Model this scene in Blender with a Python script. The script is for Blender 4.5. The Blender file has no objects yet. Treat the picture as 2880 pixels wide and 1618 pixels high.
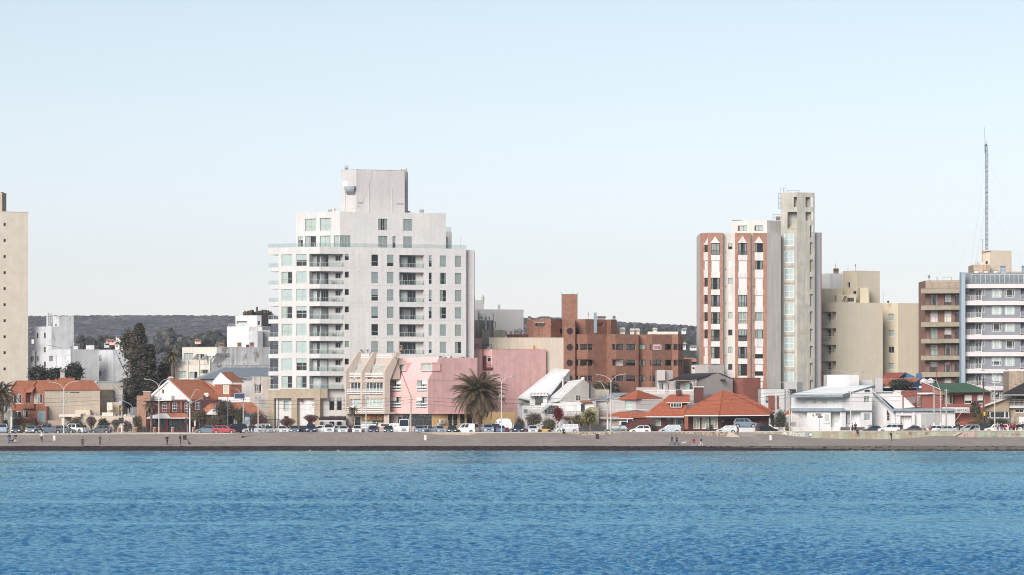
import bpy,bmesh,math,random
import numpy as np
from mathutils import Vector as V3,Matrix
random.seed(7)
C=bpy.context.scene.collection
SC=bpy.context.scene
R=math.radians
# == camera
CAM_H=8.0  # the photographer stands on a pier, 8 m above the water
HZ=1136.0  # row of the horizon in the 2880 x 1618 photograph
FL=9900.0  # focal length in photograph pixels
cam_d=bpy.data.cameras.new('camera')
cam=bpy.data.objects.new('camera',cam_d)
C.objects.link(cam)
cam.location=(0,0,CAM_H)
cam.rotation_euler=(R(90),0,0)
cam_d.sensor_width=36.0
cam_d.lens=FL/2880*36
cam_d.shift_y=(HZ-809)/2880
cam_d.clip_start=1.0
cam_d.clip_end=20000
SC.camera=cam
# == sky, sun, exposure
SUN_EL,SUN_AZ=26.0,-156.0
sd=V3((math.sin(R(SUN_AZ))*math.cos(R(SUN_EL)),math.cos(R(SUN_AZ))*math.cos(R(SUN_EL)),math.sin(R(SUN_EL))))
world=bpy.data.worlds.new('World')
SC.world=world
world.use_nodes=True
wn,wl=world.node_tree.nodes,world.node_tree.links
bg=wn['Background']
sky=wn.new('ShaderNodeTexSky')
sky.sky_type='NISHITA'
sky.sun_disc=False
sky.sun_elevation=R(SUN_EL)
sky.sun_rotation=R(SUN_AZ)
sky.altitude=0
sky.air_density=.75
sky.dust_density=.5
sky.ozone_density=1.5
hsv=wn.new('ShaderNodeHueSaturation')
hsv.inputs['Saturation'].default_value=.48
wl.new(sky.outputs[0],hsv.inputs['Color'])
geo_w=wn.new('ShaderNodeTexCoord');sxyz=wn.new('ShaderNodeSeparateXYZ');wl.new(geo_w.outputs['Generated'],sxyz.inputs[0])
mrw=wn.new('ShaderNodeMapRange');mrw.inputs['From Min'].default_value=.02;mrw.inputs['From Max'].default_value=.12;wl.new(sxyz.outputs['Z'],mrw.inputs['Value'])
mxw=wn.new('ShaderNodeMixRGB');mxw.inputs['Color1'].default_value=(1.055,.985,1.015,1);mxw.inputs['Color2'].default_value=(.855,.915,.895,1);wl.new(mrw.outputs[0],mxw.inputs['Fac'])
mlw=wn.new('ShaderNodeVectorMath');mlw.operation='MULTIPLY';wl.new(hsv.outputs[0],mlw.inputs[0]);wl.new(mxw.outputs[0],mlw.inputs[1])
wl.new(mlw.outputs[0],bg.inputs['Color'])
bg.inputs['Strength'].default_value=.05
sun_d=bpy.data.lights.new('sun','SUN')
sun_d.energy=1.75
sun_d.angle=R(34.0)
sun_d.color=(1.0,.935,.88)
sun=bpy.data.objects.new('sun',sun_d)
C.objects.link(sun)
sun.rotation_euler=sd.to_track_quat('Z','Y').to_euler()
SC.view_settings.view_transform='Standard'
SC.view_settings.look='None'
SC.view_settings.exposure=1.45
SC.view_settings.gamma=1.0
SC.view_settings.use_curve_mapping=False
SC.render.engine='CYCLES'
SC.cycles.use_denoising=True
SC.cycles.pixel_filter_type='BLACKMAN_HARRIS'
SC.cycles.filter_width=1.05
SC.cycles.max_bounces=6
SC.cycles.transparent_max_bounces=12
SC.cycles.caustics_reflective=False
SC.cycles.caustics_refractive=False
# == photograph coordinates -> places
_q=[.0,.0,1.0]
def Q(ox=0,oy=0,s=1.0):
 _q[0],_q[1],_q[2]=ox,oy,s
QA=(0,860,3.2875);QB=(380,860,3.2875);QC=(740,440,3.1452);QD=(740,860,3.2875)
QE=(1080,860,3.2875);QG=(1440,780,2.782);QH=(1940,500,3.145);QI=(1900,900,3.6175)
QJ=(2240,960,4.2556);QK=(2540,960,4.2556);QL=(2300,680,3.4467);QM=(2560,660,3.1469);QN=(2640,340,3.446)
def px(x,y=0):
 return _q[0]+x/_q[2],_q[1]+y/_q[2]
def at(x,y,Y):
 X,P=px(x,y)
 return V3(((X-1440)*Y/FL,Y,CAM_H-(P-HZ)*Y/FL))
def mpp(Y):
 return Y/FL/_q[2]
 # == materials
MT={}
def nodes_of(name):
 m=bpy.data.materials.new(name)
 m.use_nodes=True
 nt=m.node_tree
 return m,nt.nodes,nt.links,nt.nodes['Principled BSDF']
def mat(name,col,rough=.8,var=.10,scale=.6,streak=.0,bump=.0,metal=.0,coat=.0,objcoords=False,fine=.06):
 if name in MT:return MT[name]
 m,N,L,P=nodes_of(name)
 P.inputs['Roughness'].default_value=rough
 P.inputs['Metallic'].default_value=metal
 if coat:P.inputs['Coat Weight'].default_value=coat
 if objcoords:
  tc=N.new('ShaderNodeTexCoord');src=tc.outputs['Object']
 else:
  tc=N.new('ShaderNodeNewGeometry');src=tc.outputs['Position']
 rgb=N.new('ShaderNodeRGB');rgb.outputs[0].default_value=(*col,1)
 out=rgb.outputs[0]
 def mul(out,fac_socket,lo,hi):
  mr=N.new('ShaderNodeMapRange');mr.inputs['From Min'].default_value=.3;mr.inputs['From Max'].default_value=.7
  mr.inputs['To Min'].default_value=lo;mr.inputs['To Max'].default_value=hi
  L.new(fac_socket,mr.inputs['Value'])
  mx=N.new('ShaderNodeVectorMath');mx.operation='SCALE'
  L.new(out,mx.inputs[0]);L.new(mr.outputs[0],mx.inputs['Scale'])
  return mx.outputs[0]
 if var:
  n=N.new('ShaderNodeTexNoise');n.inputs['Scale'].default_value=scale;n.inputs['Detail'].default_value=6
  L.new(src,n.inputs['Vector']);out=mul(out,n.outputs['Fac'],1-var,1+var)
 if fine:
  n=N.new('ShaderNodeTexNoise');n.inputs['Scale'].default_value=scale*12;n.inputs['Detail'].default_value=3
  L.new(src,n.inputs['Vector']);out=mul(out,n.outputs['Fac'],1-fine,1+fine)
 if streak:
  mp=N.new('ShaderNodeMapping');mp.inputs['Scale'].default_value=(1.6,1.6,.10)
  L.new(src,mp.inputs['Vector'])
  n=N.new('ShaderNodeTexNoise');n.inputs['Scale'].default_value=1.2;n.inputs['Detail'].default_value=5
  L.new(mp.outputs[0],n.inputs['Vector']);out=mul(out,n.outputs['Fac'],1+streak*.4,1-streak)
 L.new(out,P.inputs['Base Color'])
 if bump:
  n=N.new('ShaderNodeTexNoise');n.inputs['Scale'].default_value=6;n.inputs['Detail'].default_value=4
  L.new(src,n.inputs['Vector'])
  b=N.new('ShaderNodeBump');b.inputs['Strength'].default_value=bump;b.inputs['Distance'].default_value=.05
  L.new(n.outputs['Fac'],b.inputs['Height']);L.new(b.outputs[0],P.inputs['Normal'])
 MT[name]=m
 return m
def brickmat(name,c1,c2,mortar,var=.15):
 """courses of real brick size, laid in the plane of whichever wall they are on"""
 if name in MT:return MT[name]
 m,N,L,P=nodes_of(name)
 P.inputs['Roughness'].default_value=.85
 g=N.new('ShaderNodeNewGeometry')
 sp=N.new('ShaderNodeSeparateXYZ');L.new(g.outputs['Position'],sp.inputs[0])
 ad=N.new('ShaderNodeMath');ad.operation='ADD';L.new(sp.outputs['X'],ad.inputs[0])
 my=N.new('ShaderNodeMath');my.operation='MULTIPLY';my.inputs[1].default_value=.7;L.new(sp.outputs['Y'],my.inputs[0])
 L.new(my.outputs[0],ad.inputs[1])
 cb=N.new('ShaderNodeCombineXYZ');L.new(ad.outputs[0],cb.inputs['X']);L.new(sp.outputs['Z'],cb.inputs['Y'])
 b=N.new('ShaderNodeTexBrick')
 b.inputs['Scale'].default_value=1.0
 b.inputs['Brick Width'].default_value=.27;b.inputs['Row Height'].default_value=.09
 b.inputs['Mortar Size'].default_value=.012;b.inputs['Mortar Smooth'].default_value=.3
 b.inputs['Color1'].default_value=(*c1,1);b.inputs['Color2'].default_value=(*c2,1);b.inputs['Mortar'].default_value=(*mortar,1)
 L.new(cb.outputs[0],b.inputs['Vector'])
 n=N.new('ShaderNodeTexNoise');n.inputs['Scale'].default_value=1.3;n.inputs['Detail'].default_value=7;n.inputs['Roughness'].default_value=.7
 L.new(g.outputs['Position'],n.inputs['Vector'])
 mr=N.new('ShaderNodeMapRange');mr.inputs['From Min'].default_value=.3;mr.inputs['From Max'].default_value=.7
 mr.inputs['To Min'].default_value=1-var;mr.inputs['To Max'].default_value=1+var
 L.new(n.outputs['Fac'],mr.inputs['Value'])
 vm=N.new('ShaderNodeVectorMath');vm.operation='SCALE'
 L.new(b.outputs['Color'],vm.inputs[0]);L.new(mr.outputs[0],vm.inputs['Scale'])
 L.new(vm.outputs[0],P.inputs['Base Color'])
 MT[name]=m
 return m
def patchmat(name,col,col2,thresh=.55,scale=.5,streak=.15,rough=.85):
 """a painted wall whose coat has worn through in patches"""
 if name in MT:return MT[name]
 m=mat(name,col,rough=rough,streak=streak)
 N,L=m.node_tree.nodes,m.node_tree.links
 P=N['Principled BSDF']
 src=P.inputs['Base Color'].links[0].from_socket
 g=N.new('ShaderNodeNewGeometry')
 mp=N.new('ShaderNodeMapping');mp.inputs['Scale'].default_value=(1,1,.45);L.new(g.outputs['Position'],mp.inputs[0])
 n=N.new('ShaderNodeTexNoise');n.inputs['Scale'].default_value=scale;n.inputs['Detail'].default_value=9;n.inputs['Roughness'].default_value=.65
 L.new(mp.outputs[0],n.inputs['Vector'])
 mr=N.new('ShaderNodeMapRange');mr.inputs['From Min'].default_value=thresh;mr.inputs['From Max'].default_value=thresh+.05
 L.new(n.outputs['Fac'],mr.inputs['Value'])
 mx=N.new('ShaderNodeMixRGB');mx.inputs['Color2'].default_value=(*col2,1)
 L.new(mr.outputs[0],mx.inputs['Fac']);L.new(src,mx.inputs['Color1']);L.new(mx.outputs[0],P.inputs['Base Color'])
 return m
def glass_mat(name,tint,refl):
 m,N,L,P=nodes_of(name)
 N.remove(P)
 out=N['Material Output']
 t=N.new('ShaderNodeBsdfTransparent');t.inputs[0].default_value=(*tint,1)
 gl=N.new('ShaderNodeBsdfGlossy');gl.inputs['Roughness'].default_value=.14;gl.inputs[0].default_value=(.93,.97,1,1)
 lw=N.new('ShaderNodeFresnel');lw.inputs['IOR'].default_value=1.32
 ad=N.new('ShaderNodeMath');ad.operation='ADD';ad.inputs[1].default_value=refl;ad.use_clamp=True
 L.new(lw.outputs[0],ad.inputs[0])
 mx=N.new('ShaderNodeMixShader')
 L.new(ad.outputs[0],mx.inputs[0]);L.new(t.outputs[0],mx.inputs[1]);L.new(gl.outputs[0],mx.inputs[2])
 L.new(mx.outputs[0],out.inputs['Surface'])
 MT[name]=m
 return m
GLASS=glass_mat('window_glass',(.93,.96,.955),.0)
RAILGLASS=glass_mat('railing_glass',(.84,.89,.885),.02)
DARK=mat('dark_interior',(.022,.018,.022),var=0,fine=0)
CURTAIN=mat('curtain_cloth',(.60,.63,.60),var=.05)
CURTAIN2=mat('cream_curtain_cloth',(.72,.64,.52),var=.05)
BLIND=mat('window_blind',(.56,.61,.60),var=.04)
SHUT=mat('white_roller_shutter',(.74,.71,.69),var=.04)
WPT=mat('white_frame_paint',(.74,.73,.73),rough=.5,var=.03)
BKM=mat('black_metal',(.022,.019,.024),rough=.5,var=.05)
GYM=mat('grey_metal',(.25,.27,.29),rough=.45,var=.08)
ALU=mat('aluminium_frame',(.42,.43,.43),rough=.4,var=.04)
GALV=mat('galvanised_metal',(.28,.30,.33),rough=.4,metal=.6,var=.2)
# == mesh builder
class MB:
 def __init__(s):s.v=[];s.f=[];s.m=[];s.mats=[];s.smooth=False
 def mi(s,m):
  if m not in s.mats:s.mats.append(m)
  return s.mats.index(m)
 def face(s,pts,m):
  i=len(s.v);s.v+=[V3(p)for p in pts];s.f.append(tuple(range(i,i+len(pts))));s.m.append(s.mi(m))
 def quad(s,a,b,c,d,m):s.face((a,b,c,d),m)
 def hexa(s,p,m):
  i=len(s.v);s.v+=[V3(q)for q in p];k=s.mi(m)
  for f in((3,2,1,0),(4,5,6,7),(0,1,5,4),(1,2,6,5),(2,3,7,6),(3,0,4,7)):
   s.f.append(tuple(i+j for j in f));s.m.append(k)
 def obox(s,o,a,b,c,m):
  o,a,b,c=V3(o),V3(a),V3(b),V3(c)
  s.hexa((o,o+a,o+a+b,o+b,o+c,o+a+c,o+a+b+c,o+b+c),m)
 def box(s,x0,x1,y0,y1,z0,z1,m):
  s.obox((x0,y0,z0),(x1-x0,0,0),(0,y1-y0,0),(0,0,z1-z0),m)
 def prism(s,poly,vec,m,m2=None):
  poly=[V3(p)for p in poly];vec=V3(vec);n=len(poly)
  i=len(s.v);s.v+=poly+[p+vec for p in poly];k=s.mi(m);k2=s.mi(m2)if m2 else k
  s.f.append(tuple(i+j for j in range(n))[::-1]);s.m.append(k)
  s.f.append(tuple(i+n+j for j in range(n)));s.m.append(k)
  for j in range(n):
   s.f.append((i+j,i+(j+1)%n,i+n+(j+1)%n,i+n+j));s.m.append(k2)
 def tube(s,a,b,r1,r2,m,n=6,cap=True):
  a,b=V3(a),V3(b);d=(b-a)
  if d.length<1e-6:return
  q=d.to_track_quat('Z','Y');i=len(s.v);k=s.mi(m)
  for p,r in((a,r1),(b,r2)):
   for j in range(n):
    t=2*math.pi*j/n
    s.v.append(p+q@V3((r*math.cos(t),r*math.sin(t),0)))
  for j in range(n):
   s.f.append((i+j,i+(j+1)%n,i+n+(j+1)%n,i+n+j));s.m.append(k)
  if cap:
   s.f.append(tuple(i+j for j in range(n))[::-1]);s.m.append(k)
   s.f.append(tuple(i+n+j for j in range(n)));s.m.append(k)
 def path(s,pts,r,m,n=6):
  for a,b in zip(pts[:-1],pts[1:]):s.tube(a,b,r,r,m,n)
 def lathe(s,c,prof,m,n=12):
  c=V3(c);i=len(s.v);k=s.mi(m)
  for r,z in prof:
   for j in range(n):
    t=2*math.pi*j/n
    s.v.append(c+V3((r*math.cos(t),r*math.sin(t),z)))
  for a in range(len(prof)-1):
   for j in range(n):
    s.f.append((i+a*n+j,i+a*n+(j+1)%n,i+(a+1)*n+(j+1)%n,i+(a+1)*n+j));s.m.append(k)
  s.f.append(tuple(i+j for j in range(n))[::-1]);s.m.append(k)
  s.f.append(tuple(i+(len(prof)-1)*n+j for j in range(n)));s.m.append(k)
 def blob(s,c,r,m,squash=(1,1,1),seed=0,rough=.25):
  """uneven lump (an icosphere with jittered vertices)"""
  rnd=random.Random(seed)
  t=(1+5**.5)/2
  V=[V3(p).normalized()for p in((-1,t,0),(1,t,0),(-1,-t,0),(1,-t,0),(0,-1,t),(0,1,t),(0,-1,-t),(0,1,-t),(t,0,-1),(t,0,1),(-t,0,-1),(-t,0,1))]
  Fc_=[(0,11,5),(0,5,1),(0,1,7),(0,7,10),(0,10,11),(1,5,9),(5,11,4),(11,10,2),(10,7,6),(7,1,8),(3,9,4),(3,4,2),(3,2,6),(3,6,8),(3,8,9),(4,9,5),(2,4,11),(6,2,10),(8,6,7),(9,8,1)]
  i=len(s.v);k=s.mi(m)
  for p in V:
   q=p*r*(1+rnd.uniform(-rough,rough))
   s.v.append(V3(c)+V3((q.x*squash[0],q.y*squash[1],q.z*squash[2])))
  for f in Fc_:s.f.append(tuple(i+j for j in f));s.m.append(k)
 def mesh(s,name,off=V3((0,0,0))):
  me=bpy.data.meshes.new(name)
  me.from_pydata([v-off for v in s.v],[],s.f)
  for m in s.mats:me.materials.append(m)
  me.polygons.foreach_set('material_index',s.m)
  if s.smooth:me.polygons.foreach_set('use_smooth',[True]*len(s.f))
  me.update()
  return me
 def build(s,name,parent=None,label=None,origin=None,kind=None):
  if not s.v:return None
  off=V3(origin)if origin is not None else(wpos(parent)if parent else V3((0,0,0)))
  o=bpy.data.objects.new(name,s.mesh(name,off));C.objects.link(o)
  if parent:
   o.parent=parent;o.location=off-wpos(parent)
  else:o.location=off
  if label:o['label']=label
  if kind:o['kind']=kind
  return o
def wpos(o):
 p=V3(o.location)
 while o.parent:o=o.parent;p+=V3(o.location)
 return p
def tag(o,label,cat,group=None,kind=None):
 if label:o['label']=label
 if cat:o['category']=cat
 if group:o['group']=group
 if kind:o['kind']=kind
 return o
def thing(name,label,cat,loc=(0,0,0),group=None,rz=0):
 o=bpy.data.objects.new(name,None);C.objects.link(o);o.location=loc;o.rotation_euler=(0,0,rz)
 o.empty_display_size=.5
 return tag(o,label,cat,group)
def struct(name,mb,origin=None):
 return mb.build(name,None,kind='structure',origin=origin)
def addobj(name,me,parent=None,loc=(0,0,0),rz=0,scale=None):
 o=bpy.data.objects.new(name,me);C.objects.link(o);o.parent=parent;o.location=loc
 if rz:o.rotation_euler=(0,0,rz)
 if scale:o.scale=scale
 return o
 # == facades
class Facet:
 """a vertical plane between two plan points given by image column and distance"""
 def __init__(s,A,B):
  s.A=V3((A.x,A.y,0));d=V3((B.x-A.x,B.y-A.y,0));s.len=d.length
  s.u=d.normalized();s.n=V3((s.u.y,-s.u.x,0));s.rz=math.atan2(s.u.y,s.u.x)
 def tz(s,x,y,off=0):
  X,P=px(x,y);r=(X-1440)/FL
  A=s.A+s.n*off
  t=(r*A.y-A.x)/(s.u.x-r*s.u.y)
  Y=A.y+t*s.u.y
  return t,CAM_H-(P-HZ)*Y/FL
 def P(s,t,z,d=0):return s.A+s.u*t+s.n*d+V3((0,0,z))
 def rect(s,x0,y0,x1,y1,off=0):
  xm,ym=(x0+x1)/2,(y0+y1)/2
  t0=s.tz(x0,ym,off)[0];t1=s.tz(x1,ym,off)[0]
  z1=s.tz(xm,y0,off)[1];z0=s.tz(xm,y1,off)[1]
  return t0,t1,z0,z1
def facet(xa,Ya,xb,Yb):
 return Facet(at(xa,0,Ya),at(xb,0,Yb))
def corner(xL,xC,xR,Yc,aL=35,aR=55):
 """plan of a block seen on its corner: image columns of left end, corner and right end"""
 if aR>20:aR=20+(aR-20)*.6
 k=mpp(Yc);pl=[]
 if xL<xC:pl.append((xL,Yc+(xC-xL)*k*math.tan(R(aL))))
 pl.append((xC,Yc))
 if xR>xC:pl.append((xR,Yc+(xR-xC)*k*math.tan(R(aR))))
 return pl
UNIT_BOX=None
def unit(m):
 """unit cube mesh (0..1) in material m, shared by all panes of that kind"""
 key='unit_'+m.name
 if key not in bpy.data.meshes:
  b=MB();b.box(0,1,0,1,0,1,m);me=b.mesh(key)
 return bpy.data.meshes[key]
WINCACHE={}
def window_frame_mesh(w,h,cols,rows,fm,ft,rec,proud,deep,sill,bars):
 key=(round(w,2),round(h,2),cols,rows,fm.name,ft,rec,proud,deep,sill,bars)
 if key in WINCACHE:return WINCACHE[key]
 b=MB();y0=rec;y1=rec+.06
 b.box(0,ft,y0,y1,0,h,fm);b.box(w-ft,w,y0,y1,0,h,fm)
 b.box(ft,w-ft,y0,y1,0,ft,fm);b.box(ft,w-ft,y0,y1,h-ft,h,fm)
 for c in cols:b.box(c*w-ft*.4,c*w+ft*.4,y0+.004,y1-.004,ft,h-ft,fm)
 xs=[0]+list(cols)+[1]
 for r in rows:
  for a,c in zip(xs[:-1],xs[1:]):
   b.box(a*w+ft*.42,c*w-ft*.42,y0+.006,y1-.006,r*h-ft*.4,r*h+ft*.4,fm)
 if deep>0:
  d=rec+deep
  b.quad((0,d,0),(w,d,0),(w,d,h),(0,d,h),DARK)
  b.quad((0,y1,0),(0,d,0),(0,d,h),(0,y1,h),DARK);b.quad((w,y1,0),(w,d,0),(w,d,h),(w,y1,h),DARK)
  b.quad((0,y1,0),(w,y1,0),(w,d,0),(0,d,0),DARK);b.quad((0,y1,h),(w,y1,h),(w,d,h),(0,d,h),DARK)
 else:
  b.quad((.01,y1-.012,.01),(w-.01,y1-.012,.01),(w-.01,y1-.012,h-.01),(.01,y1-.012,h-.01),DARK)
 if sill:b.box(-.06,w+.06,-.06,rec-.003,-.07,-.004,fm)
 if bars:
  n=max(2,int(h*bars))
  for i in range(n):
   z=h*(i+.5)/n
   b.box(0,w,rec-.05,rec-.03,z-.02,z+.02,fm)
 me=b.mesh('window_frame');WINCACHE[key]=me
 return me
PLEAT={}
def pleat_mesh(m):
 if m.name in PLEAT:return PLEAT[m.name]
 b=MB();n=14
 for i in range(n):
  x0,x1=i/n,(i+1)/n;ya,yb=(0,1)if i%2 else(1,0)
  b.quad((x0,ya,0),(x1,yb,0),(x1,yb,1),(x0,ya,1),m)
 PLEAT[m.name]=b.mesh('pleats');return PLEAT[m.name]
ROLL={}
def roll_mesh(m):
 """roller shutter: overlapping horizontal laths"""
 if m.name in ROLL:return ROLL[m.name]
 b=MB();n=16
 for i in range(n):
  z0,z1=i/n,(i+1)/n
  b.quad((0,0,z0),(1,0,z0),(1,.6,z1),(0,.6,z1),m);b.quad((0,.6,z1),(1,.6,z1),(1,0,z1),(0,0,z1),m)
 ROLL[m.name]=b.mesh('laths');return ROLL[m.name]
class Bld:
 """one building: an Empty at its base whose children are its parts"""
 def __init__(s,name,label,cat,x,Y,group=None,z=2.6):
  p=at(x,0,Y);s.root=thing(name,label,cat,(p.x,p.y,z),group);s.rnd=random.Random(hash_(name+label))
 def part(s,name,mb,label=None,parent=None):return mb.build(name,parent or s.root,label)
 def window(s,fc,t0,t1,z0,z1,cols=(.5,),rows=(),fm=None,ft=.06,rec=.16,deep=.5,fill='auto',weights='ccbbdh',sill=False,bars=0,proud=0,cm=None,label=None,name='window',shm=None,open_=False):
  w,h=t1-t0,z1-z0
  if w<.05 or h<.05:return
  fm=fm or ALU;cm=cm or CURTAIN
  me=window_frame_mesh(w,h,tuple(cols),tuple(rows),fm,ft,rec,proud,deep,sill,bars)
  p=fc.P(t0,z0,proud)
  o=addobj(name,me,s.root,p-wpos(s.root),fc.rz)
  if label:o['label']=label
  k=s.rnd.choice(weights)if fill=='auto' else fill
  if k=='s' or k=='t':
   hh=h if k=='s' else h*.62
   addobj('roller_shutter',roll_mesh(shm or SHUT),o,(.02,rec-.07,h-hh),0,(w-.04,.05,hh-.01))
   if k=='s':return o
  xs=[0]+list(cols)+[1];zs=[0]+list(rows)+[1]
  for a,c in zip(xs[:-1],xs[1:]):
   for d,e in zip(zs[:-1],zs[1:]):
    addobj('pane',unit(GLASS),o,(a*w+.02,rec+.022,d*h+.02),0,((c-a)*w-.04,.012,(e-d)*h-.04))
  if deep>0:
   yy=rec+.065
   if k=='c':addobj('curtain',pleat_mesh(cm),o,(.02,yy,.02),0,(w-.04,.09,h-.05))
   elif k=='e':
    f=s.rnd.uniform(.3,.6)
    addobj('curtain',pleat_mesh(cm),o,(.02,yy,.02),0,(w*f,.09,h-.05))
   elif k=='g':
    f=s.rnd.uniform(.22,.34)
    addobj('curtain',pleat_mesh(cm),o,(.02,yy,.02),0,(w*f,.09,h-.05))
    addobj('curtain',pleat_mesh(cm),o,(w-.02-w*f,yy,.02),0,(w*f,.09,h-.05))
   elif k=='b':addobj('blind',unit(BLIND),o,(.03,yy,.03),0,(w-.06,.02,h-.06))
   elif k=='h':
    f=s.rnd.choice((.35,.5,.7,.82))
    addobj('blind',unit(BLIND),o,(.03,yy,h*(1-f)),0,(w-.06,.02,h*f-.03))
  return o
 def surf(s,fc,x0,y0,x1,y1,proud=.05,**kw):
  """window or door standing proud of a plain wall, without a hole"""
  t0,t1,z0,z1=fc.rect(x0,y0,x1,y1,proud)
  kw.setdefault('deep',0);kw.setdefault('rec',-.05);kw.setdefault('fill','d')
  return s.window(fc,t0,t1,z0,z1,proud=proud-.02,**kw)
 def box(s,name,fc,x0,y0,x1,y1,out,inn,m,label=None,mb=None):
  t0,t1,z0,z1=fc.rect(x0,y0,x1,y1,out)
  b=mb or MB()
  b.obox(fc.P(t0,z0,out),fc.u*(t1-t0),-fc.n*(out+inn),(0,0,z1-z0),m)
  if mb is None:return s.part(name,b,label)
 def cbox(s,name,x0,y0,x1,y1,Y,depth,m,label=None,mb=None):
  a=at(x0,y0,Y);c=at(x1,y1,Y);b=mb or MB()
  b.box(a.x,c.x,Y,Y+depth,c.z,a.z,m)
  if mb is None:return s.part(name,b,label)
 def slab(s,name,pts,thick,m,courses=0,label=None,edge=None,step=.05):
  """sloping roof plane; pts (x, y, Y): eave left, eave right, ridge right, ridge left"""
  P=[at(*p)for p in pts];b=MB()
  if courses and len(P)==4:
   for i in range(courses):
    f0,f1=i/courses,(i+1)/courses
    a0=P[0].lerp(P[3],f0);b0=P[1].lerp(P[2],f0);a1=P[0].lerp(P[3],f1);b1=P[1].lerp(P[2],f1)
    up=V3((0,0,step))
    b.quad(a0+up,b0+up,b1,a1,m);b.quad(a0,b0,b0+up,a0+up,m)
   b.prism([p-V3((0,0,thick))for p in P],(0,0,thick-.01),edge or m)
  elif courses and len(P)==3:
   for i in range(courses):
    f0,f1=i/courses,(i+1)/courses
    a0=P[0].lerp(P[2],f0);b0=P[1].lerp(P[2],f0);a1=P[0].lerp(P[2],f1);b1=P[1].lerp(P[2],f1)
    up=V3((0,0,step))
    b.quad(a0+up,b0+up,b1,a1,m);b.quad(a0,b0,b0+up,a0+up,m)
   b.prism([p-V3((0,0,thick))for p in P],(0,0,thick-.01),edge or m)
  else:
   b.prism([p-V3((0,0,thick))for p in P],(0,0,thick),m,edge)
  return s.part(name,b,label)
 def prism(s,name,pts,vec,m,label=None):
  b=MB();b.prism([at(*p)for p in pts],vec,m);return s.part(name,b,label)
def hash_(t):
 h=0
 for c in t:h=(h*131+ord(c))%1000003
 return h
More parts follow.
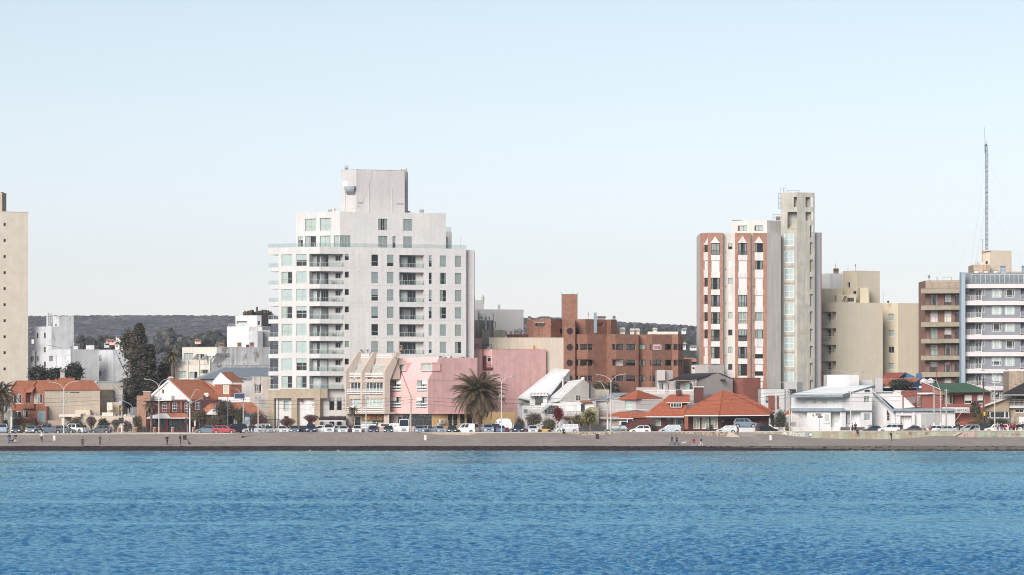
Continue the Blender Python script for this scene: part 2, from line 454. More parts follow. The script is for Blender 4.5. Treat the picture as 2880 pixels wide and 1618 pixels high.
class Block:
 """walls of one volume: front polyline given left to right as (column, distance); holes are cut for its windows"""
 def __init__(s,bd,plan,ytop,m,ybot=None,depth=8,coping=None,cop_h=.12,cop_out=.05,name='wall',zbot=None,back=None,label=None,side_m=None,mats=None,ztop=None):
  s.mats=mats
  s.bd,s.m,s.name,s.label=bd,m,name,label
  P=[at(x,ytop,Y)for x,Y in plan]
  i0=min(range(len(plan)),key=lambda i:plan[i][1])
  s.ztop=at(plan[i0][0],ytop,plan[i0][1]).z if ztop is None else ztop
  s.zbot=zbot if zbot is not None else(at(plan[i0][0],ybot,plan[i0][1]).z if ybot is not None else 2.3)
  for p in P:p.z=0
  s.fc=[Facet(a,b)for a,b in zip(P[:-1],P[1:])]
  s.holes=[[]for _ in s.fc]
  if back is not None:B=[V3((at(x,0,Y).x,Y,0))for x,Y in back]
  elif len(P)==3 and P[0].lerp(P[2],.5).y-P[1].y>.9:B=[P[0]+P[2]-P[1]]
  else:B=[P[-1]+V3((0,depth,0)),P[0]+V3((0,depth,0))]
  s.P,s.B=P,B
  s.coping,s.cop_h,s.cop_out=coping,cop_h,cop_out
  s.side_m=side_m
 def hole(s,i,x0,y0,x1,y1,depth=.2):
  r=s.fc[i].rect(x0,y0,x1,y1);s.holes[i].append((*r,depth));return r
 def holez(s,i,x0,x1,z0,z1,depth=.2,skip='',ta=None,tb=None,trim=(0,0)):
  t0=s.fc[i].tz(x0,0)[0]if ta is None else ta;t1=s.fc[i].tz(x1,0)[0]if tb is None else tb
  s.holes[i].append((t0,t1,z0,z1,depth,skip,trim));return t0,t1
 def winz(s,i,x0,x1,z0,z1,**kw):
  t0,t1=s.holez(i,x0,x1,z0,z1,kw.get('rec',.16)+.06)
  return s.bd.window(s.fc[i],t0,t1,z0,z1,**kw)
 def win(s,i,x0,y0,x1,y1,**kw):
  rec=kw.get('rec',.16)
  t0,t1,z0,z1=s.hole(i,x0,y0,x1,y1,rec+.06)
  return s.bd.window(s.fc[i],t0,t1,z0,z1,**kw)
 def recess(s,i,x0,y0,x1,y1,depth=1.3):
  """loggia: an opening with a floor, side walls and a back wall; returns the facet of its back wall"""
  t0,t1,z0,z1=s.hole(i,x0,y0,x1,y1,depth)
  f=s.fc[i];g=Facet(f.P(0,0,-depth),f.P(f.len,0,-depth));return g,(t0,t1,z0,z1)
 def done(s):
  b=MB()
  for i,f in enumerate(s.fc):
   H=[h if len(h)==7 else(*h,'',(0,0))for h in s.holes[i]]
   m=(s.side_m if(s.side_m and i==len(s.fc)-1)else s.m)
   if s.mats:m=s.mats.get(i,s.m)
   T=sorted({.0,f.len}|{round(max(0,min(f.len,v)),4)for h in H for v in h[:2]})
   Z=sorted({s.zbot,s.ztop}|{round(max(s.zbot,min(s.ztop,v)),4)for h in H for v in h[2:4]})
   for z0,z1 in zip(Z[:-1],Z[1:]):
    run=None
    for t0,t1 in zip(T[:-1],T[1:]):
     tm,zm=(t0+t1)/2,(z0+z1)/2
     inside=any(h[0]-1e-3<tm<h[1]+1e-3 and h[2]-1e-3<zm<h[3]+1e-3 for h in H)
     if not inside:
      if run is None:run=t0
      last=t1
     if inside and run is not None:
      b.quad(f.P(run,z0),f.P(last,z0),f.P(last,z1),f.P(run,z1),m);run=None
    if run is not None:b.quad(f.P(run,z0),f.P(last,z0),f.P(last,z1),f.P(run,z1),m)
   for t0,t1,z0,z1,d,sk,tr in H:
    if 'l' not in sk:b.quad(f.P(t0,z0),f.P(t0,z0,-d),f.P(t0,z1,-d),f.P(t0,z1),m)
    if 'r' not in sk:b.quad(f.P(t1,z0),f.P(t1,z0,-d),f.P(t1,z1,-d),f.P(t1,z1),m)
    b.quad(f.P(t0,z0),f.P(t1,z0),f.P(t1,z0,-d),f.P(t0,z0,-d),m)
    b.quad(f.P(t0,z1),f.P(t1,z1),f.P(t1,z1,-d),f.P(t0,z1,-d),m)
    if d>.5:b.quad(f.P(t0+tr[0],z0,-d),f.P(t1-tr[1],z0,-d),f.P(t1-tr[1],z1,-d),f.P(t0+tr[0],z1,-d),m)
  ring=s.P+s.B
  k=V3((0,0,1))
  pts=[s.P[-1]]+s.B+[s.P[0]]
  for a,c in zip(pts[:-1],pts[1:]):
   b.quad(a+k*s.zbot,c+k*s.zbot,c+k*s.ztop,a+k*s.ztop,s.m)
  b.face([p+k*(s.ztop-.002)for p in ring],s.m)
  o=s.bd.part(s.name,b,s.label)
  if s.coping:
   c=MB();n=len(ring)
   for a,e in zip(ring,ring[1:]+ring[:1]):
    d=V3((e.x-a.x,e.y-a.y,0))
    if d.length<.01:continue
    d.normalize();nn=V3((d.y,-d.x,0))
    c.obox(a+nn*s.cop_out-d*s.cop_out+k*(s.ztop+.003),(e-a)+d*(2*s.cop_out),-nn*(.25+s.cop_out),k*s.cop_h,s.coping)
   s.bd.part('coping',c)
  return o
def rail(bd,fc,x0,ytop,x1,ybot,out,kind='glass',m=None,posts=None,name='balcony_railing',returns=False,nbars=4):
 """railing along a facade, standing `out` metres before it"""
 m=m or ALU
 t0,t1,z0,z1=fc.rect(x0,ytop,x1,ybot,out)
 b=MB();L=t1-t0;n=posts or max(2,int(round(L/1.1))+1)
 U,N_,K=fc.u,fc.n,V3((0,0,1))
 b.obox(fc.P(t0,z1-.05,out),U*L,-N_*.06,K*.05,m)
 for i in range(n):
  t=t0+(L-.05)*i/(n-1)
  b.obox(fc.P(t,z0,out-.008),U*.05,-N_*.05,K*(z1-z0-.051),m)
 if kind=='glass':b.obox(fc.P(t0,z0,out-.01),U*L,-N_*.04,K*.04,m)
 if kind=='hbars':
  for i in range(nbars):
   z=z0+(z1-z0)*(i+.5)/nbars
   b.obox(fc.P(t0,z-.03,out),U*L,-N_*.04,K*.06,m)
 if kind=='vbars':
  k=int(L/.22)
  for i in range(1,k):
   t=t0+L*i/k
   b.obox(fc.P(t,z0,out-.015),U*.025,-N_*.025,K*(z1-z0-.052),m)
  b.obox(fc.P(t0,z0+.02,out-.01),U*L,-N_*.03,K*.04,m)
 if returns:
  for t in(t0,t1-.04):
   b.obox(fc.P(t,z1-.05,out-.061),U*.04,-N_*(out-.061),K*.05,m)
   for f in(.5,):
    b.obox(fc.P(t,z0,out*f),U*.04,-N_*.04,K*(z1-z0-.06),m)
 o=bd.part(name,b)
 if kind=='glass':
  r=wpos(bd.root)
  for i in range(n-1):
   ta=t0+(L-.05)*i/(n-1)+.07;tb=t0+(L-.05)*(i+1)/(n-1)-.02
   addobj('glass_panel',unit(RAILGLASS),o,fc.P(ta,z0+.06,out-.02)-r,fc.rz,(tb-ta,.012,z1-z0-.14))
 return o
def roof_vent(bd,x0,y0,x1,y1,Y,m,depth=None,round_=False):
 """chimney cap with louvred crown, as on the flat roofs of the town"""
 a,c=at(x0,y0,Y),at(x1,y1,Y);w=c.x-a.x;h=a.z-c.z;d=depth or w
 b=MB();cx=(a.x+c.x)/2;cy=Y+d/2
 if round_:
  r=w/2
  b.lathe((cx,cy,c.z-.3),[(r*.8,0),(r*.8,.3+h*.3),(r,.3+h*.32),(r,.3+h*.45),(r*.85,.3+h*.46),(r,.3+h*.55),(r,.3+h*.7),(r*.6,.3+h*.9),(r*.15,.3+h)],m,10)
 else:
  b.box(a.x+w*.08,c.x-w*.08,Y+d*.08,Y+d*.92,c.z-.3,c.z+h*.35,m)
  n=4
  for i in range(n):
   z=c.z+h*(.35+.5*i/n)
   b.box(a.x+w*.16,c.x-w*.16,Y+d*.16,Y+d*.84,z,z+h*.07,DARK)
   b.box(a.x,c.x,Y,Y+d,z+h*.07,z+h*.5/n,m)
  b.box(a.x+w*.1,c.x-w*.1,Y+d*.1,Y+d*.9,c.z+h*.86,c.z+h,m)
 return bd.part('roof_vent',b)
 # == THE SETTING
def interp(x,tab):
 if x<=tab[0][0]:return tab[0][1]
 for(a,va),(b,vb)in zip(tab[:-1],tab[1:]):
  if x<=b:return va+(vb-va)*(x-a)/(b-a)
 return tab[-1][1]
ROAD_Z=2.6
WALL_Y=632.0
def zrow(py,Y):return CAM_H-(py-HZ)*Y/FL
# sea ------------------------------------------------------------
def water_mat():
 m,N,L,P=nodes_of('sea_water')
 N.remove(P)
 g=N.new('ShaderNodeNewGeometry')
 sp=N.new('ShaderNodeSeparateXYZ');L.new(g.outputs['Position'],sp.inputs[0])
 # the sandy bottom shows through the shallows
 n0=N.new('ShaderNodeTexNoise');n0.inputs['Scale'].default_value=.035;n0.inputs['Detail'].default_value=3
 L.new(g.outputs['Position'],n0.inputs['Vector'])
 ad=N.new('ShaderNodeMath');ad.operation='MULTIPLY_ADD';ad.inputs[1].default_value=60.0
 L.new(n0.outputs['Fac'],ad.inputs[0]);L.new(sp.outputs['Y'],ad.inputs[2])
 mr=N.new('ShaderNodeMapRange');mr.inputs['From Min'].default_value=604;mr.inputs['From Max'].default_value=634
 mr.inputs['To Max'].default_value=.75
 L.new(ad.outputs[0],mr.inputs['Value'])
 mx=N.new('ShaderNodeMixRGB');mx.inputs['Color1'].default_value=(.009,.100,.285,1);mx.inputs['Color2'].default_value=(.30,.24,.23,1)
 L.new(mr.outputs[0],mx.inputs['Fac'])
 mp=N.new('ShaderNodeMapping');mp.inputs['Scale'].default_value=(.7,1.1,1);L.new(g.outputs['Position'],mp.inputs[0])
 n1=N.new('ShaderNodeTexNoise');n1.inputs['Scale'].default_value=4.2;n1.inputs['Detail'].default_value=5;n1.inputs['Roughness'].default_value=.6
 L.new(mp.outputs[0],n1.inputs['Vector'])
 b=N.new('ShaderNodeBump');b.inputs['Strength'].default_value=.8;b.inputs['Distance'].default_value=.20
 L.new(n1.outputs['Fac'],b.inputs['Height'])
 df=N.new('ShaderNodeBsdfDiffuse');L.new(mx.outputs[0],df.inputs['Color']);L.new(b.outputs[0],df.inputs['Normal'])
 gl=N.new('ShaderNodeBsdfGlossy');gl.inputs['Color'].default_value=(.58,.93,1.0,1);gl.inputs['Roughness'].default_value=.04;L.new(b.outputs[0],gl.inputs['Normal'])
 fr=N.new('ShaderNodeFresnel');fr.inputs['IOR'].default_value=1.33;L.new(b.outputs[0],fr.inputs['Normal'])
 mf=N.new('ShaderNodeMapRange');mf.inputs['From Min'].default_value=.09;mf.inputs['From Max'].default_value=.33;L.new(fr.outputs[0],mf.inputs['Value'])
 ms=N.new('ShaderNodeMixShader');L.new(mf.outputs[0],ms.inputs[0]);L.new(df.outputs[0],ms.inputs[1]);L.new(gl.outputs[0],ms.inputs[2])
 L.new(ms.outputs[0],N['Material Output'].inputs['Surface'])
 return m
WATER=water_mat()
rs=np.random.RandomState(3)
NC,NR=780,1200
Yr=np.empty(NR)
t=np.linspace(0,1,NR)
Yr=156*(604.0/156)**t
tc=np.linspace(-1,1,NC)
YY=np.repeat(Yr[:,None],NC,1)
XX=tc[None,:]*(YY*.162+13)
ZZ=np.zeros_like(XX)
def gust(X,Y,k,seed):
 r=np.random.RandomState(seed);o=np.zeros_like(X)
 for _ in range(7):
  a=r.uniform(0,2*np.pi);kk=k*r.uniform(.5,1.6)
  o+=np.sin(X*np.cos(a)*kk+Y*np.sin(a)*kk+r.uniform(0,6.28))
 return o/7**.5
env=np.clip(1+.30*gust(XX,YY*.45,.10,5)+.22*gust(XX,YY*.4,.035,6),.25,1.9)
env*=np.clip((612-YY)/30,.06,1)
for yk,wk in((552,9),(483,9),(402,8),(287,5),(238,3)):
 env*=1-.8*np.exp(-((YY-yk-3*np.sin(XX*.03+yk))/wk)**2)
NW=72
for i in range(NW):
 lam=.28*(1.7/.28)**(i/(NW-1))
 k=2*np.pi/lam
 a=rs.normal(np.radians(96),.55)
 amp=.0100*lam**.7
 ph=(XX*np.cos(a)+YY*np.sin(a))*k+rs.uniform(0,6.28)
 # drop the waves the grid cannot carry far out
 dY=np.gradient(Yr)[:,None]
 keep=np.clip(lam/(1.5*dY*abs(np.sin(a))+.01)-.6,0,1)
 ZZ+=amp*keep*(np.sin(ph)+.25*np.sin(2*ph+.6))
ZZ*=env
vv=np.stack([XX,YY,ZZ],-1).reshape(-1,3)
idx=(np.arange(NR-1)[:,None]*NC+np.arange(NC-1)[None,:]).reshape(-1)
ff=np.stack([idx,idx+1,idx+NC+1,idx+NC],-1)
me=bpy.data.meshes.new('sea')
me.vertices.add(len(vv));me.vertices.foreach_set('co',vv.reshape(-1))
me.loops.add(ff.size);me.loops.foreach_set('vertex_index',ff.reshape(-1))
me.polygons.add(len(ff));me.polygons.foreach_set('loop_start',np.arange(0,ff.size,4));me.polygons.foreach_set('loop_total',np.full(len(ff),4))
me.polygons.foreach_set('use_smooth',np.ones(len(ff),bool))
me.materials.append(WATER);me.update(calc_edges=True)
sea=bpy.data.objects.new('sea',me);C.objects.link(sea);sea['kind']='structure'
b=MB();b.quad((-2600,-1400,-.15),(2600,-1400,-.15),(2600,600,-.15),(-2600,600,-.15),WATER)
struct('open_sea',b)
# beach ----------------------------------------------------------
def sand_mat():
 m,N,L,P=nodes_of('beach_sand')
 P.inputs['Roughness'].default_value=.9
 g=N.new('ShaderNodeNewGeometry');sp=N.new('ShaderNodeSeparateXYZ');L.new(g.outputs['Position'],sp.inputs[0])
 def noise(scale,det,sx=1,sy=1):
  mp=N.new('ShaderNodeMapping');mp.inputs['Scale'].default_value=(sx,sy,1);L.new(g.outputs['Position'],mp.inputs[0])
  n=N.new('ShaderNodeTexNoise');n.inputs['Scale'].default_value=scale;n.inputs['Detail'].default_value=det;n.inputs['Roughness'].default_value=.65
  L.new(mp.outputs[0],n.inputs['Vector']);return n.outputs['Fac']
 def ramp(v,lo,hi,a=0,b=1):
  r=N.new('ShaderNodeMapRange');r.inputs['From Min'].default_value=lo;r.inputs['From Max'].default_value=hi
  r.inputs['To Min'].default_value=a;r.inputs['To Max'].default_value=b;L.new(v,r.inputs['Value']);return r.outputs[0]
 def mix(f,a,b):
  x=N.new('ShaderNodeMixRGB');L.new(f,x.inputs['Fac'])
  for s,v in((x.inputs['Color1'],a),(x.inputs['Color2'],b)):
   if isinstance(v,tuple):s.default_value=(*v,1)
   else:L.new(v,s)
  return x.outputs[0]
 def madd(v,k,w):
  x=N.new('ShaderNodeMath');x.operation='MULTIPLY_ADD';L.new(v,x.inputs[0]);x.inputs[1].default_value=k;L.new(w,x.inputs[2]);return x.outputs[0]
 dry=mix(ramp(noise(.25,5,1,.6),.35,.65),(.29,.245,.222),(.355,.30,.272))
 dry=mix(ramp(noise(3.0,4,1,.35),.58,.66),dry,(.17,.145,.135))
 dry=mix(ramp(noise(9.0,3,1,.3),.66,.72),dry,(.34,.31,.29))
 wet=mix(ramp(noise(1.2,5,1,.5),.4,.6),(.13,.105,.095),(.19,.15,.135))
 weed=mix(ramp(noise(1.6,6,.5,1.6),.48,.72),(.010,.004,.005),(.040,.018,.017))
 z=madd(noise(.12,6,1,.2),.25,sp.outputs['Z'])
 c=mix(ramp(z,.90,.84),dry,wet)
 # the bank of rotting weed: wide on the west half, a thin line on the east half
 wx=ramp(sp.outputs['X'],30,62,0,.52)
 zz=madd(noise(.5,6,1,.3),.10,z)
 s2=N.new('ShaderNodeMath');s2.operation='ADD';L.new(zz,s2.inputs[0]);L.new(wx,s2.inputs[1])
 c=mix(ramp(s2.outputs[0],.88,.84),c,weed)
 L.new(c,P.inputs['Base Color'])
 bn=N.new('ShaderNodeBump');bn.inputs['Strength'].default_value=.6;bn.inputs['Distance'].default_value=.12
 L.new(noise(1.5,6,1,.7),bn.inputs['Height']);L.new(bn.outputs[0],P.inputs['Normal'])
 return m
SAND=sand_mat()
SANDTOP=[(-400,1222.5),(0,1223),(250,1222.5),(600,1222),(690,1217.6),(820,1216.3),(1180,1216.5),(1230,1222),(1320,1223),(1345,1218.5),(1560,1217.5),(1620,1222),(1665,1224.5),(1720,1221),(1745,1215.5),(1880,1215.5),(1930,1220),(2000,1226),(2060,1229),(2085,1228.5),(2112,1228),(2125,1219),(2180,1221),(2260,1230),(2330,1234),(2500,1235.5),(2570,1232),(2620,1226.5),(2680,1226),(2700,1230),(3300,1230)]
NX,NY=560,44
X0,X1=-100-3,100+3
bx=np.linspace(-140,140,NX)
verts=[]
def hashnoise(x,y,s):
 return(math.sin(x*1.7*s+y*.9*s+1.3)+math.sin(x*.63*s-y*1.9*s+4.1)+math.sin(x*2.9*s+2.2+y*.3*s))/3
for j in range(NY):
 f=j/(NY-1);Y=590+(WALL_Y+.3-590)*f
 for x in bx:
  colx=1440+x*FL/WALL_Y
  zt=zrow(interp(colx,SANDTOP),WALL_Y)
  # profile: under water, steep face with the weed, berm, then an almost even slope up to the wall
  if Y<600:z=.02-(600-Y)*.075
  elif Y<606.5:z=.02+(Y-600)*.098
  else:
   u=(Y-606.5)/(WALL_Y-606.5);z=.657+(zt-.657)*(u**.95)
  z+=.035*hashnoise(x,Y,.55)*(1 if 602<Y<629 else .3)+.012*hashnoise(x,Y,3.1)
  verts.append((x,Y,z))
me=bpy.data.meshes.new('beach')
me.from_pydata(verts,[],[(j*NX+i,j*NX+i+1,(j+1)*NX+i+1,(j+1)*NX+i)for j in range(NY-1)for i in range(NX-1)])
me.polygons.foreach_set('use_smooth',[True]*len(me.polygons));me.materials.append(SAND)
beach=bpy.data.objects.new('beach',me);C.objects.link(beach);beach['kind']='structure'
def beach_z(x,Y):
 colx=1440+x*FL/WALL_Y;zt=zrow(interp(colx,SANDTOP),WALL_Y)
 if Y<600:return .02-(600-Y)*.075
 if Y<606.5:return .02+(Y-600)*.098
 return .657+(zt-.657)*(((Y-606.5)/(WALL_Y-606.5))**.95)
 # clumps of weed along the edge of the water, and pebbles on the sand
WEED=mat('rotting_weed',(.028,.010,.012),var=.35,scale=3,rough=.7)
b=MB();rnd=random.Random(11)
for i in range(1500):
 x=rnd.uniform(-92,92);Y=rnd.uniform(600.5,606.6)
 if x>45 and Y>602.0 and rnd.random()<.85:continue
 r=rnd.uniform(.06,.22)
 b.blob((x,Y,beach_z(x,Y)+r*.15),r,WEED,(1.8,1.2,.45),i)
b.build('seaweed',kind='stuff')
PEB=mat('dark_beach_debris',(.06,.05,.05),var=.3,scale=2)
b=MB()
for i in range(420):
 x=rnd.uniform(-92,92);Y=rnd.choice((rnd.uniform(608,630),rnd.gauss(612.5,1.2)))
 if not 607<Y<631:continue
 r=rnd.uniform(.02,.06)
 b.blob((x,Y,beach_z(x,Y)+r*.2),r,PEB,(1.6,1,.6),i)
b.build('beach_pebbles',kind='stuff')
# promenade, road, land ------------------------------------------
ASPH=mat('asphalt',(.055,.053,.056),var=.18,scale=.3)
PAVE=mat('pavement_slabs',(.24,.22,.20),var=.12,scale=.8)
LAND=mat('town_ground',(.16,.13,.105),var=.25,scale=.05)
KERB=mat('kerb_concrete',(.34,.32,.30),var=.1)
LINE=mat('road_paint',(.6,.6,.58),var=.1)
b=MB();b.box(-400,400,WALL_Y+.3,634.6,ROAD_Z-.5,ROAD_Z+.13,PAVE);struct('promenade',b)
b=MB();b.quad((-400,634.6,ROAD_Z),(400,634.6,ROAD_Z),(400,654,ROAD_Z),(-400,654,ROAD_Z),ASPH);struct('road',b)
b=MB()
for i in range(-60,60):b.box(i*5.0,i*5.0+2.2,646.9,647.05,ROAD_Z+.004,ROAD_Z+.008,LINE)
struct('road_markings',b)
b=MB();b.box(-400,400,654,654.2,ROAD_Z-.3,ROAD_Z+.14,KERB);struct('kerb',b)
b=MB();b.quad((-400,654.2,ROAD_Z+.135),(400,654.2,ROAD_Z+.135),(400,660,ROAD_Z+.135),(-400,660,ROAD_Z+.135),PAVE);struct('pavement',b)
b=MB()
b.quad((-2600,660,ROAD_Z+.12),(2600,660,ROAD_Z+.12),(2600,1500,ROAD_Z+.5),(-2600,1500,ROAD_Z+.5),LAND)
b.quad((-2600,590,-1.2),(-140,590,-1.2),(-140,660,ROAD_Z-.05),(-2600,660,ROAD_Z-.05),LAND)
b.quad((140,590,-1.2),(2600,590,-1.2),(2600,660,ROAD_Z-.05),(140,660,ROAD_Z-.05),LAND)
struct('ground',b)
# hill -----------------------------------------------------------
def hill_mat():
 m,N,L,P=nodes_of('hazy_scrub_hillside')
 P.inputs['Roughness'].default_value=1
 P.inputs['Specular IOR Level'].default_value=.1
 g=N.new('ShaderNodeNewGeometry')
 mp=N.new('ShaderNodeMapping');mp.inputs['Scale'].default_value=(1,.35,2.2);L.new(g.outputs['Position'],mp.inputs[0])
 n=N.new('ShaderNodeTexNoise');n.inputs['Scale'].default_value=.11;n.inputs['Detail'].default_value=8;n.inputs['Roughness'].default_value=.72
 L.new(mp.outputs[0],n.inputs['Vector'])
 cr=N.new('ShaderNodeValToRGB')
 cr.color_ramp.elements[0].position=.40;cr.color_ramp.elements[0].color=(.070,.074,.092,1)  # bluish tint: distance haze put into the scrub colours
 cr.color_ramp.elements[1].position=.66;cr.color_ramp.elements[1].color=(.25,.235,.235,1)
 e=cr.color_ramp.elements.new(.54);e.color=(.12,.12,.135,1)
 L.new(n.outputs['Fac'],cr.inputs['Fac']);L.new(cr.outputs[0],P.inputs['Base Color'])
 return m
HILLM=hill_mat()
RIDGE=[(-2500,1010),(-900,900),(-300,893),(0,892),(320,890),(660,891),(900,892),(1476,897),(1560,896),(1740,908),(1850,913),(1970,920),(2300,935),(2900,960),(4200,1040),(5600,1110)]
NX,NY=240,36
verts=[]
hx=np.linspace(-2600,4300,NX)
for j in range(NY):
 f=j/(NY-1)
 for c_ in hx:
  zt=zrow(interp(c_,RIDGE),2600)
  Y=1400+1500*f
  x=(c_-1440)*2600/FL*(.85+.15*f)
  g_=min(1.0,f/.8)
  z=ROAD_Z+.4+(zt-ROAD_Z)*(g_**1.5)*(1 if f<=.8 else 1-(f-.8)*.2)
  z+=(.8+3.5*g_)*.35*(hashnoise(x,Y,.013)+.6*hashnoise(x,Y,.05))*(1-.8*(f>.75))
  verts.append((x,Y,z))
me=bpy.data.meshes.new('hill')
me.from_pydata(verts,[],[(j*NX+i,j*NX+i+1,(j+1)*NX+i+1,(j+1)*NX+i)for j in range(NY-1)for i in range(NX-1)])
me.polygons.foreach_set('use_smooth',[True]*len(me.polygons));me.materials.append(HILLM)
o=bpy.data.objects.new('hill',me);C.objects.link(o);o['kind']='structure'
b=MB();b.quad((-2600,2850,3),(2600,2850,3),(2600,3050,3.5),(-2600,3050,3.5),LAND);struct('plain',b)
def hill_z(x,Y):
 f=(Y-1400)/1500;f=max(0,min(1,f));c_=x/(2600/FL*(.85+.15*f))+1440
 zt=zrow(interp(c_,RIDGE),2600);g_=min(1.0,f/.8)
 return ROAD_Z+.4+(zt-ROAD_Z)*(g_**1.5)
SCRUB=mat('hazy_scrub_bushes',(.095,.092,.10),var=.4,scale=.03,rough=1)  # bush colour carries the hill's painted haze tint
b=MB();rnd=random.Random(5)
for i in range(9000):
 Y=rnd.uniform(1650,2610);x=rnd.uniform(-470,470)*Y/2600
 if rnd.random()<.35:Y=rnd.uniform(2520,2620)
 r=rnd.uniform(.45,1.15)
 b.blob((x,Y,hill_z(x,Y)+r*.2),r,SCRUB,(1.8,1,.6),i)
b.build('hillside_scrub',kind='stuff')
# haze -----------------------------------------------------------
hz=bpy.data.materials.new('haze');hz.use_nodes=True
hn=hz.node_tree.nodes;hn.remove(hn['Principled BSDF'])
pv=hn.new('ShaderNodeVolumePrincipled');pv.inputs['Color'].default_value=(.86,.90,1,1);pv.inputs['Density'].default_value=.0001;pv.inputs['Anisotropy'].default_value=.2
hz.node_tree.links.new(pv.outputs[0],hn['Material Output'].inputs['Volume'])
HAZE=True
if HAZE:
 b=MB();b.box(-2700,2700,-1500,3100,-3.0,125,hz);b.build('haze',kind='stuff')
 # == BUILDINGS, WEST END
M_BEIGE=mat('beige_render',(.67,.605,.51),var=.06,streak=.05)
M_BEIGE2=mat('sand_render',(.60,.51,.41),var=.07,streak=.06)
M_WHITE=mat('white_render',(.57,.565,.565),var=.05,streak=.08)
M_WHITE2=mat('bright_white_render',(.68,.665,.66),var=.04,streak=.05)
M_CREAM=mat('cream_render',(.66,.60,.53),var=.07,streak=.15)
M_GREYR=mat('grey_render',(.36,.34,.33),var=.08,streak=.1)
M_WORN=patchmat('weathered_white_wall',(.52,.53,.55),(.26,.24,.22),.56,.55,.3)
M_WORN2=patchmat('stained_white_wall',(.53,.54,.56),(.36,.35,.34),.61,.45,.15)
M_REDBRICK=brickmat('red_brick',(.31,.095,.050),(.24,.07,.038),(.27,.13,.09),.22)
M_PALEBRICK=brickmat('pale_brick',(.36,.19,.125),(.30,.15,.10),(.34,.24,.19))
M_DKBRICK=brickmat('dark_red_brick',(.115,.030,.028),(.085,.024,.022),(.10,.045,.04))
M_BROWNBRICK=brickmat('brown_brick',(.29,.125,.08),(.205,.085,.055),(.32,.20,.15),.28)
M_TILE=mat('terracotta_tiles',(.38,.145,.08),var=.16,scale=1.6,rough=.75,fine=.14)
M_TILE2=mat('bright_terracotta_tiles',(.38,.11,.055),var=.16,scale=1.6,rough=.75,fine=.16)
M_WHITESIDING=mat('white_siding',(.66,.64,.63),var=.04)
M_STONE=patchmat('stone_cladding',(.38,.30,.22),(.27,.22,.18),.50,2.6,.08)
M_TIMBER=mat('dark_timber',(.06,.022,.018),var=.2,scale=2)
M_WOOD=mat('orange_timber',(.42,.21,.09),var=.25,scale=3,streak=.2)
# --- tall beige slab at the frame's west edge
Q()
B=Bld('apartment_tower','tall plain beige tower block with one column of tiny grilled windows','apartment building',-40,700)
k=Block(B,corner(-420,-200,79,700,40,33),590,M_BEIGE,coping=M_BEIGE,cop_h=.1)
for y in(631.7,676.8,721.9,767.3,812,857.4,902.2,947.6,992.3,1038,1083):
 k.win(1,10,y-4,16.6,y+4,cols=(.35,.68),rows=(.5,),fm=BKM,ft=.05,fill='d',rec=.1,deep=.2,label=None)
k.done()
Block(B,[(-120,716),(6,716)],542,mat('tan_render',(.42,.33,.26)),zbot=35,depth=6,coping=M_BEIGE,name='penthouse').done()
# --- white flats behind the brick house
Q(*QA)
B=Bld('white_apartment_building','stained white stepped flats with narrow windows and roof ladder behind dark trees','apartment building',500,712)
k=Block(B,corner(315,475,684,712,35,30),192,M_WORN2)
for r in((340,252,355,302),(407,250,422,300),(407,383,422,432),(343,470,356,518),(407,517,422,562)):
 k.win(0,*r,cols=(),fm=BKM,fill='d')
k.done()
Y545=712+70*mpp(712)*math.tan(R(30))+.06
k=Block(B,corner(428,545,682,Y545,35,30),97,M_WORN2,zbot=18,name='stair_tower',coping=M_WHITE,cop_h=.08)
k.win(0,470,168,482,188,cols=(),fill='d',rec=.1);k.win(0,508,170,523,190,cols=(),fill='d',rec=.1)
k.done()
fR=k.fc[1]
B.box('roof_ladder',k.fc[0],447,70,450,188,.25,-.2,GYM)
b=MB()
for x in(447,462,478):B.box('',k.fc[0],x,66,x+2,188,.25,-.2,GYM,mb=b)
for y in range(68,188,14):B.box('',k.fc[0],449,y,478,y+2,.24,-.2,GYM,mb=b)
B.part('cage_ladder',b)
b=MB();B.box('',k.fc[0],476,150,480,360,.2,-.05,GYM,mb=b);B.part('downpipe',b)
b=MB();B.box('',fR,500,310,630,314,.12,0,BKM,mb=b)
for i in range(10):B.box('',fR,498+i*14,360,501+i*14,363,.05,0,BKM,mb=b)
B.part('wall_ledge',b)
k=Block(B,[(265,713),(318,713)],415,M_WHITE,depth=5,name='annex');k.win(0,284,470,313,518,cols=(.5,),rows=(.5,),fill='d');k.done()
k=Block(B,corner(450,670,916,702,22,36),407,M_WORN2,coping=M_WHITE,cop_h=.08,name='wing')
k.win(0,455,465,487,515,cols=(.5,),fill='e');k.win(0,522,467,568,552,cols=(),fill='s');k.win(0,603,465,652,510,cols=(),fill='s')
k.done()
k=Block(B,corner(905,1042,1275,709,33,22),411,M_WORN2,coping=M_WHITE,cop_h=.08,name='wing')
k.win(0,915,462,938,515,cols=(.4,),fill='h');k.win(0,915,605,938,655,cols=(),fill='d');k.win(1,1230,462,1262,500,cols=(.5,),fill='c')
k.done()
b=MB();p=at(661,540,700);b.tube(p,(p.x,700,at(0,385,700).z),.17,.17,GYM,8);b.lathe((p.x,700,at(0,388,700).z),[(.17,0),(.28,.1),(.28,.22),(.08,.35)],GYM,8);B.part('flue',b)
B.cbox('roof_tank',683,375,722,407,712,1.2,M_WHITE);B.cbox('roof_tank',795,366,870,408,716,1.6,M_WHITE2)
b=MB()
for x0,y0,x1,y1 in((760,305,740,405),(745,305,762,405),(822,305,810,370),(815,305,832,368),(728,306,860,306)):
 b.tube(at(x0,y0,711),at(x1,y1,711),.05,.05,BKM,5);b.tube(at(x0,y0,713),at(x1,y1,713),.05,.05,BKM,5)
b.tube(at(728,306,711),at(728,306,713),.05,.05,BKM,5);b.tube(at(860,306,711),at(860,306,713),.05,.05,BKM,5)
B.part('tank_frame',b)
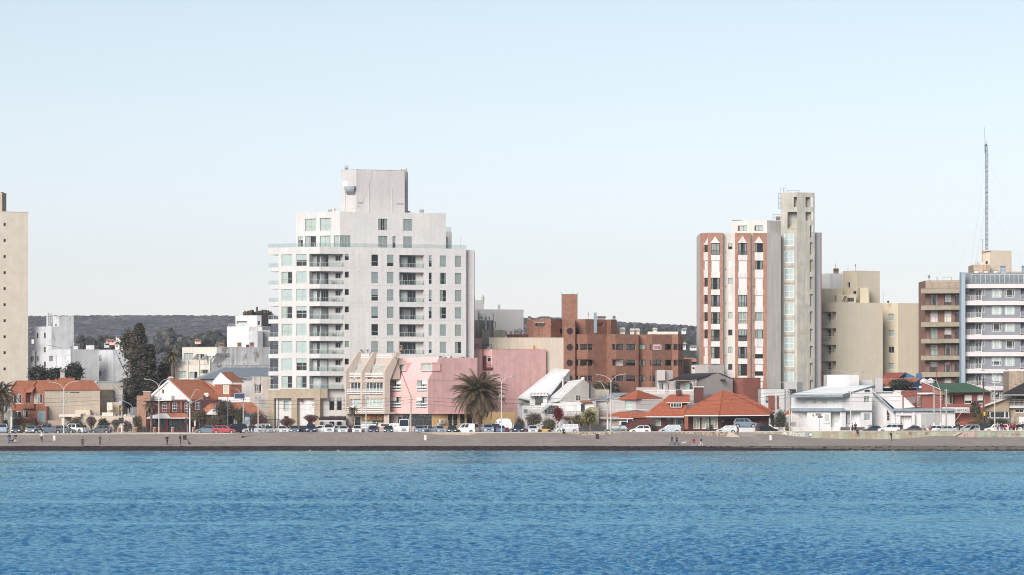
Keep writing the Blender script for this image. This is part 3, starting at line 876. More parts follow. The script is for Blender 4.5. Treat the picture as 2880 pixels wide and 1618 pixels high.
B.cbox('ac_unit',292,312,314,352,710.5,.6,M_CREAM)
b=MB();b.tube(at(436,364,706),at(592,394,706),.04,.04,BKM,5);B.part('roof_cable',b)
B=Bld('low_cream_building','long low cream wall with pale blue parapet between white flats and dark conifer','building',1010,694)
k=Block(B,[(885,690),(1135,694)],712,M_CREAM,depth=9,coping=mat('pale_blue_coping',(.45,.52,.58)),cop_h=.3);k.done()
# --- brick gable house with terracotta roof
B=Bld('brick_house','red brick house with two small gables and long terracotta roof above a beige side wall','house',412,664)
pl=corner(100,412,924,664,30,40)
k=Block(B,pl,772,M_REDBRICK,side_m=M_BEIGE2)
W_=dict(fm=WPT,ft=.10,rec=.08)
k.win(0,122,815,156,905,cols=(),fill='d',**W_);k.win(0,160,815,197,905,cols=(.35,),fill='e',**W_)
k.win(0,314,813,350,905,cols=(.3,),fill='c',**W_);k.win(0,356,813,391,905,cols=(.3,),fill='d',**W_)
g,r_=k.recess(0,237,803,290,905,1.4);B.surf(g,255,810,287,903,cols=(.5,),fm=WPT)
k.win(0,140,975,197,1042,cols=(.3,),fill='d',**W_);k.win(0,212,967,260,1040,cols=(.4,),fill='e',**W_)
k.win(1,603,798,632,806,cols=(),fill='d',rec=.1);k.win(1,645,797,740,808,cols=(),fill='d',rec=.1)
k.done()
f0,f1=k.fc
Yat=lambda fc,x:fc.A.y+fc.u.y*fc.tz(x,0)[0]
b=MB();ap=at(350,687,Yat(f0,350));le=at(290,772,Yat(f0,290));ri=at(412,772,Yat(f0,412))
b.prism([le,ri,ap],-f0.n*.3,M_REDBRICK)
ap2=at(155,692,Yat(f0,155));b.prism([at(100,772,Yat(f0,100)),at(215,772,Yat(f0,215)),ap2],-f0.n*.3,M_REDBRICK)
B.part('gable_wall',b)
# each gable has its own pair of slopes running back along the side wall
S=(f1.P(f1.len,0)-f1.P(0,0));S.z=0
ov=f0.n*.35
def gable_roof(le,ri,ap,vec,courses,name='roof'):
 for a_,r1 in((ri,1),(le,0)):
  b=MB();d=(a_-ap);a2=ap+d*1.06
  for i in range(courses):
   q0=a2.lerp(ap,i/courses);q1=a2.lerp(ap,(i+1)/courses);up=V3((0,0,.045))
   b.quad(q0+ov+up,q0+vec+up,q1+vec,q1+ov,M_TILE);b.quad(q0+ov,q0+vec,q0+vec+up,q0+ov+up,M_TILE)
  dn=V3((0,0,-.12));b.hexa((a2+ov+dn,a2+vec+dn,ap+vec+dn,ap+ov+dn,a2+ov,a2+vec,ap+vec-V3((0,0,.01)),ap+ov-V3((0,0,.01))),M_TILE)
  B.part(name,b)
gable_roof(le,ri,ap,S,11)
gable_roof(at(100,772,Yat(f0,100)),at(222,772,Yat(f0,222)),ap2+V3((.1,0,0)),S*.9,10)
B.slab('roof',[(235,800,663.2),(300,790,663.2),(330,745,665),(300,750,665.5)],.1,M_TILE)
k2=Block(B,corner(330,425,437,662.4,30,40),937,M_REDBRICK,name='bay',coping=M_REDBRICK)
k2.win(0,342,970,422,1078,cols=(),fm=WPT,ft=.18,fill='s',rec=.12,shm=mat('green_grey_shutter',(.20,.26,.27)));k2.done()
B.box('balcony_parapet',f0,198,910,312,952,.7,0,M_REDBRICK);B.box('window_sill',k2.fc[0],318,1100,428,1108,.25,0,M_CREAM)
b=MB()
for x in(205,220,240,262):b.tube(at(x,912,662.6),at(x,895,662.6),.05,.05,WPT,5)
B.part('balcony_ornaments',b)
# outside stair with dark red rails
b=MB()
for i in range(9):
 x=110+i*24;y=1120-i*10
 b.box(at(x,0,661).x,at(x+26,0,661).x,660.6,662.2,2.6,at(0,y,661).z,M_TIMBER)
for dy in(0,14,28):b.tube(at(95,1092-dy,660.6),at(318,1004+24-dy,660.6),.05,.05,M_TIMBER,5)
for i in range(10):b.tube(at(100+i*23,1118-i*9,660.6),at(100+i*23,1062-i*9,660.6),.035,.035,M_TIMBER,5)
B.part('outside_stair',b)
B.cbox('chimney',556,612,597,690,672,.9,M_GREYR);B.cbox('chimney_cap',552,590,601,612,671.8,1.3,mat('slate_grey',(.14,.13,.13)))
B.cbox('roof_wall',540,667,692,692,671.5,.5,M_REDBRICK)
for x in(435,505,560):B.cbox('ridge_vent',x,676,x+22,690,669.8,.5,M_REDBRICK)
for x,y in((132,1042),(178,1042)):
 b=MB();c_=at(x,y,660.8);b.lathe(c_,[(.05,-.15),(.25,-.05),(.32,.08),(.2,.14)],M_WHITE,10);tag(b.build('satellite_dish',None,origin=c_),'small white dish on the %s of the brick stair house'%('west corner' if x<150 else 'porch, nearer the stair'),'satellite dish','satellite dishes by the brick stair')
 # --- low beige buildings and roofs east of it
B=Bld('low_beige_building','low beige flat-roofed shop with a cluttered roof behind the bare bushes','building',900,662)
k=Block(B,[(748,661),(1245,663)],1022,M_BEIGE2,depth=8,coping=M_CREAM,cop_h=.08);k.done()
k=Block(B,[(925,672),(1046,676)],776,mat('olive_beige_render',(.40,.33,.22),var=.1,streak=.2),depth=8,name='rear_wall')
k.win(0,928,835,950,845,cols=(.33,.66),fill='d',rec=.08);k.win(0,966,835,1014,845,cols=(.2,.4,.6,.8),fill='d',rec=.08);k.done()
Block(B,[(1046,677),(1135,677)],782,M_GREYR,depth=8,name='rear_wall').done()
Block(B,[(990,669),(1102,670)],893,M_BEIGE2,depth=3,name='tank_room').done()
B.cbox('roof_tank',988,893,1040,965,667,1.4,M_CREAM)
B.cbox('rooftop_room',693,965,832,1020,666,3,M_BEIGE2);B.cbox('rooftop_slab',545,1004,745,1028,660,4,M_CREAM)
B.cbox('porch_column',570,1028,597,1118,660.4,.5,M_CREAM);B.cbox('porch_wall',600,1028,660,1070,663,.3,M_CREAM)
B.cbox('garden_wall',440,1062,572,1112,661,.3,mat('tan_garden_wall',(.36,.28,.21),var=.1,streak=.15))
rn=random.Random(4);b=MB()
for i in range(26):
 x=rn.uniform(700,1230);w=rn.uniform(6,26);h=rn.uniform(6,28)
 B.cbox('',x,1021-h,x+w,1021,rn.uniform(663.5,666),.7,rn.choice((M_GREYR,M_TIMBER,GALV,M_BEIGE,M_PALEBRICK)),mb=b)
B.part('rooftop_clutter',b)
B.cbox('rooftop_block',943,988,1046,1020,662.5,1.0,M_CREAM)
B=Bld('pale_house','pale cottage piece with grey window behind the shaggy palm','house',40,668)
k=Block(B,[(-80,668),(125,670)],740,M_WHITE,depth=5);k.win(0,5,1012,38,1050,cols=(.5,),fill='d');k.done()
Block(B,[(30,662),(120,662)],968,mat('sage_render',(.42,.43,.36)),depth=4,name='garden_wall').done()
# --- restaurant: white gable, terracotta roofs, dark verandah
Q(*QB)
B=Bld('restaurant_house','big white-gabled brick house with terracotta roofs and a dark ground-floor verandah','house',505,664)
pl=corner(165,505,985,664,32,42)
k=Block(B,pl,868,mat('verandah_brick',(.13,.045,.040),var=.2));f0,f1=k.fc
k.done()
b=MB()
ap=at(312,690,Yat(f0,312));le=at(158,826,Yat(f0,158));ri=at(512,880,Yat(f0,512))
b.prism([le,at(158,880,Yat(f0,158)),ri,ap],-f0.n*.4,M_WHITESIDING);B.part('gable_wall',b)
b=MB()
for i in range(1,14):
 z=le.z+(ap.z-le.z)*i/14-.9;t0=f0.tz(175+i*7,0)[0];t1=f0.tz(490-i*11,0)[0]
 b.obox(f0.P(t0,z,.035),f0.u*(t1-t0),-f0.n*.03,V3((0,0,.05)),M_WHITESIDING)
B.part('siding_boards',b)
b=MB();c_=f0.P(*f0.tz(260,793),.06);q=f0.u
for j in range(10):
 a0,a1=2*math.pi*j/10,2*math.pi*(j+1)/10
 b.face([c_,c_+q*.2*math.cos(a0)+V3((0,0,.42*math.sin(a0))),c_+q*.2*math.cos(a1)+V3((0,0,.42*math.sin(a1)))],M_TIMBER)
B.part('oval_window',b)
def barge(pts,w=.42,t=.5):
 b=MB()
 for a_,c_ in zip(pts[:-1],pts[1:]):b.hexa((a_-V3((0,0,w)),c_-V3((0,0,w)),c_-V3((0,0,w))-f0.n*t,a_-V3((0,0,w))-f0.n*t,a_,c_,c_-f0.n*t,a_-f0.n*t),M_WHITE2)
 B.part('bargeboard',b)
up=V3((0,0,.12))
barge([le+f0.n*.3-f0.u*.3-up*.5,ap+f0.n*.3+up,ri+f0.n*.3+f0.u*.3-up])
Yr1=Yat(f0,312)
B.slab('roof',[(517,868,664.2),(850,868,664.2+333*mpp(668)*.9),(608,682,Yr1+333*mpp(668)*.9),(322,682,Yr1-.2)],.14,M_TILE,courses=20)
B.slab('roof',[(845,868,669.8),(720,735,671),(608,682,Yr1+6.2),(640,700,671)],.1,M_TILE)
b=MB();B.box('',f0,137,833,336,880,1.0,0,M_WHITESIDING,mb=b);B.part('balcony_parapet',b)
B.cbox('chimney',310,652,350,692,667,.8,M_PALEBRICK);B.cbox('chimney_cap',304,664,356,670,666.8,1.1,M_WHITE2)
B.cbox('chimney',640,806,676,842,666.4,.7,M_CREAM);B.cbox('chimney_cap',634,818,682,824,666.2,1.0,M_WHITE2)
B.cbox('chimney',15,832,102,1115,665,2,M_PALEBRICK);B.cbox('chimney',76,797,142,880,664.6,1.2,M_PALEBRICK);B.cbox('chimney_cap',72,793,146,799,664.5,1.4,M_WHITE2)
# upper brick volume with its own gable
k=Block(B,corner(735,878,985,669,28,40),728,M_REDBRICK,zbot=9,name='upper_room');g0,g1=k.fc
k.win(0,812,735,868,815,cols=(.5,),fm=WPT,ft=.13,fill='c',cm=CURTAIN2,rec=.08);k.done()
b=MB();a1=at(790,618,Yat(g0,790));l1=at(718,700,Yat(g0,718));r1=at(895,722,Yat(g0,890)-.3)
b.prism([l1,at(718,728,Yat(g0,718)),r1,a1],-g0.n*.4,M_WHITE2);B.part('gable_wall',b)
B.slab('roof',[(893,706,668.6),(1008,706,672.2),(893,612,674.5),(790,614,671)],.2,M_TILE,courses=12,edge=M_WHITE2)
# white-framed windows of the upper verandah
b=MB();B.box('',f0,232,886,500,892,.35,0,M_TIMBER,mb=b);B.part('verandah_beam',b)
for x0,x1 in((255,295),(345,388),(460,488)):B.surf(f0,x0,895,x1,982,cols=(.5,),rows=(.35,.7),fm=WPT)
B.surf(f1,560,893,600,962,cols=(.33,.66),rows=(.5,),fm=WPT)
rail(B,f0,232,960,500,992,.6,'vbars',M_TIMBER);rail(B,f1,512,965,660,992,.5,'vbars',M_TIMBER)
b=MB()
for x in(310,420):B.box('',f0,x,892,x+14,990,.5,-.2,M_REDBRICK,mb=b)
B.part('verandah_posts',b)
# ground floor: white fascia, tiled skirt roof, red posts, glazing
B.slab('roof',[(325,1032,661.6),(492,1032,661.6),(470,994,663.6),(292,996,663.6)],.12,M_TILE,courses=6)
b=MB();b.prism([at(105,1038,661.5),at(330,1038,661.5),at(292,996,661.5),at(235,996,661.5),at(165,1012,661.5)],(0,.4,0),M_WHITE2);B.part('fascia',b)
B.cbox('fascia',105,1036,505,1044,661.4,2,M_WHITE2)
b=MB()
for x in(110,285,470,500):B.cbox('',x,1044,x+16,1150,661.6,.35,mat('oxblood_paint',(.14,.02,.022)),mb=b)
B.part('verandah_posts',b)
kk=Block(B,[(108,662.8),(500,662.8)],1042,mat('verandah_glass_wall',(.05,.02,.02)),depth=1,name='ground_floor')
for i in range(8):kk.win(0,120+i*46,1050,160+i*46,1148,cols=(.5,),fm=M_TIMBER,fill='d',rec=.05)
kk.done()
rn=random.Random(9)
for i in range(6):
 x=205+i*12+rn.random()*4;c_=at(x,1140,661.0)
 b=MB();b.lathe(c_+V3((0,0,0)),[(.16,-.2),(.2,.2),(.17,.34)],mat('orange_red_plastic',(.42,.06,.03)),8)
 if i<3:tag(b.build('terrace_chair',origin=c_),'orange-red chair on the restaurant terrace, %s in from the brick chimney'%('first','second','third')[i],'chair','orange terrace chairs')
 # small gable and right-hand roof over dark openings
b=MB();b.prism([at(648,1008,662),at(772,1008,662),at(772,905,662)],(0,.35,0),M_WHITESIDING);B.part('gable_wall',b)
B.slab('roof',[(570,1012,662.6),(655,1012,662.6),(770,905,664),(690,905,665)],.1,M_TILE,courses=6)
B.slab('roof',[(935,978,663),(1198,1002,664),(1080,894,668),(872,894,667)],.12,M_TILE,courses=12)
B.cbox('parapet',770,845,1060,893,668,.3,M_WHITE2)
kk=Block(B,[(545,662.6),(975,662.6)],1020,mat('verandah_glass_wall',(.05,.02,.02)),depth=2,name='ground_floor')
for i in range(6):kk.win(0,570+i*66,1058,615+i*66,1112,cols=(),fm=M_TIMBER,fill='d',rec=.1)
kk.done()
b=MB()
for x in(545,912,930):B.cbox('',x,1045,x+14,1115,661.8,.3,M_CREAM,mb=b)
B.part('verandah_posts',b)
# --- cream flats with balconies and a weathered end wall
B=Bld('cream_apartment_building','cream balconied flats ending in a long white wall with peeling paint','apartment building',720,690)
k=Block(B,corner(435,755,1248,692,25,40),386,M_CREAM,side_m=M_WORN,coping=M_CREAM,cop_h=.1,name='upper_storey')
k.win(0,450,438,536,505,cols=(.25,.5,.75),fill='c',fm=WPT);k.win(0,570,447,640,505,cols=(.3,.65),fill='e',fm=WPT)
k.win(0,663,465,705,540,cols=(.5,),fill='c',fm=WPT);k.win(0,714,465,747,500,cols=(.5,),fill='d',fm=WPT)
B.box('roller_box',k.fc[0],663,437,750,463,.08,0,M_WHITE2)
F0=k.fc[0]
for xa,xb in((487,572),(590,663)):
 b=MB();o_=F0.P(*F0.tz(xb,500));b.prism([o_,o_+V3((0,0,1.3)),o_+F0.n*2.4+F0.u*0],F0.u*.12,M_WHITE2);B.part('balcony_divider',b)
k.done()
k=Block(B,corner(368,695,1248,689,25,40),548,M_CREAM,side_m=M_WORN,name='lower_storeys',coping=M_CREAM,cop_h=.05)
k.win(0,396,603,472,675,cols=(.33,.66),rows=(.5,),fill='c',fm=WPT);k.win(0,502,612,575,675,cols=(.5,),fill='e',fm=WPT);k.win(0,605,592,680,632,cols=(.5,),fill='g',fm=WPT)
k.done();F0=k.fc[0]
for x in(375,478,583,684):B.box('pilaster',F0,x,503,x+10,690,.3,0,M_CREAM)
rail(B,F0,387,503,470,547,.1,'glass',WPT);rail(B,F0,489,505,578,547,.1,'vbars',M_CREAM);rail(B,F0,594,503,682,547,.1,'vbars',GYM)
B.prism('end_wall',[(700,500,690.5),(755,440,690.5),(1246,440,703),(1246,556,703),(696,556,690.5)],(0,.2,0),M_WORN)
B=Bld('blue_roofed_hall','hall with a broad slate-blue sheet roof behind the terracotta roofs','building',900,684)
M_BLUEROOF=mat('slate_blue_sheet_roof',(.20,.24,.28),var=.06,rough=.6)
B.slab('roof',[(598,670,678),(1246,662,681),(1246,572,690),(826,572,688)],.12,M_BLUEROOF)
B.slab('roof_hip',[(548,672,677.5),(598,670,678),(826,572,688),(800,568,690)],.2,mat('grey_verge',(.36,.36,.37)))
Block(B,[(596,679),(1100,681)],666,M_WHITE,depth=6).done()
for x in(630,):roof_vent(B,1205,622,1230,655,684,GYM)
# --- white modern house on the skyline, with black block
B=Bld('white_modern_house','boxy bright white house with glass terrace and black block, high left of the tower','house',1000,720)
k=Block(B,corner(928,1125,1168,722,20,45),90,M_WHITE2,zbot=20,name='upper_storey')
k.win(0,938,142,1036,168,cols=(.33,.66),fill='h',rec=.5);k.win(1,1134,143,1160,178,cols=(),fill='d');k.done()
k=Block(B,corner(850,1050,1130,718,15,45),193,M_WHITE2,name='main_storey');k.done()
rail(B,k.fc[0],862,168,1046,193,-.2,'glass')
k=Block(B,corner(1048,1132,1180,712,25,50),236,M_WORN2,name='stair_room');k.done()
k=Block(B,[(1158,714),(1250,716)],236,M_WHITE,depth=8,name='side_wing');k.done()
Block(B,[(1135,716),(1250,717)],195,M_WHITE2,depth=6,name='terrace',zbot=18).done()
rail(B,Facet(at(1135,0,716),at(1250,0,717)),1175,190,1248,228,.1,'glass')
Block(B,[(1113,730),(1238,730)],66,mat('near_black_cladding',(.018,.014,.018)),depth=6,zbot=18,name='black_block').done()
B.cbox('flue',1118,10,1134,68,731,.6,BKM)
B.cbox('entrance_recess',1025,360,1052,384,711.5,.6,M_TIMBER)
M_RUST=mat('rusty_vent',(.26,.17,.11),var=.3,scale=4)
for x0,y0,x1,y1,Y in((940,340,985,384,700),(1055,338,1100,384,700),(770,345,828,384,702)):
 o_=roof_vent(B,x0,y0,x1,y1,Y,M_RUST)
 # --- cream house hard against the tower
B=Bld('cream_house','plain cream house with one curtained window and tiny balcony beside the tower podium','house',1100,672)
k=Block(B,[(1056,672),(1240,674)],818,M_CREAM,depth=6,name='lower_storey');k.done()
k=Block(B,[(1082,674),(1252,676)],657,M_CREAM,depth=6,coping=M_WHITE,cop_h=.06)
k.win(0,1106,728,1172,812,cols=(.33,.66),fill='e',fm=WPT,ft=.09);k.done();F0=k.fc[0]
rail(B,F0,1062,795,1178,816,.8,'vbars',M_CREAM,nbars=4)
b=MB()
for x in(1100,1150):B.box('',F0,x,655,x+5,728,.12,0,M_WHITE,mb=b)
B.part('downpipe',b)
B.cbox('wall_lamp',1110,836,1128,860,671.4,.3,GYM);B.cbox('wall_lamp',1140,836,1160,860,671.4,.3,GYM)
B.cbox('pilaster',986,725,1000,780,682,.2,M_TIMBER)
# == BUILDINGS, CENTRE
M_TOWER=mat('pale_tower_render',(.585,.572,.558),var=.05,streak=.08,scale=.25)
M_TOWER2=mat('grey_tower_render',(.52,.50,.49),var=.05,streak=.08,scale=.25)
Q(*QC)
B=Bld('apartment_tower','tallest pale grey apartment tower with chamfered front, stepped top and glass balconies','apartment building',500,668)
AL,AR=26,19
YC=668.0
k=Block(B,corner(135,500,1797,YC,AL,AR),800,M_TOWER,zbot=CAM_H-(860+768/3.2875-HZ)*YC/FL)
zc=lambda y:CAM_H-(px(0,y)[1]-HZ)*YC/FL
row=lambda r:zc(862+154.3*r)
U1=mpp(YC)
fL,fR=k.fc
rn=random.Random(21)
W_=dict(fm=mat('pale_aluminium',(.52,.53,.53),rough=.4),ft=.07,rec=.11)
fillsA='bbbcbcbbc';fillsB='hbbcbcgbb'
loggias=[]
for r in range(8):
 zt=row(r);h=107*U1
 k.winz(0,163,257,zt-h,zt,cols=(.55,),rows=(.40,),fill=rn.choice('bbche'),**W_)
 k.winz(0,292,385,zt-h,zt,cols=(.55,),rows=(.40,),fill=rn.choice('bbchbe'),**W_)
 hh=114*U1
 ta=fL.tz(409,0)[0];k.holez(0,0,0,zt-hh,zt+.02,1.5,'r',ta,fL.len,(0,.62));
 tb=fR.tz(712,0)[0];k.holez(1,0,0,zt-hh,zt+.02,1.5,'l',0,tb,(.62,0))
 loggias.append((zt,hh,ta,tb))
 if r<7:k.winz(1,722,762,zt-56*U1,zt,cols=(),fill=rn.choice('ddch'),**W_)
 # right-hand columns
 k.winz(1,958,1020,zt-104*U1,zt,cols=(),rows=(.38,),fill=rn.choice('bhhcgd'),**W_)
 k.winz(1,1096,1157,zt-104*U1,zt,cols=(),rows=(.38,),fill=rn.choice('bbhcc'),**W_)
 k.winz(1,1466,1495,zt-104*U1,zt,cols=(),rows=(.40,),fill=rn.choice('bhdh'),**W_)
 k.winz(1,1563,1622,zt-104*U1,zt,cols=(),rows=(.38,),fill=rn.choice('bbhcge'),**W_)
 k.winz(1,1697,1755,zt-104*U1,zt,cols=(),rows=(.38,),fill=rn.choice('bbhcge'),**W_)
 tl,tr=fR.tz(1205,0)[0],fR.tz(1425,0)[0]
 k.holez(1,0,0,zt-112*U1,zt,1.3,'',tl,tr)
k.done()
gL=Facet(fL.P(0,0,-1.5),fL.P(fL.len,0,-1.5));gR=Facet(fR.P(0,0,-1.5),fR.P(fR.len,0,-1.5));gG=Facet(fR.P(0,0,-1.3),fR.P(fR.len,0,-1.3))
tl,tr=fR.tz(1205,0)[0],fR.tz(1425,0)[0]
rootp=wpos(B.root)
def rail_t(fc,t0,t1,z0,z1,out,m=ALU,n=None):
 """glass railing between two stations of a facet"""
 b=MB();L=t1-t0;n=n or max(2,int(round(L/1.1))+1);K=V3((0,0,1))
 b.obox(fc.P(t0,z1-.05,out),fc.u*L,-fc.n*.06,K*.05,m);b.obox(fc.P(t0,z0,out-.01),fc.u*L,-fc.n*.04,K*.04,m)
 for i in range(n):b.obox(fc.P(t0+(L-.05)*i/(n-1),z0+.041,out-.008),fc.u*.05,-fc.n*.05,K*(z1-z0-.093),m)
 o=B.part('balcony_railing',b)
 for i in range(n-1):
  ta=t0+(L-.05)*i/(n-1)+.07;tb=t0+(L-.05)*(i+1)/(n-1)-.02
  addobj('glass_panel',unit(RAILGLASS),o,fc.P(ta,z0+.06,out-.02)-rootp,fc.rz,(tb-ta,.012,z1-z0-.14))
LB_=[mat('loggia_curtain_'+n_,c_,var=.15,scale=2)for n_,c_ in(('pale',(.42,.46,.44)),('grey',(.26,.29,.29)),('dim',(.15,.16,.16)))]
M_TERRACE=mat('terrace_furniture_white',(.5,.48,.45),var=.1)
for r,(zt,hh,ta,tb)in enumerate(loggias):
 zb=zt-hh
 # sliding glass doors at the back of the corner loggia, railing along its front
 w=gL.len-.62-ta
 B.window(gL,ta+.05,gL.len-.68,zb+.02,zt-.12,cols=(.5,),deep=0,rec=0,proud=.06,fill='d',fm=ALU,name='sliding_door')
 B.window(gR,.66,tb*.46,zb+.02,zt-.12,cols=(.3,.65),deep=0,rec=0,proud=.06,fill='d',fm=ALU,name='sliding_door')
 for g_,a_,c_ in((gL,ta+.1,gL.len-.7),(gR,.7,tb*.30)):
  if rn.random()<.75:addobj('curtain',pleat_mesh(CURTAIN),None)if False else None
 if r%8!=2:
  b=MB();b.obox(gR.P(.72,zb+.05,.085),gR.u*(tb*(.14 if r in(0,1)else .26)),gR.n*.01,V3((0,0,zt-zb-.3)),rn.choice(LB_));B.part('balcony_blind',b)
 b=MB();b.obox(gL.P(ta+.12,zb+.05,.085),gL.u*(w*rn.choice((.35,.5,.85))),gL.n*.01,V3((0,0,zt-zb-.3)),rn.choice(LB_));B.part('balcony_blind',b)
 B.window(gR,tb*.74,tb-.15,zt-.85*hh*.6,zt-.2,cols=(.55,),deep=0,rec=0,proud=.06,fill='d',fm=ALU)
 zr=zb+.85
 rail_t(fL,ta,fL.len-.03,zb,zr,.02);rail_t(fR,.03,tb,zb,zr,.02)
 # middle loggia
 zb2=zt-112*U1
 B.window(gG,tl+.1,tl+(tr-tl)*.74,zb2+.02,zt-.12,cols=(.28,.55,.8),deep=0,rec=0,proud=.06,fill='d',fm=ALU,name='sliding_door')
 b=MB();f=rn.choice((.25,.5,.7));b.obox(gG.P(tl+.2,zb2+.05,.085),gG.u*((tr-tl)*.70*f),gG.n*.01,V3((0,0,zt-zb2-.3)),rn.choice(LB_));B.part('balcony_blind',b)
 rail_t(fR,tl,tr,zb2,zb2+.85,.02)
 # table and chairs left out on some balconies
 if r in(1,2,4,5,6):
  b=MB();c_=fR.P(tb*.55,zb,-.7)
  b.lathe(c_,[(.05,0),(.05,.68),(.45,.7),(.45,.74)],M_TERRACE,10);tag(b.build('balcony_table',origin=c_),'small round table on the corner balcony, %s from the top'%('','second','third','','fifth','sixth','seventh')[r],'table','tables on the corner balconies')
  b=MB();c_=fR.P(tb*.68,zb,-.6);m_=rn.choice((M_TERRACE,M_TIMBER,mat('teal_cloth',(.05,.22,.28))))
  b.box(c_.x-.25,c_.x+.25,c_.y-.25,c_.y+.25,zb+.4,zb+.45,m_);b.box(c_.x+.2,c_.x+.25,c_.y-.25,c_.y+.25,zb+.45,zb+.95,m_)
  for dx in(-.22,.22):
   for dy in(-.22,.22):b.box(c_.x+dx-.02,c_.x+dx+.02,c_.y+dy-.02,c_.y+dy+.02,zb,zb+.4,m_)
  tag(b.build('balcony_chair',origin=c_),'chair beside the table on the corner balcony, %s from the top'%('','second','third','','fifth','sixth','seventh')[r],'chair','chairs on the corner balconies')
  # slab edges in front of the loggias and the balconies that stick out to the west
k3=V3((0,0,1))
for r in range(8):
 b=MB();zs=row(r)-114*U1
 tE=fL.tz(48,0)[0];hgt=36*U1
 if r<7:b.obox(fL.P(tE,zs-hgt,.03),fL.u*(-tE+.4),-fL.n*3.2,k3*hgt,M_TOWER)
 else:b.obox(fL.P(tE,zs-.2,.03),fL.u*(-tE+.4),-fL.n*3.2,k3*.2,M_TOWER)
 B.part('balcony_slab',b)
 rail_t(fL,tE+.03,-.02,zs,zs+.85,0,n=3)
b=MB();tE=fL.tz(46,0)[0];zt=zc(800)
b.obox(fL.P(tE,zt-62*U1,.03),fL.u*(-tE),-fL.n*5,k3*(62*U1),M_TOWER);B.part('parapet',b)
rail_t(fL,tE,fL.len,zt+.002,zt+36*U1,.0);rail_t(fR,0,fR.len,zt+.002,zt+36*U1,.0)
# string courses, one per storey
b=MB()
for r in range(8):
 z=row(r)-120*U1
 b.obox(fR.P(tb+.1,z,.02),fR.u*(fR.len-tb-.1),-fR.n*.015,k3*.05,M_TOWER2)
B.part('string_courses',b)
# rear slab
B2=Block(B,[(1790,678.6),(1866,679)],827,M_TOWER2,depth=10,name='rear_slab');B2.done()
# set-back storeys
YU=YC+3.4
def upat(x):return x
k=Block(B,corner(290,678,1618,YU,AL,AR),487,M_TOWER,zbot=zt-1.2,name='upper_storeys')
F0,F1=k.fc
k.win(0,372,552,468,663,cols=(.5,),rows=(.42,),fill='c');k.win(0,502,546,598,658,cols=(.5,),rows=(.42,),fill='c')
k.win(0,308,710,352,800,cols=(.4,),fill='h');k.win(0,372,706,468,810,cols=(.35,),fill='e');k.win(0,502,702,598,810,cols=(.45,.8),fill='c')
k.win(0,625,700,676,810,cols=(.5,),fill='c');k.win(1,682,700,775,812,cols=(.45,),fill='c')
k.win(1,1019,552,1101,655,cols=(.5,),rows=(.36,),fill='g');k.win(1,1241,556,1320,660,cols=(.5,),rows=(.38,),fill='b')
k.win(1,1020,705,1101,815,cols=(.5,),fill='c');k.win(1,1145,707,1174,818,cols=(),rows=(.5,),fill='h');k.win(1,1241,710,1320,818,cols=(.55,),fill='b')
k.done()
k=Block(B,[(1560,690-2),(1662,690-1)],662,M_TOWER,zbot=zt-2,depth=6,name='upper_annex');k.win(0,1562,716,1637,830,cols=(.5,),fill='c');k.done()
rail(B,k.fc[0],1618,627,1660,662,-.1)
k=Block(B,corner(693,822,1252,YC+7,AL,AR),118,M_TOWER2,zbot=zc(487)-1,name='lift_house',coping=M_TOWER2,cop_h=.08);F0,F1=k.fc;k.done()
Block(B,[(1240,681),(1276,682)],132,M_TOWER2,zbot=zc(487)-1,depth=4,name='lift_house_return').done()
b=MB()
for x in(936,1140):B.box('',F1,x,275,x+5,488,.12,0,M_TOWER,mb=b)
B.box('',F0,722,270,727,480,.12,0,M_TOWER,mb=b)
B.part('conduits',b)
B.box('vent_grille',F0,701,222,747,274,.08,0,WPT)
B.box('wall_grille',F1,838,406,885,414,.06,0,GYM);B.box('wall_grille',F1,1180,416,1240,424,.06,0,GYM)
# extractor hood on the wall and horn-shaped cowl on the roof
b=MB();t0,t1,z0,z1=F0.rect(730,266,817,296,.3)
b.obox(F0.P(t0,z0,.9),F0.u*(t1-t0),-F0.n*.9,k3*(z1-z0),GALV)
pr=[]
for i in range(7):
 a=math.pi/2*i/6;pr.append(F0.P(t0+.25,z0-.9*math.sin(a),.75*math.cos(a)))
b.prism([F0.P(t0+.25,z0,0)]+pr[:1]+pr[1:],F0.u*(t1-t0-.45),GALV);B.part('extractor_hood',b)
b=MB();c_=at(735,120,677)
for i in range(8):
 a0,a1=math.pi*i/8,math.pi*(i+1)/8;r_=.5
 p0=c_+V3((.05-r_*math.cos(a0)*.8,0,.25+r_*1.3*math.sin(a0)));p1=c_+V3((.05-r_*math.cos(a1)*.8,0,.25+r_*1.3*math.sin(a1)))
 b.hexa((c_+V3((0,-.4,.2)),p0+V3((0,-.4,0)),p1+V3((0,-.4,0)),c_+V3((.02,-.4,.2)),c_+V3((0,.5,.2)),p0+V3((0,.5,0)),p1+V3((0,.5,0)),c_+V3((.02,.5,.2))),GALV)
b.box(c_.x-.2,c_.x+.25,c_.y-.2,c_.y+.3,c_.z-.2,c_.z+.3,BKM);B.part('roof_cowl',b)
for x0,y0,x1,y1,Y in((600,450,640,488,674),(1382,464,1422,500,684),(1195,106,1232,130,683),(1236,104,1274,130,684)):
 roof_vent(B,x0,y0,x1,y1,Y,M_CREAM,round_=True)
B.cbox('ac_unit',574,470,602,488,674,.5,GYM);B.cbox('roof_plant',1255,484,1300,496,683,.6,GYM)
b=MB();b.path([at(640,466,673.4),at(820,464,672.6)],.03,ALU);b.tube(at(1750,716,690),at(1750,815,690),.03,.03,GYM,5);b.lathe(at(1750,720,690),[(.03,0),(.1,.05),(.03,.12)],GYM,6);B.part('roof_mast',b)
b=MB()
pts=[at(972,130,678.6),at(960,200,678.6),at(935,290,678.4),at(905,370,678.2),at(870,440,678),at(830,466,677.5)]
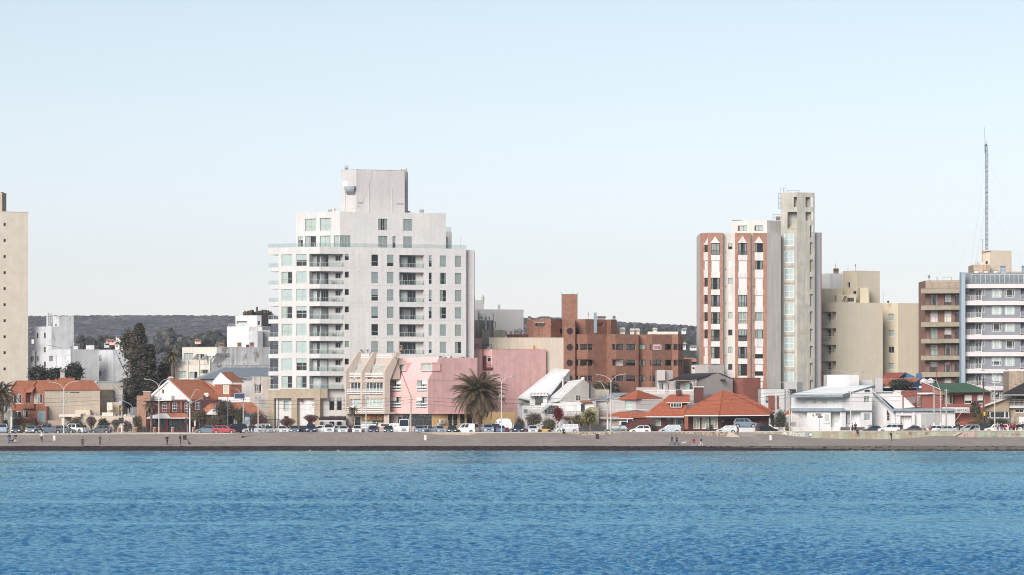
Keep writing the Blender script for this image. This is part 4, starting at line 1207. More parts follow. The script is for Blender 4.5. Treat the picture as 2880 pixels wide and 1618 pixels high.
pts=[V3((p.x,F1.A.y+F1.u.y*0+(p.x-F1.A.x)*F1.u.y/F1.u.x-.06,p.z))for p in pts]
b.path(pts,.012,GYM,4);B.part('loose_cable',b)
b=MB()
for x in(806,842,842,842,842):pass
for r in range(7):
 z=row(r)+.12;t=fR.tz(842,0)[0];b.lathe(fR.P(t,z,.06),[(.08,-.08),(.1,0),(.05,.1)],WPT,6)
 t=fR.tz(1522,0)[0];b.lathe(fR.P(t,z,.06),[(.08,-.08),(.1,0),(.05,.1)],WPT,6)
B.part('wall_lamps',b)
# podium
Q(*QD)
M_PORT=patchmat('brown_pebbledash',(.40,.33,.25),(.36,.29,.21),.50,1.3,.15)
YP=YC+1.2
pk=Block(B,corner(60,527,762,YP,AL,AR),768,M_TOWER,name='podium',zbot=2.3)
pk.win(0,190,880,236,970,cols=(),fill='b',fm=M_RUST,ft=.1);pk.win(0,190,1022,236,1045,cols=(),fill='d')
pk.win(0,190,1050,236,1112,cols=(.5,),fill='d',fm=M_TIMBER);pk.win(0,415,1015,455,1112,cols=(.5,),fill='d',fm=M_TIMBER)
for x0,x1 in((612,662),(680,732),(746,760)):
 pk.win(1,x0,850,x1,968,cols=(.14,)if x1-x0>20 else(),fill='d',fm=ALU);pk.win(1,x0,1062,x1,1116,cols=(.14,)if x1-x0>20 else(),fill='d',fm=ALU)
 B.box('roller_box',pk.fc[1],x0+2,852,x1-2,884,-.1,.14,M_GREYR);B.box('window_trim',pk.fc[1],x0,1018,x1,1023,.06,0,M_RUST)
pk.done();p0,p1=pk.fc
pf=Facet(p0.P(0,0,1.2),p0.P(p0.len,0,1.2));pr_=Facet(p1.P(0,0,1.2),p1.P(p1.len,0,1.2))
zt_,zl_=zrow(px(0,768)[1],YC),zrow(px(0,857)[1],YC)
ff_,fr_=corner(50,527,760,YC,AL,AR),None
PF=[at(x,0,Y)for x,Y in ff_];pfL=Facet(PF[0],PF[1]);pfR=Facet(PF[1],PF[2])
def slab_t(name,fc,x0,x1,z0,z1,out,inn,m):
 t0=fc.tz(x0,0)[0];t1=fc.tz(x1,0)[0];b=MB();b.obox(fc.P(t0,z0,out),fc.u*(t1-t0),-fc.n*(out+inn),k3*(z1-z0),m);B.part(name,b)
slab_t('stone_lintel',pfL,50,526,zl_,zt_,0,1.1,M_PORT);slab_t('stone_lintel',pfR,529,596,zl_,zt_,0,1.1,M_PORT)
for x0,x1 in((50,102),(262,313),(474,526)):slab_t('stone_column',pfL,x0,x1,2.3,zl_-.003,.003,.95,M_PORT)
b=MB();t0=p0.tz(132,0)[0];b.obox(p0.P(t0,2.3,.5),p0.u*.35,-p0.n*.4,k3*(zl_-2.4),M_TOWER);B.part('inner_pier',b)
# hanging board with the cafe's badge: oval ring, red cup and name
bd0,bd1,bz0,bz1=p0.rect(400,868,478,1005,.12)
b=MB();b.obox(p0.P(bd0,bz0,.12),p0.u*(bd1-bd0),-p0.n*.10,k3*(bz1-bz0),M_WHITE2);sign=tag(b.build('cafe_sign',None,origin=p0.P(bd0,bz0,.12)),'white board with an oval, red cup and LOIC between the stone columns','sign')
M_INK=mat('black_lettering',(.012,.010,.015),var=0,fine=0)
M_RED=mat('red_print',(.50,.02,.05),var=0,fine=0)
so=p0.P(bd0,bz0,.12)
cxs=(bd1-bd0)*.78;czs=(bz1-bz0)*.52
b=MB();n=28
for i in range(n):
 a0,a1=2*math.pi*i/n,2*math.pi*(i+1)/n
 def e(a,r,d):return so+p0.u*(cxs+.62*r*math.sin(a))+k3*(czs+1.12*r*math.cos(a))+p0.n*d
 if cxs+.62*math.sin((a0+a1)/2)>(bd1-bd0)-.02:continue
 b.face([e(a0,1,.012),e(a1,1,.012),e(a1,.94,.012),e(a0,.94,.012)],M_INK)
cup=[(-.24,.42),(.24,.42),(.20,.28),(.10,.12),(-.10,.12),(-.20,.28)]
b.face([so+p0.u*(cxs+x)+k3*(czs+z)+p0.n*.014 for x,z in cup],M_RED)
b.face([so+p0.u*(cxs+.25*math.cos(a))+k3*(czs+.46+.15*math.sin(a))+p0.n*.018 for a in[2*math.pi*i/14 for i in range(14)]],M_INK)
b.face([so+p0.u*(cxs+.19*math.cos(a))+k3*(czs+.46+.10*math.sin(a))+p0.n*.022 for a in[2*math.pi*i/14 for i in range(14)]],M_WHITE2)
b.build('badge',sign)
def text(body,size,m,parent,loc,rz,name='lettering',extrude=.01,align='CENTER',shear=0,sx=1.0):
 cu=bpy.data.curves.new(name,'FONT');cu.body=body;cu.size=size;cu.extrude=extrude;cu.align_x=align;cu.materials.append(m);cu.shear=shear
 o=bpy.data.objects.new(name,cu);C.objects.link(o);o.parent=parent;o.rotation_euler=(R(90),0,rz);o.scale=(sx,1,1)
 o.location=V3(loc)-(wpos(parent)if parent else V3((0,0,0)))
 bpy.context.view_layer.update();me=bpy.data.meshes.new_from_object(o);q=addobj(name,me,parent,o.location,0,o.scale);q.rotation_euler=o.rotation_euler;bpy.data.objects.remove(o)
 return q
text('L O I C',.30,M_INK,sign,so+p0.u*(cxs-.02)+k3*(czs-.28)+p0.n*.02,p0.rz,sx=.85)
text('CAFE',.12,mat('grey_lettering',(.35,.35,.36),var=0,fine=0),sign,so+p0.u*cxs+k3*(czs-.52)+p0.n*.02,p0.rz)
# awning of the cafe terrace
b=MB();a0=at(515,1040,661);a1=at(755,1040,661)
b.prism([V3((a0.x,661,a0.z)),V3((a0.x,661,a0.z-.42)),V3((a0.x,666.5,a0.z-.3)),V3((a0.x,666.5,a0.z+.3))],V3((a1.x-a0.x,0,0)),mat('black_awning',(.02,.014,.02)))
b.box(a0.x+.1,a1.x-.3,660.9,661.0,a0.z-.62,a0.z-.44,M_WHITE2)
for x in(a0.x+.4,a1.x-.4):b.box(x,x+.08,661.1,661.18,2.7,a0.z-.4,BKM)
tag(b.build('cafe_awning',origin=(a0.x,661,2.7)),'long black awning on posts in front of the white podium windows','awning')
b=MB()
for x in(28,108,128,145):b.cbox_=None ;p=at(x,1056,662);b.box(p.x,p.x+.1,662,662.1,2.7,p.z,BKM)
p,q=at(28,1056,662),at(148,1056,662);b.box(p.x,q.x,661.95,665,p.z,p.z+.1,BKM)
tag(b.build('pergola',origin=(p.x,662,2.7)),'thin black steel pergola beside the west stone column','pergola')
b=MB();p=at(350,870,667)
B.box('floodlight',pfL,345,868,358,890,-.3,.5,BKM)
# --- terraced beige flats with slanting fins
M_PEACH=mat('peach_render',(.52,.43,.365),var=.05,streak=.10)
B=Bld('terraced_apartment_building','beige three-terrace flats with slanting side fins and slatted white balconies','apartment building',1115,665)
YJ=665.0
plJ=corner(768,1116,1172,YJ,8,36)
k=Block(B,plJ,678,M_PEACH,ybot=1000,name='lower_storeys')
f0,f1=k.fc
WF=dict(fm=WPT,ft=.09,rec=.12)
def rng(n):return tuple(i/n for i in range(1,n))
k.win(0,778,710,902,812,cols=rng(4),rows=(.42,),fill='d',**WF);k.win(0,920,710,1110,812,cols=rng(6),rows=(.42,),fill='d',**WF)
k.win(0,778,863,900,930,cols=rng(4),fill='c',fm=WPT,rec=.2);k.win(0,922,860,1110,930,cols=rng(6),fill='c',**WF)
k.done()
sv=(f1.P(f1.len,0)-f1.P(0,0));sv.z=0;sv.normalize();uv_=f0.u
def setback(zlo,zhi,x0,x1,off,name,wins):
 """storey set back by `off` metres along the side wall"""
 A=f0.P(f0.tz(x0,0)[0],0)+sv*off;Cc=f0.P(f0.tz(x1,0)[0],0)+sv*off
 b=MB();d=sv*1.5
 fc=Facet(A,Cc)
 b.hexa((A+k3*zlo,Cc+k3*zlo,Cc+d+k3*zlo,A+d+k3*zlo,A+k3*zhi,Cc+k3*zhi,Cc+d+k3*zhi,A+d+k3*zhi),M_PEACH)
 B.part(name,b)
 for w in wins:B.surf(fc,*w[:4],cols=rng(w[4]),fm=WPT,ft=.08);
 for w in wins:
  t0,t1,z0,z1=fc.rect(*w[:4]);bb=MB();bb.obox(fc.P(t0+.1,z0+.05,.10),fc.u*(t1-t0-.2),fc.n*.01,k3*(z1-z0-.1),mat('dim_curtain',(.42,.42,.38),var=.2,scale=3));B.part('curtain',bb)
 return fc
zA,zB,zC_=zrow(px(0,678)[1],YJ),zrow(px(0,545)[1],YJ+2),zrow(px(0,436)[1],YJ+4)
fc3=setback(zA-.05,zB,785,1120,1.9,'third_storey',[(860,548,925,614,3),(1006,548,1138,612,6)])
fc4=setback(zB-.02,zrow(px(0,487)[1],YJ+3),800,1120,2.6,'roof_parapet',[])
def hrail(fc,x0,y0,x1,y1,out,n=3,m=M_WHITE2):
 t0,t1,z0,z1=fc.rect(x0,y0,x1,y1,out);b=MB();h=z1-z0
 for i in range(n):
  z=z0+h*(i+.15)/n;b.obox(fc.P(t0,z,out),fc.u*(t1-t0),-fc.n*.08,k3*(h*.6/n),m)
 kk=max(2,int((t1-t0)/1.4)+1)
 for i in range(kk):t=t0+(t1-t0-.08)*i/(kk-1);b.obox(fc.P(t,z0,out-.09),fc.u*.08,-fc.n*.06,k3*h,m)
 B.part('balcony_railing',b)
for r_ in((772,772,905,818),(918,772,1112,818),(772,932,905,985),(918,932,1112,985)):hrail(f0,*r_,.35)
for r_ in((776,616,905,662),(922,616,1112,662)):hrail(f0,*r_,.02)
hrail(fc4,862,441,980,484,.1);hrail(fc4,1003,441,1190,484,.1)
for r_ in((770,686,910,708),(916,686,1114,708)):B.box('floor_band',f0,*r_,.12,0,M_PEACH)
for x in(758,903,1114):
 t=f0.tz(x,0)[0];o_=f0.P(t,0,.45)
 zz=lambda y:zrow(px(0,y)[1],YJ)
 prof=[(0,zz(1000)),(0,zz(607)),(2.6,zz(432)+.1),(3.5,zz(432)+.1),(1.15,zz(690)),(1.15,zz(1000))]
 b=MB();b.prism([o_+sv*(d_+(0 if i_ else 0))+k3*z for i_,(d_,z)in enumerate(prof)],uv_*.28,M_PEACH);B.part('side_fin',b)
b=MB();o_=f0.P(f0.tz(758,0)[0],0,.5);b.prism([o_+k3*zz(1000),o_+uv_*(f0.tz(1120,0)[0]-f0.tz(758,0)[0])+k3*zz(1000),o_+uv_*(f0.tz(1120,0)[0]-f0.tz(758,0)[0])+k3*zz(985),o_+k3*zz(985)],sv*3,M_PEACH);B.part('floor_slab',b)
# shops at street level
kk=Block(B,[(762,667.2),(1168,667.0)],1000,mat('shop_wall',(.42,.38,.34),var=.05),depth=6,name='ground_floor')
kk.win(0,850,1030,900,1116,cols=(),fill='d',fm=M_TIMBER,rec=.4);kk.win(0,912,1060,990,1116,cols=(.3,.65),fill='h',fm=WPT,rec=.1);kk.win(0,1010,1060,1165,1116,cols=(.25,.5,.75),rows=(.6,),fill='d',fm=WPT,rec=.1)
kk.done()
b=MB();b.box(at(1116,0,665.3).x,at(1165,0,665.3).x,665.3,672,2.5,zz(1000),M_PEACH);B.part('side_wall',b)
b=MB();fs=kk.fc[0];t0,t1,z0,z1=fs.rect(905,1003,1170,1056,.5);n=30
sg=None
for i in range(n):
 m_=(M_WOOD,mat('pale_timber',(.50,.29,.14),var=.25,scale=3,streak=.2),mat('brown_timber',(.30,.14,.06),var=.25,scale=3,streak=.2))[rn.choice((0,0,1,2))]
 b.obox(fs.P(t0+(t1-t0)*i/n,z0,.5+rn.uniform(0,.015)),fs.u*((t1-t0)/n-.02),-fs.n*.06,k3*(z1-z0),m_)
sg=tag(b.build('timber_shop_sign',origin=fs.P(t0,z0,.5)),'orange timber board sign reading HA TEMPLUM over the white shopfront','sign')
text('HA TEMPLUM',.26,M_INK,sg,fs.P(*fs.tz(1032,1050,.53),.535),fs.rz);text('CASA DE TE',.16,M_INK,sg,fs.P(*fs.tz(1130,1054,.53),.535),fs.rz)
b=MB();c_=fs.P(*fs.tz(1032,1036,.53),.535)
for i in range(10):
 a0,a1=math.pi*i/10,math.pi*(i+1)/10
 b.face([c_+fs.u*(.28*math.cos(a0))+k3*.22*math.sin(a0),c_+fs.u*(.28*math.cos(a1))+k3*.22*math.sin(a1),c_+fs.u*(.25*math.cos(a1))+k3*.18*math.sin(a1),c_+fs.u*(.25*math.cos(a0))+k3*.18*math.sin(a0)],M_INK)
b.build('emblem',sg)
B.cbox('kiosk_wall',1063,1088,1172,1120,664,.6,M_CREAM);B.cbox('kiosk_window',1088,1096,1168,1112,663.94,.1,M_TIMBER)
# roof pots and the little roof house
roof_vent(B,1045,378,1086,436,673,M_RUST);roof_vent(B,1256,366,1290,400,673,M_RUST)
k=Block(B,[(1100,674),(1245,675)],345,M_CREAM,zbot=18,depth=4,name='roof_house');k.win(0,1160,380,1234,430,cols=(.33,.66),rows=(.5,),fill='d',fm=WPT);k.done()
b=MB()
for x in(908,965):c_=at(x,420,670);b.tube(c_-k3*.4,c_,.03,.03,BKM);b.lathe(c_+V3((0,0,.15)),[(.1,-.15),(.28,0),(.2,.2)],GYM,8)
B.part('roof_dish',b)
# --- roof structures between the terraced flats and the pink hotel
Q(*QE)
B=Bld('roof_tank_building','cream rooftop block with round vent tower and white water tank above the pink building','building',280,690)
k=Block(B,[(155,684),(432,686)],344,mat('brown_grey_render',(.30,.26,.23),var=.1,streak=.1),depth=6,coping=M_CREAM,cop_h=.08);k.done()
Block(B,[(200,687),(412,688)],226,M_CREAM,zbot=22,ybot=None,depth=3,name='tank_room').done()
b=MB();c_=at(163,345,685);hh=at(163,214,685).z-c_.z;b.lathe(c_,[(.8,-.3),(.8,hh)],M_CREAM,14);B.part('vent_tower',b)
roof_vent(B,124,178,203,214,684.4,M_RUST)
b=MB();c_=at(387,302,683);b.lathe(c_,[(.48,0),(.55,.15),(.55,1.05),(.4,1.25),(.12,1.3)],M_CREAM,12);b.box(c_.x-.2,c_.x+.2,682.8,683.2,c_.z-.8,c_.z,M_GREYR);B.part('water_tank',b)
for x0,y0,x1,y1 in((246,308,297,340),(275,255,292,283),(333,255,350,305)):B.cbox('opening',x0,y0,x1,y1,686.6 if y0<300 else 686.5,.1,M_TIMBER)
B.cbox('pier',203,262,225,345,684.2,.4,M_CREAM)
# --- pink hotel
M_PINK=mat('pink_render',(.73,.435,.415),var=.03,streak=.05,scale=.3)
M_PINK2=patchmat('faded_shaded_pink_wall',(.62,.375,.36),(.69,.48,.46),.55,.13,.12)  # base darker than the front: side shade put in; patches are faded paint
B=Bld('pink_apartment_building','pink building with sloping upper front and a long faded windowless side wall','apartment building',408,664)
YK=664.0
plK=corner(48,408,862,YK,28,40)
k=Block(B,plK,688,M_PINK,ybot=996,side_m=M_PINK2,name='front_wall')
f0,f1=k.fc
for x0,x1,y0,y1 in((68,158,692,798),(305,398,692,798),(65,158,844,948),(300,398,846,948)):
 k.win(0,x0,y0,x1,y1,cols=(.5,),fm=WPT,rec=.2,fill='g');
k.done()
for x0,x1,y0,y1,f_ in((68,158,692,798,1),(305,398,692,798,1),(65,158,844,948,0),(300,398,846,948,0)):
 tt=(x0+x1)/2
 B.box('shutter_panel',f0,tt if f_ else x0,y0,x1 if f_ else tt,y0+36,-.05,.12,SHUT)
 for dy in(54,80):B.box('window_bar',f0,x0-8,y0+dy,x1+2,y0+dy+13,.12,-.02,M_WHITE2)
sv=(f1.P(f1.len,0)-f1.P(0,0));sv.z=0;SL=sv.length;sv.normalize()
zK=lambda y:zrow(px(0,y)[1],YK)
zlo,zhi=zK(688),zrow(px(0,485)[1],YK+2.2)
off=2.35
b=MB();A0=f0.P(0,0);C0=f0.P(f0.len,0)
b.hexa((A0+k3*zlo,C0+k3*zlo,C0+sv*SL+k3*zlo,A0+sv*SL+k3*zlo,A0+sv*off+k3*zhi,C0+sv*off+k3*zhi,C0+sv*SL+k3*zhi,A0+sv*SL+k3*zhi),M_PINK)
B.part('sloping_front',b)
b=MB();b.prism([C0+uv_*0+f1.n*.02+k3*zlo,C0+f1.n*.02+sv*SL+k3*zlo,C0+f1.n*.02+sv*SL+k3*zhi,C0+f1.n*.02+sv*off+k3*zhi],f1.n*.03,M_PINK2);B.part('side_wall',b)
b=MB();b.prism([A0-f0.u*.05+sv*off+k3*zhi,C0+f0.u*.05+sv*off+k3*zhi,C0+f0.u*.05+sv*SL+k3*zhi,A0-f0.u*.05+sv*SL+k3*zhi],k3*.1,mat('pale_pink_coping',(.72,.55,.54)));B.part('coping',b)
# dormers in the slope
fd=Facet(A0+sv*.55,C0+sv*.55)
for x0,x1,y0,y1 in((100,192,538,598),(345,438,535,598)):
 t0,t1,z0,z1=fd.rect(x0,y0,x1,y1)
 b=MB();w=.18
 b.obox(fd.P(t0-w,z1,.1),fd.u*(t1-t0+2*w),sv*1.8,k3*.22,M_PINK);b.obox(fd.P(t0-w,z0-.1,0),fd.u*w,sv*1.8,k3*(z1-z0+.1),M_PINK)
 b.obox(fd.P(t1,z0-.1,0),fd.u*w,sv*1.8,k3*(z1-z0+.1),M_PINK);b.obox(fd.P(t0,z0-.15,0),fd.u*(t1-t0),sv*1.8,k3*.15,M_PINK);B.part('dormer',b)
 B.window(fd,t0,t1,z0,z1,cols=(.5,),fm=WPT,fill='c',rec=.1,deep=.3)
b=MB();b.obox(f0.P(-.1,zK(1000),.25),f0.u*(f0.len+.35),-f0.n*3,k3*(zK(992)-zK(1000)),M_PINK);b.obox(f1.P(0,zK(1000),.25),f1.u*(f1.len),-f1.n*.4,k3*(zK(992)-zK(1000)),M_PINK);B.part('soffit_band',b)
kk=Block(B,[(60,668),(446,665.6)],1000,mat('pale_lobby_wall',(.45,.38,.34)),depth=3,name='ground_floor')
kk.win(0,170,1003,232,1118,cols=(.5,),fill='d',fm=BKM);kk.win(0,125,1025,165,1118,cols=(),fill='d',fm=WPT)
kk.win(0,238,1003,442,1118,cols=(.2,.4,.58,.62,.8),rows=(.55,),fill='d',fm=mat('bronze_frame',(.12,.09,.09)))
kk.done()
# yellow ground floor beside it
M_YEL=mat('yellow_render',(.66,.46,.22),var=.05,streak=.05)
kk=Block(B,[(443,664.8),(870,672),(1212,676)],985,M_YEL,depth=3,name='yellow_ground_floor')
WB=dict(fm=BKM,fill='d')
kk.win(0,592,1000,634,1108,cols=(),**WB);kk.win(0,638,1000,684,1108,cols=(.5,),**WB);kk.win(0,705,1003,750,1090,cols=(.5,),**WB);kk.win(0,765,1003,820,1090,cols=(.5,),**WB);kk.win(0,828,1003,856,1090,cols=(),**WB)
kk.done();fy=kk.fc[0]
B.box('step',fy,455,1112,760,1150,1.4,0,mat('peach_plinth',(.60,.40,.28)))
b=MB()
t0,t1,z0,z1=fy.rect(462,1060,730,1112,1.4)
for i in range(4):b.obox(fy.P(t0,z0+(z1-z0)*(i+.6)/4,1.4),fy.u*(t1-t0),fy.n*.04,k3*.04,GYM)
for i in range(7):b.obox(fy.P(t0+(t1-t0)*i/6,z0,1.38),fy.u*.05,fy.n*.04,k3*(z1-z0),GYM)
B.part('terrace_railing',b)
b=MB();B.box('',fy,522,1050,562,1095,.8,-.3,M_CREAM,mb=b);c_=fy.P(*fy.tz(538,1072,.8),.82)
b.face([c_+fy.u*.28*math.cos(a)+k3*.28*math.sin(a)for a in[2*math.pi*i/12 for i in range(12)]],GYM);B.part('ac_unit',b)
for x,lab in((505,'nearer the air conditioner'),(697,'nearer the big palm')):
 c_=fy.P(*fy.tz(x,1110,1.2),1.15);b=MB();b.lathe(c_,[(.18,0),(.3,.3),(.34,.45),(.28,.47)],M_WHITE2,10);tag(b.build('terrace_planter',origin=c_),'round white planter on the yellow terrace, '+lab,'planter','planters on the yellow terrace')
 # rear wing with the dark red fire ladder
M_OX=mat('oxblood_metal',(.12,.018,.022),rough=.5,var=.1)
plK2=corner(862,1000,1500,684,25,34)
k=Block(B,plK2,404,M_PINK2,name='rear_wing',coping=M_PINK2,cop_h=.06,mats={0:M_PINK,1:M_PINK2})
g0,g1=k.fc
k.win(0,952,465,987,520,cols=(),fm=WPT,fill='h');k.win(0,955,618,985,655,cols=(.5,),rows=(.5,),fm=WPT,fill='b');k.win(0,955,662,985,710,cols=(.5,),fm=WPT,fill='c')
k.done()
B.box('fire_door',g0,914,462,945,586,.1,0,M_OX);B.box('fire_door',g0,914,612,945,680,.1,0,M_OX)
b=MB()
for x in(896,913):B.box('',g0,x,362,x+3,612,.35,-.3,M_OX,mb=b)
for i in range(20):B.box('',g0,898,366+i*12,914,368+i*12,.34,-.3,M_OX,mb=b)
B.part('fire_ladder',b)
b=MB();B.box('',g0,912,572,988,586,.9,0,M_OX,mb=b)
for x in(948,960,972,984):B.box('',g0,x,525,x+2,574,.9,-.86,M_OX,mb=b)
B.box('',g0,945,525,988,528,.9,-.86,M_OX,mb=b);B.box('',g0,945,545,988,548,.9,-.86,M_OX,mb=b);B.part('fire_balcony',b)
k=Block(B,corner(548,702,905,690,25,30),300,M_PINK,zbot=14,name='rear_block');h0,h1=k.fc;k.done()
k=Block(B,[(245,680),(560,688)],430,M_PINK2,depth=2,zbot=12,name='rear_parapet',coping=mat('dark_pink_coping',(.3,.12,.12)),cop_h=.08);k.done()
k=Block(B,[(700,683.2),(905,684.6)],405,M_PINK,zbot=9,depth=4,name='rear_terrace',coping=M_PINK,cop_h=.05);k.done()
B.box('door',h1,790,332,828,398,.06,0,M_OX)
b=MB()
for x in(712,722,735,747):pass
for x in(713,748):B.box('',h1,x,262,x+3,400,.4,-.34,GYM,mb=b)
for i in range(11):B.box('',h1,715,268+i*12,749,270+i*12,.4,-.34,GYM,mb=b)
B.part('cage_ladder',b)
fq=Facet(at(765,0,682.6),at(1000,0,684))
rail(B,fq,768,358,880,400,.05,'hbars',BKM,posts=4,name='roof_railing',nbars=2);rail(B,fq,915,358,998,400,.05,'hbars',BKM,posts=3,name='roof_railing',nbars=2)
B.box('chimney_pier',k.fc[0],728,400,756,480,.5,-.1,M_WHITE2);B.cbox('roof_box',545,422,576,462,680,1,M_WHITE2)
for x0,y0,x1,y1,Y in((306,446,346,482,676),(345,446,395,482,677),(395,450,426,482,677),(652,444,696,478,678),(1172,362,1222,404,694)):roof_vent(B,x0,y0,x1,y1,Y,M_PINK,round_=(x0>1100))
b=MB();rn2=random.Random(8)
for i in range(16):x=rn2.uniform(470,720);B.cbox('',x,482-rn2.uniform(6,20),x+rn2.uniform(10,40),484,676+rn2.uniform(-1,1),1,rn2.choice((GALV,M_WHITE2,BKM)),mb=b)
B.part('rooftop_clutter',b)
B.cbox('roof_pipe',246,462,252,486,672,.2,M_WHITE2);B.cbox('roof_pipe',1142,375,1148,405,690,.2,M_WHITE2)
B.cbox('ac_unit',950,380,982,400,689,.6,M_WHITE2)
roof_vent(B,510,374,546,412,692,mat('ochre_vent',(.45,.25,.06)))
# --- grey and beige blocks behind
B=Bld('grey_apartment_block','plain grey rendered blocks with pipes and round vents behind the pink building','apartment building',1100,705)
M_GR1=mat('light_grey_render',(.56,.54,.53),var=.03,streak=.04)
Block(B,[(860,716),(1290,718)],38,M_GR1,depth=8,coping=M_WHITE,cop_h=.08).done()
Block(B,[(760,722),(918,722)],-52,M_TOWER2,depth=6,name='rear_wall').done()
Block(B,[(760,714),(866,714)],40,M_WHITE,depth=4,zbot=20,name='roof_room').done()
b=MB()
for x in(775,880):pass
for x0 in(815,903):c_=at(x0+10,-52,723);roof_vent(B,x0-3,-100,x0+26,-52+20,722,M_CREAM,round_=True)
B.cbox('flue',1052,-10,1076,40,717,.6,M_GR1)
k=Block(B,[(765,706),(1012,707)],135,mat('mottled_grey_brown',(.29,.26,.235),var=.25,streak=.3),depth=6,name='stair_block');k.done()
k=Block(B,[(905,702),(1115,703)],222,mat('olive_stained_render',(.44,.40,.32),var=.2,streak=.3),depth=6,name='low_block');k.done()
B.cbox('flue',934,105,951,220,705,.5,GALV)
b=MB()
for pts in(((878,135),(878,112),(902,112),(902,100),(912,122)),((942,120),(942,90)),((965,112),(974,104),(974,135)),((1010,70),(1010,300)),((1015,150),(1030,150),(1030,200),(1015,215))):b.path([at(x,y,704)for x,y in pts],.06,BKM,5)
for i in range(18):b.tube(at(997,140+i*9,701.6),at(1012,140+i*9,701.6),.03,.03,BKM,4)
b.tube(at(997,135,701.6),at(997,300,701.6),.03,.03,BKM,4)
B.part('roof_pipes',b)
for x0,y0,x1,y1 in((1116,232,1140,265),(1160,232,1186,265),(1198,218,1226,262),(1226,210,1282,262)):roof_vent(B,x0,y0,x1,y1,700,mat('grey_vent',(.25,.24,.23)),round_=True)
Q(*QG)
k=Block(B,[(-180,690),(296,690.6),(417,691)],474,mat('khaki_render',(.52,.46,.37),var=.05,streak=.15),depth=9,mats={0:MT['khaki_render'],1:mat('khaki_render_lit',(.56,.51,.44),var=.04,streak=.08)},coping=M_CREAM,cop_h=.05,name='front_wall');k.done()  # lighter copy on the right face: its lit side put into colour
b=MB();c_=at(174,562,689);b.lathe(c_,[(.22,0),(.22,.6),(.1,.7),(.1,.8)],mat('orange_cylinder',(.5,.2,.03)),10);B.part('gas_cylinder',b)
# --- brown brick flats
B=Bld('brown_brick_apartment_building','brown brick flats with round stair windows, tall brick chimney block and folded facade','apartment building',700,686)
BB=M_BROWNBRICK
k=Block(B,[(415,689),(492,690),(590,686.5),(740,690),(812,686.5),(990,690),(992,692),(1047,692),(1049,690),(1096,687.5),(1254,691),(1300,690),(1340,693)],445,BB,depth=14,name='wall')
F=k.fc
idx=lambda x:max(i for i,f in enumerate(F)if i==0 or f.A.x<=at(x,0,690).x)
DW=dict(fm=BKM,ft=.08)
def bw(x0,y0,x1,y1,**kw):
 i=idx((x0+x1)/2);kw={**DW,**kw};k.win(i,x0,y0,x1,y1,**kw)
for(y0,y1),fills in(((523,568),('h','c','c','c','s','d')),((646,692),('d','s','h','g','h','d')),((770,812),('c','c','h','g','h','d'))):
 bw(499,y0,518,y1,cols=(),fill='d');
 bw(530,y0,586,y1,cols=(.5,),fill=fills[0]);bw(594,y0,632,y1,cols=(.5,),fill=fills[0])
 bw(780,y0,808,y1,cols=(),fill='d');bw(816,y0,872,y1,cols=(.5,),fill=fills[1])
 bw(892,y0,968,y1,cols=(.5,),fill=fills[2]);bw(995,y0,1043,y1,cols=(.35,),fill=fills[3])
 bw(1099,y0,1172,y1,cols=(.5,),fill=fills[4]);
 if y0<760:bw(1196,y0,1250,y1,cols=(),fill='d');bw(1263,y0,1297,y1,cols=(),fill='d');bw(1303,y0,1335,y1,cols=(.5,),fill='e')
k.done()
for(x0,x1)in((515,636),(780,872)):
 for y0 in(646,):B.cbox('window_hood',x0,y0-6,x1,y0-1,685.9,1,M_DKBRICK)
fv=F[idx(1135)];p_=fv.P(*fv.tz(1112,568,.1),.08)
b=MB();t0,t1,z0,z1=fv.rect(1113,527,1155,570,.1);b.obox(fv.P(t0,z0,.1),fv.u*(t1-t0),-fv.n*.03,k3*(z1-z0),M_WHITE2)
b.obox(fv.P(t0,z0+(z1-z0)*.28,.115),fv.u*(t1-t0),-fv.n*.012,k3*((z1-z0)*.4),mat('red_sign_paint',(.50,.02,.04),var=0,fine=0))
sg=tag(b.build('sale_sign',origin=fv.P(t0,z0,.1)),'small red and white VENDE sign hung in a brown brick window','sign')
text('VENDE',.40,M_WHITE2,sg,fv.P((t0+t1)/2,z0+(z1-z0)*.36,.12),fv.rz)
# stair shaft with round windows
k=Block(B,[(405,688.0),(495,688.6)],327,BB,depth=12,name='stair_shaft');k.done();fs=k.fc[0]
for x,y in((452,422),(451,548),(450,670),(448,792)):
 c_=fs.P(*fs.tz(x,y),.02);n=20;b=MB();r0,r1=.0,1.62
 ring=[c_+fs.u*1.0*24*mpp(688)*math.cos(2*math.pi*i/n)+k3*24*mpp(688)*math.sin(2*math.pi*i/n)for i in range(n)]
 b.face(ring,DARK)
 for i in range(n):
  a_,e_=ring[i],ring[(i+1)%n];o1=c_+(a_-c_)*1.09;o2=c_+(e_-c_)*1.09;f_=fs.n*.06
  b.hexa((a_,e_,o2,o1,a_+f_,e_+f_,o2+f_,o1+f_),M_DKBRICK)
 b.obox(c_-fs.u*.03-k3*24*mpp(688),fs.u*.06,fs.n*.03,k3*48*mpp(688),BKM)
 b.build('round_window',B.root)
k=Block(B,[(115,700),(160,698),(305,694),(406,698)],327,BB,depth=9,zbot=14,name='upper_wing')
k.win(1,180,357,250,383,cols=(),fill='d',fm=BKM,rec=.3);k.win(2,375,402,402,442,cols=(.6,),fill='d',fm=BKM);k.done()
B.cbox('roller_box',178,352,252,358,694.6,.5,M_GREYR)
k=Block(B,[(-40,699.6),(345,699.2)],447,M_DKBRICK,depth=4,zbot=12,name='parapet_wall');k.done()
k=Block(B,[(490,694),(575,692),(742,697),(775,695),(820,698)],327,BB,depth=9,zbot=14,name='upper_wing')
k.win(0,497,402,522,442,cols=(.4,),fill='d',fm=BKM);k.win(1,665,356,716,382,cols=(),fill='d',fm=BKM,rec=.3);k.done()
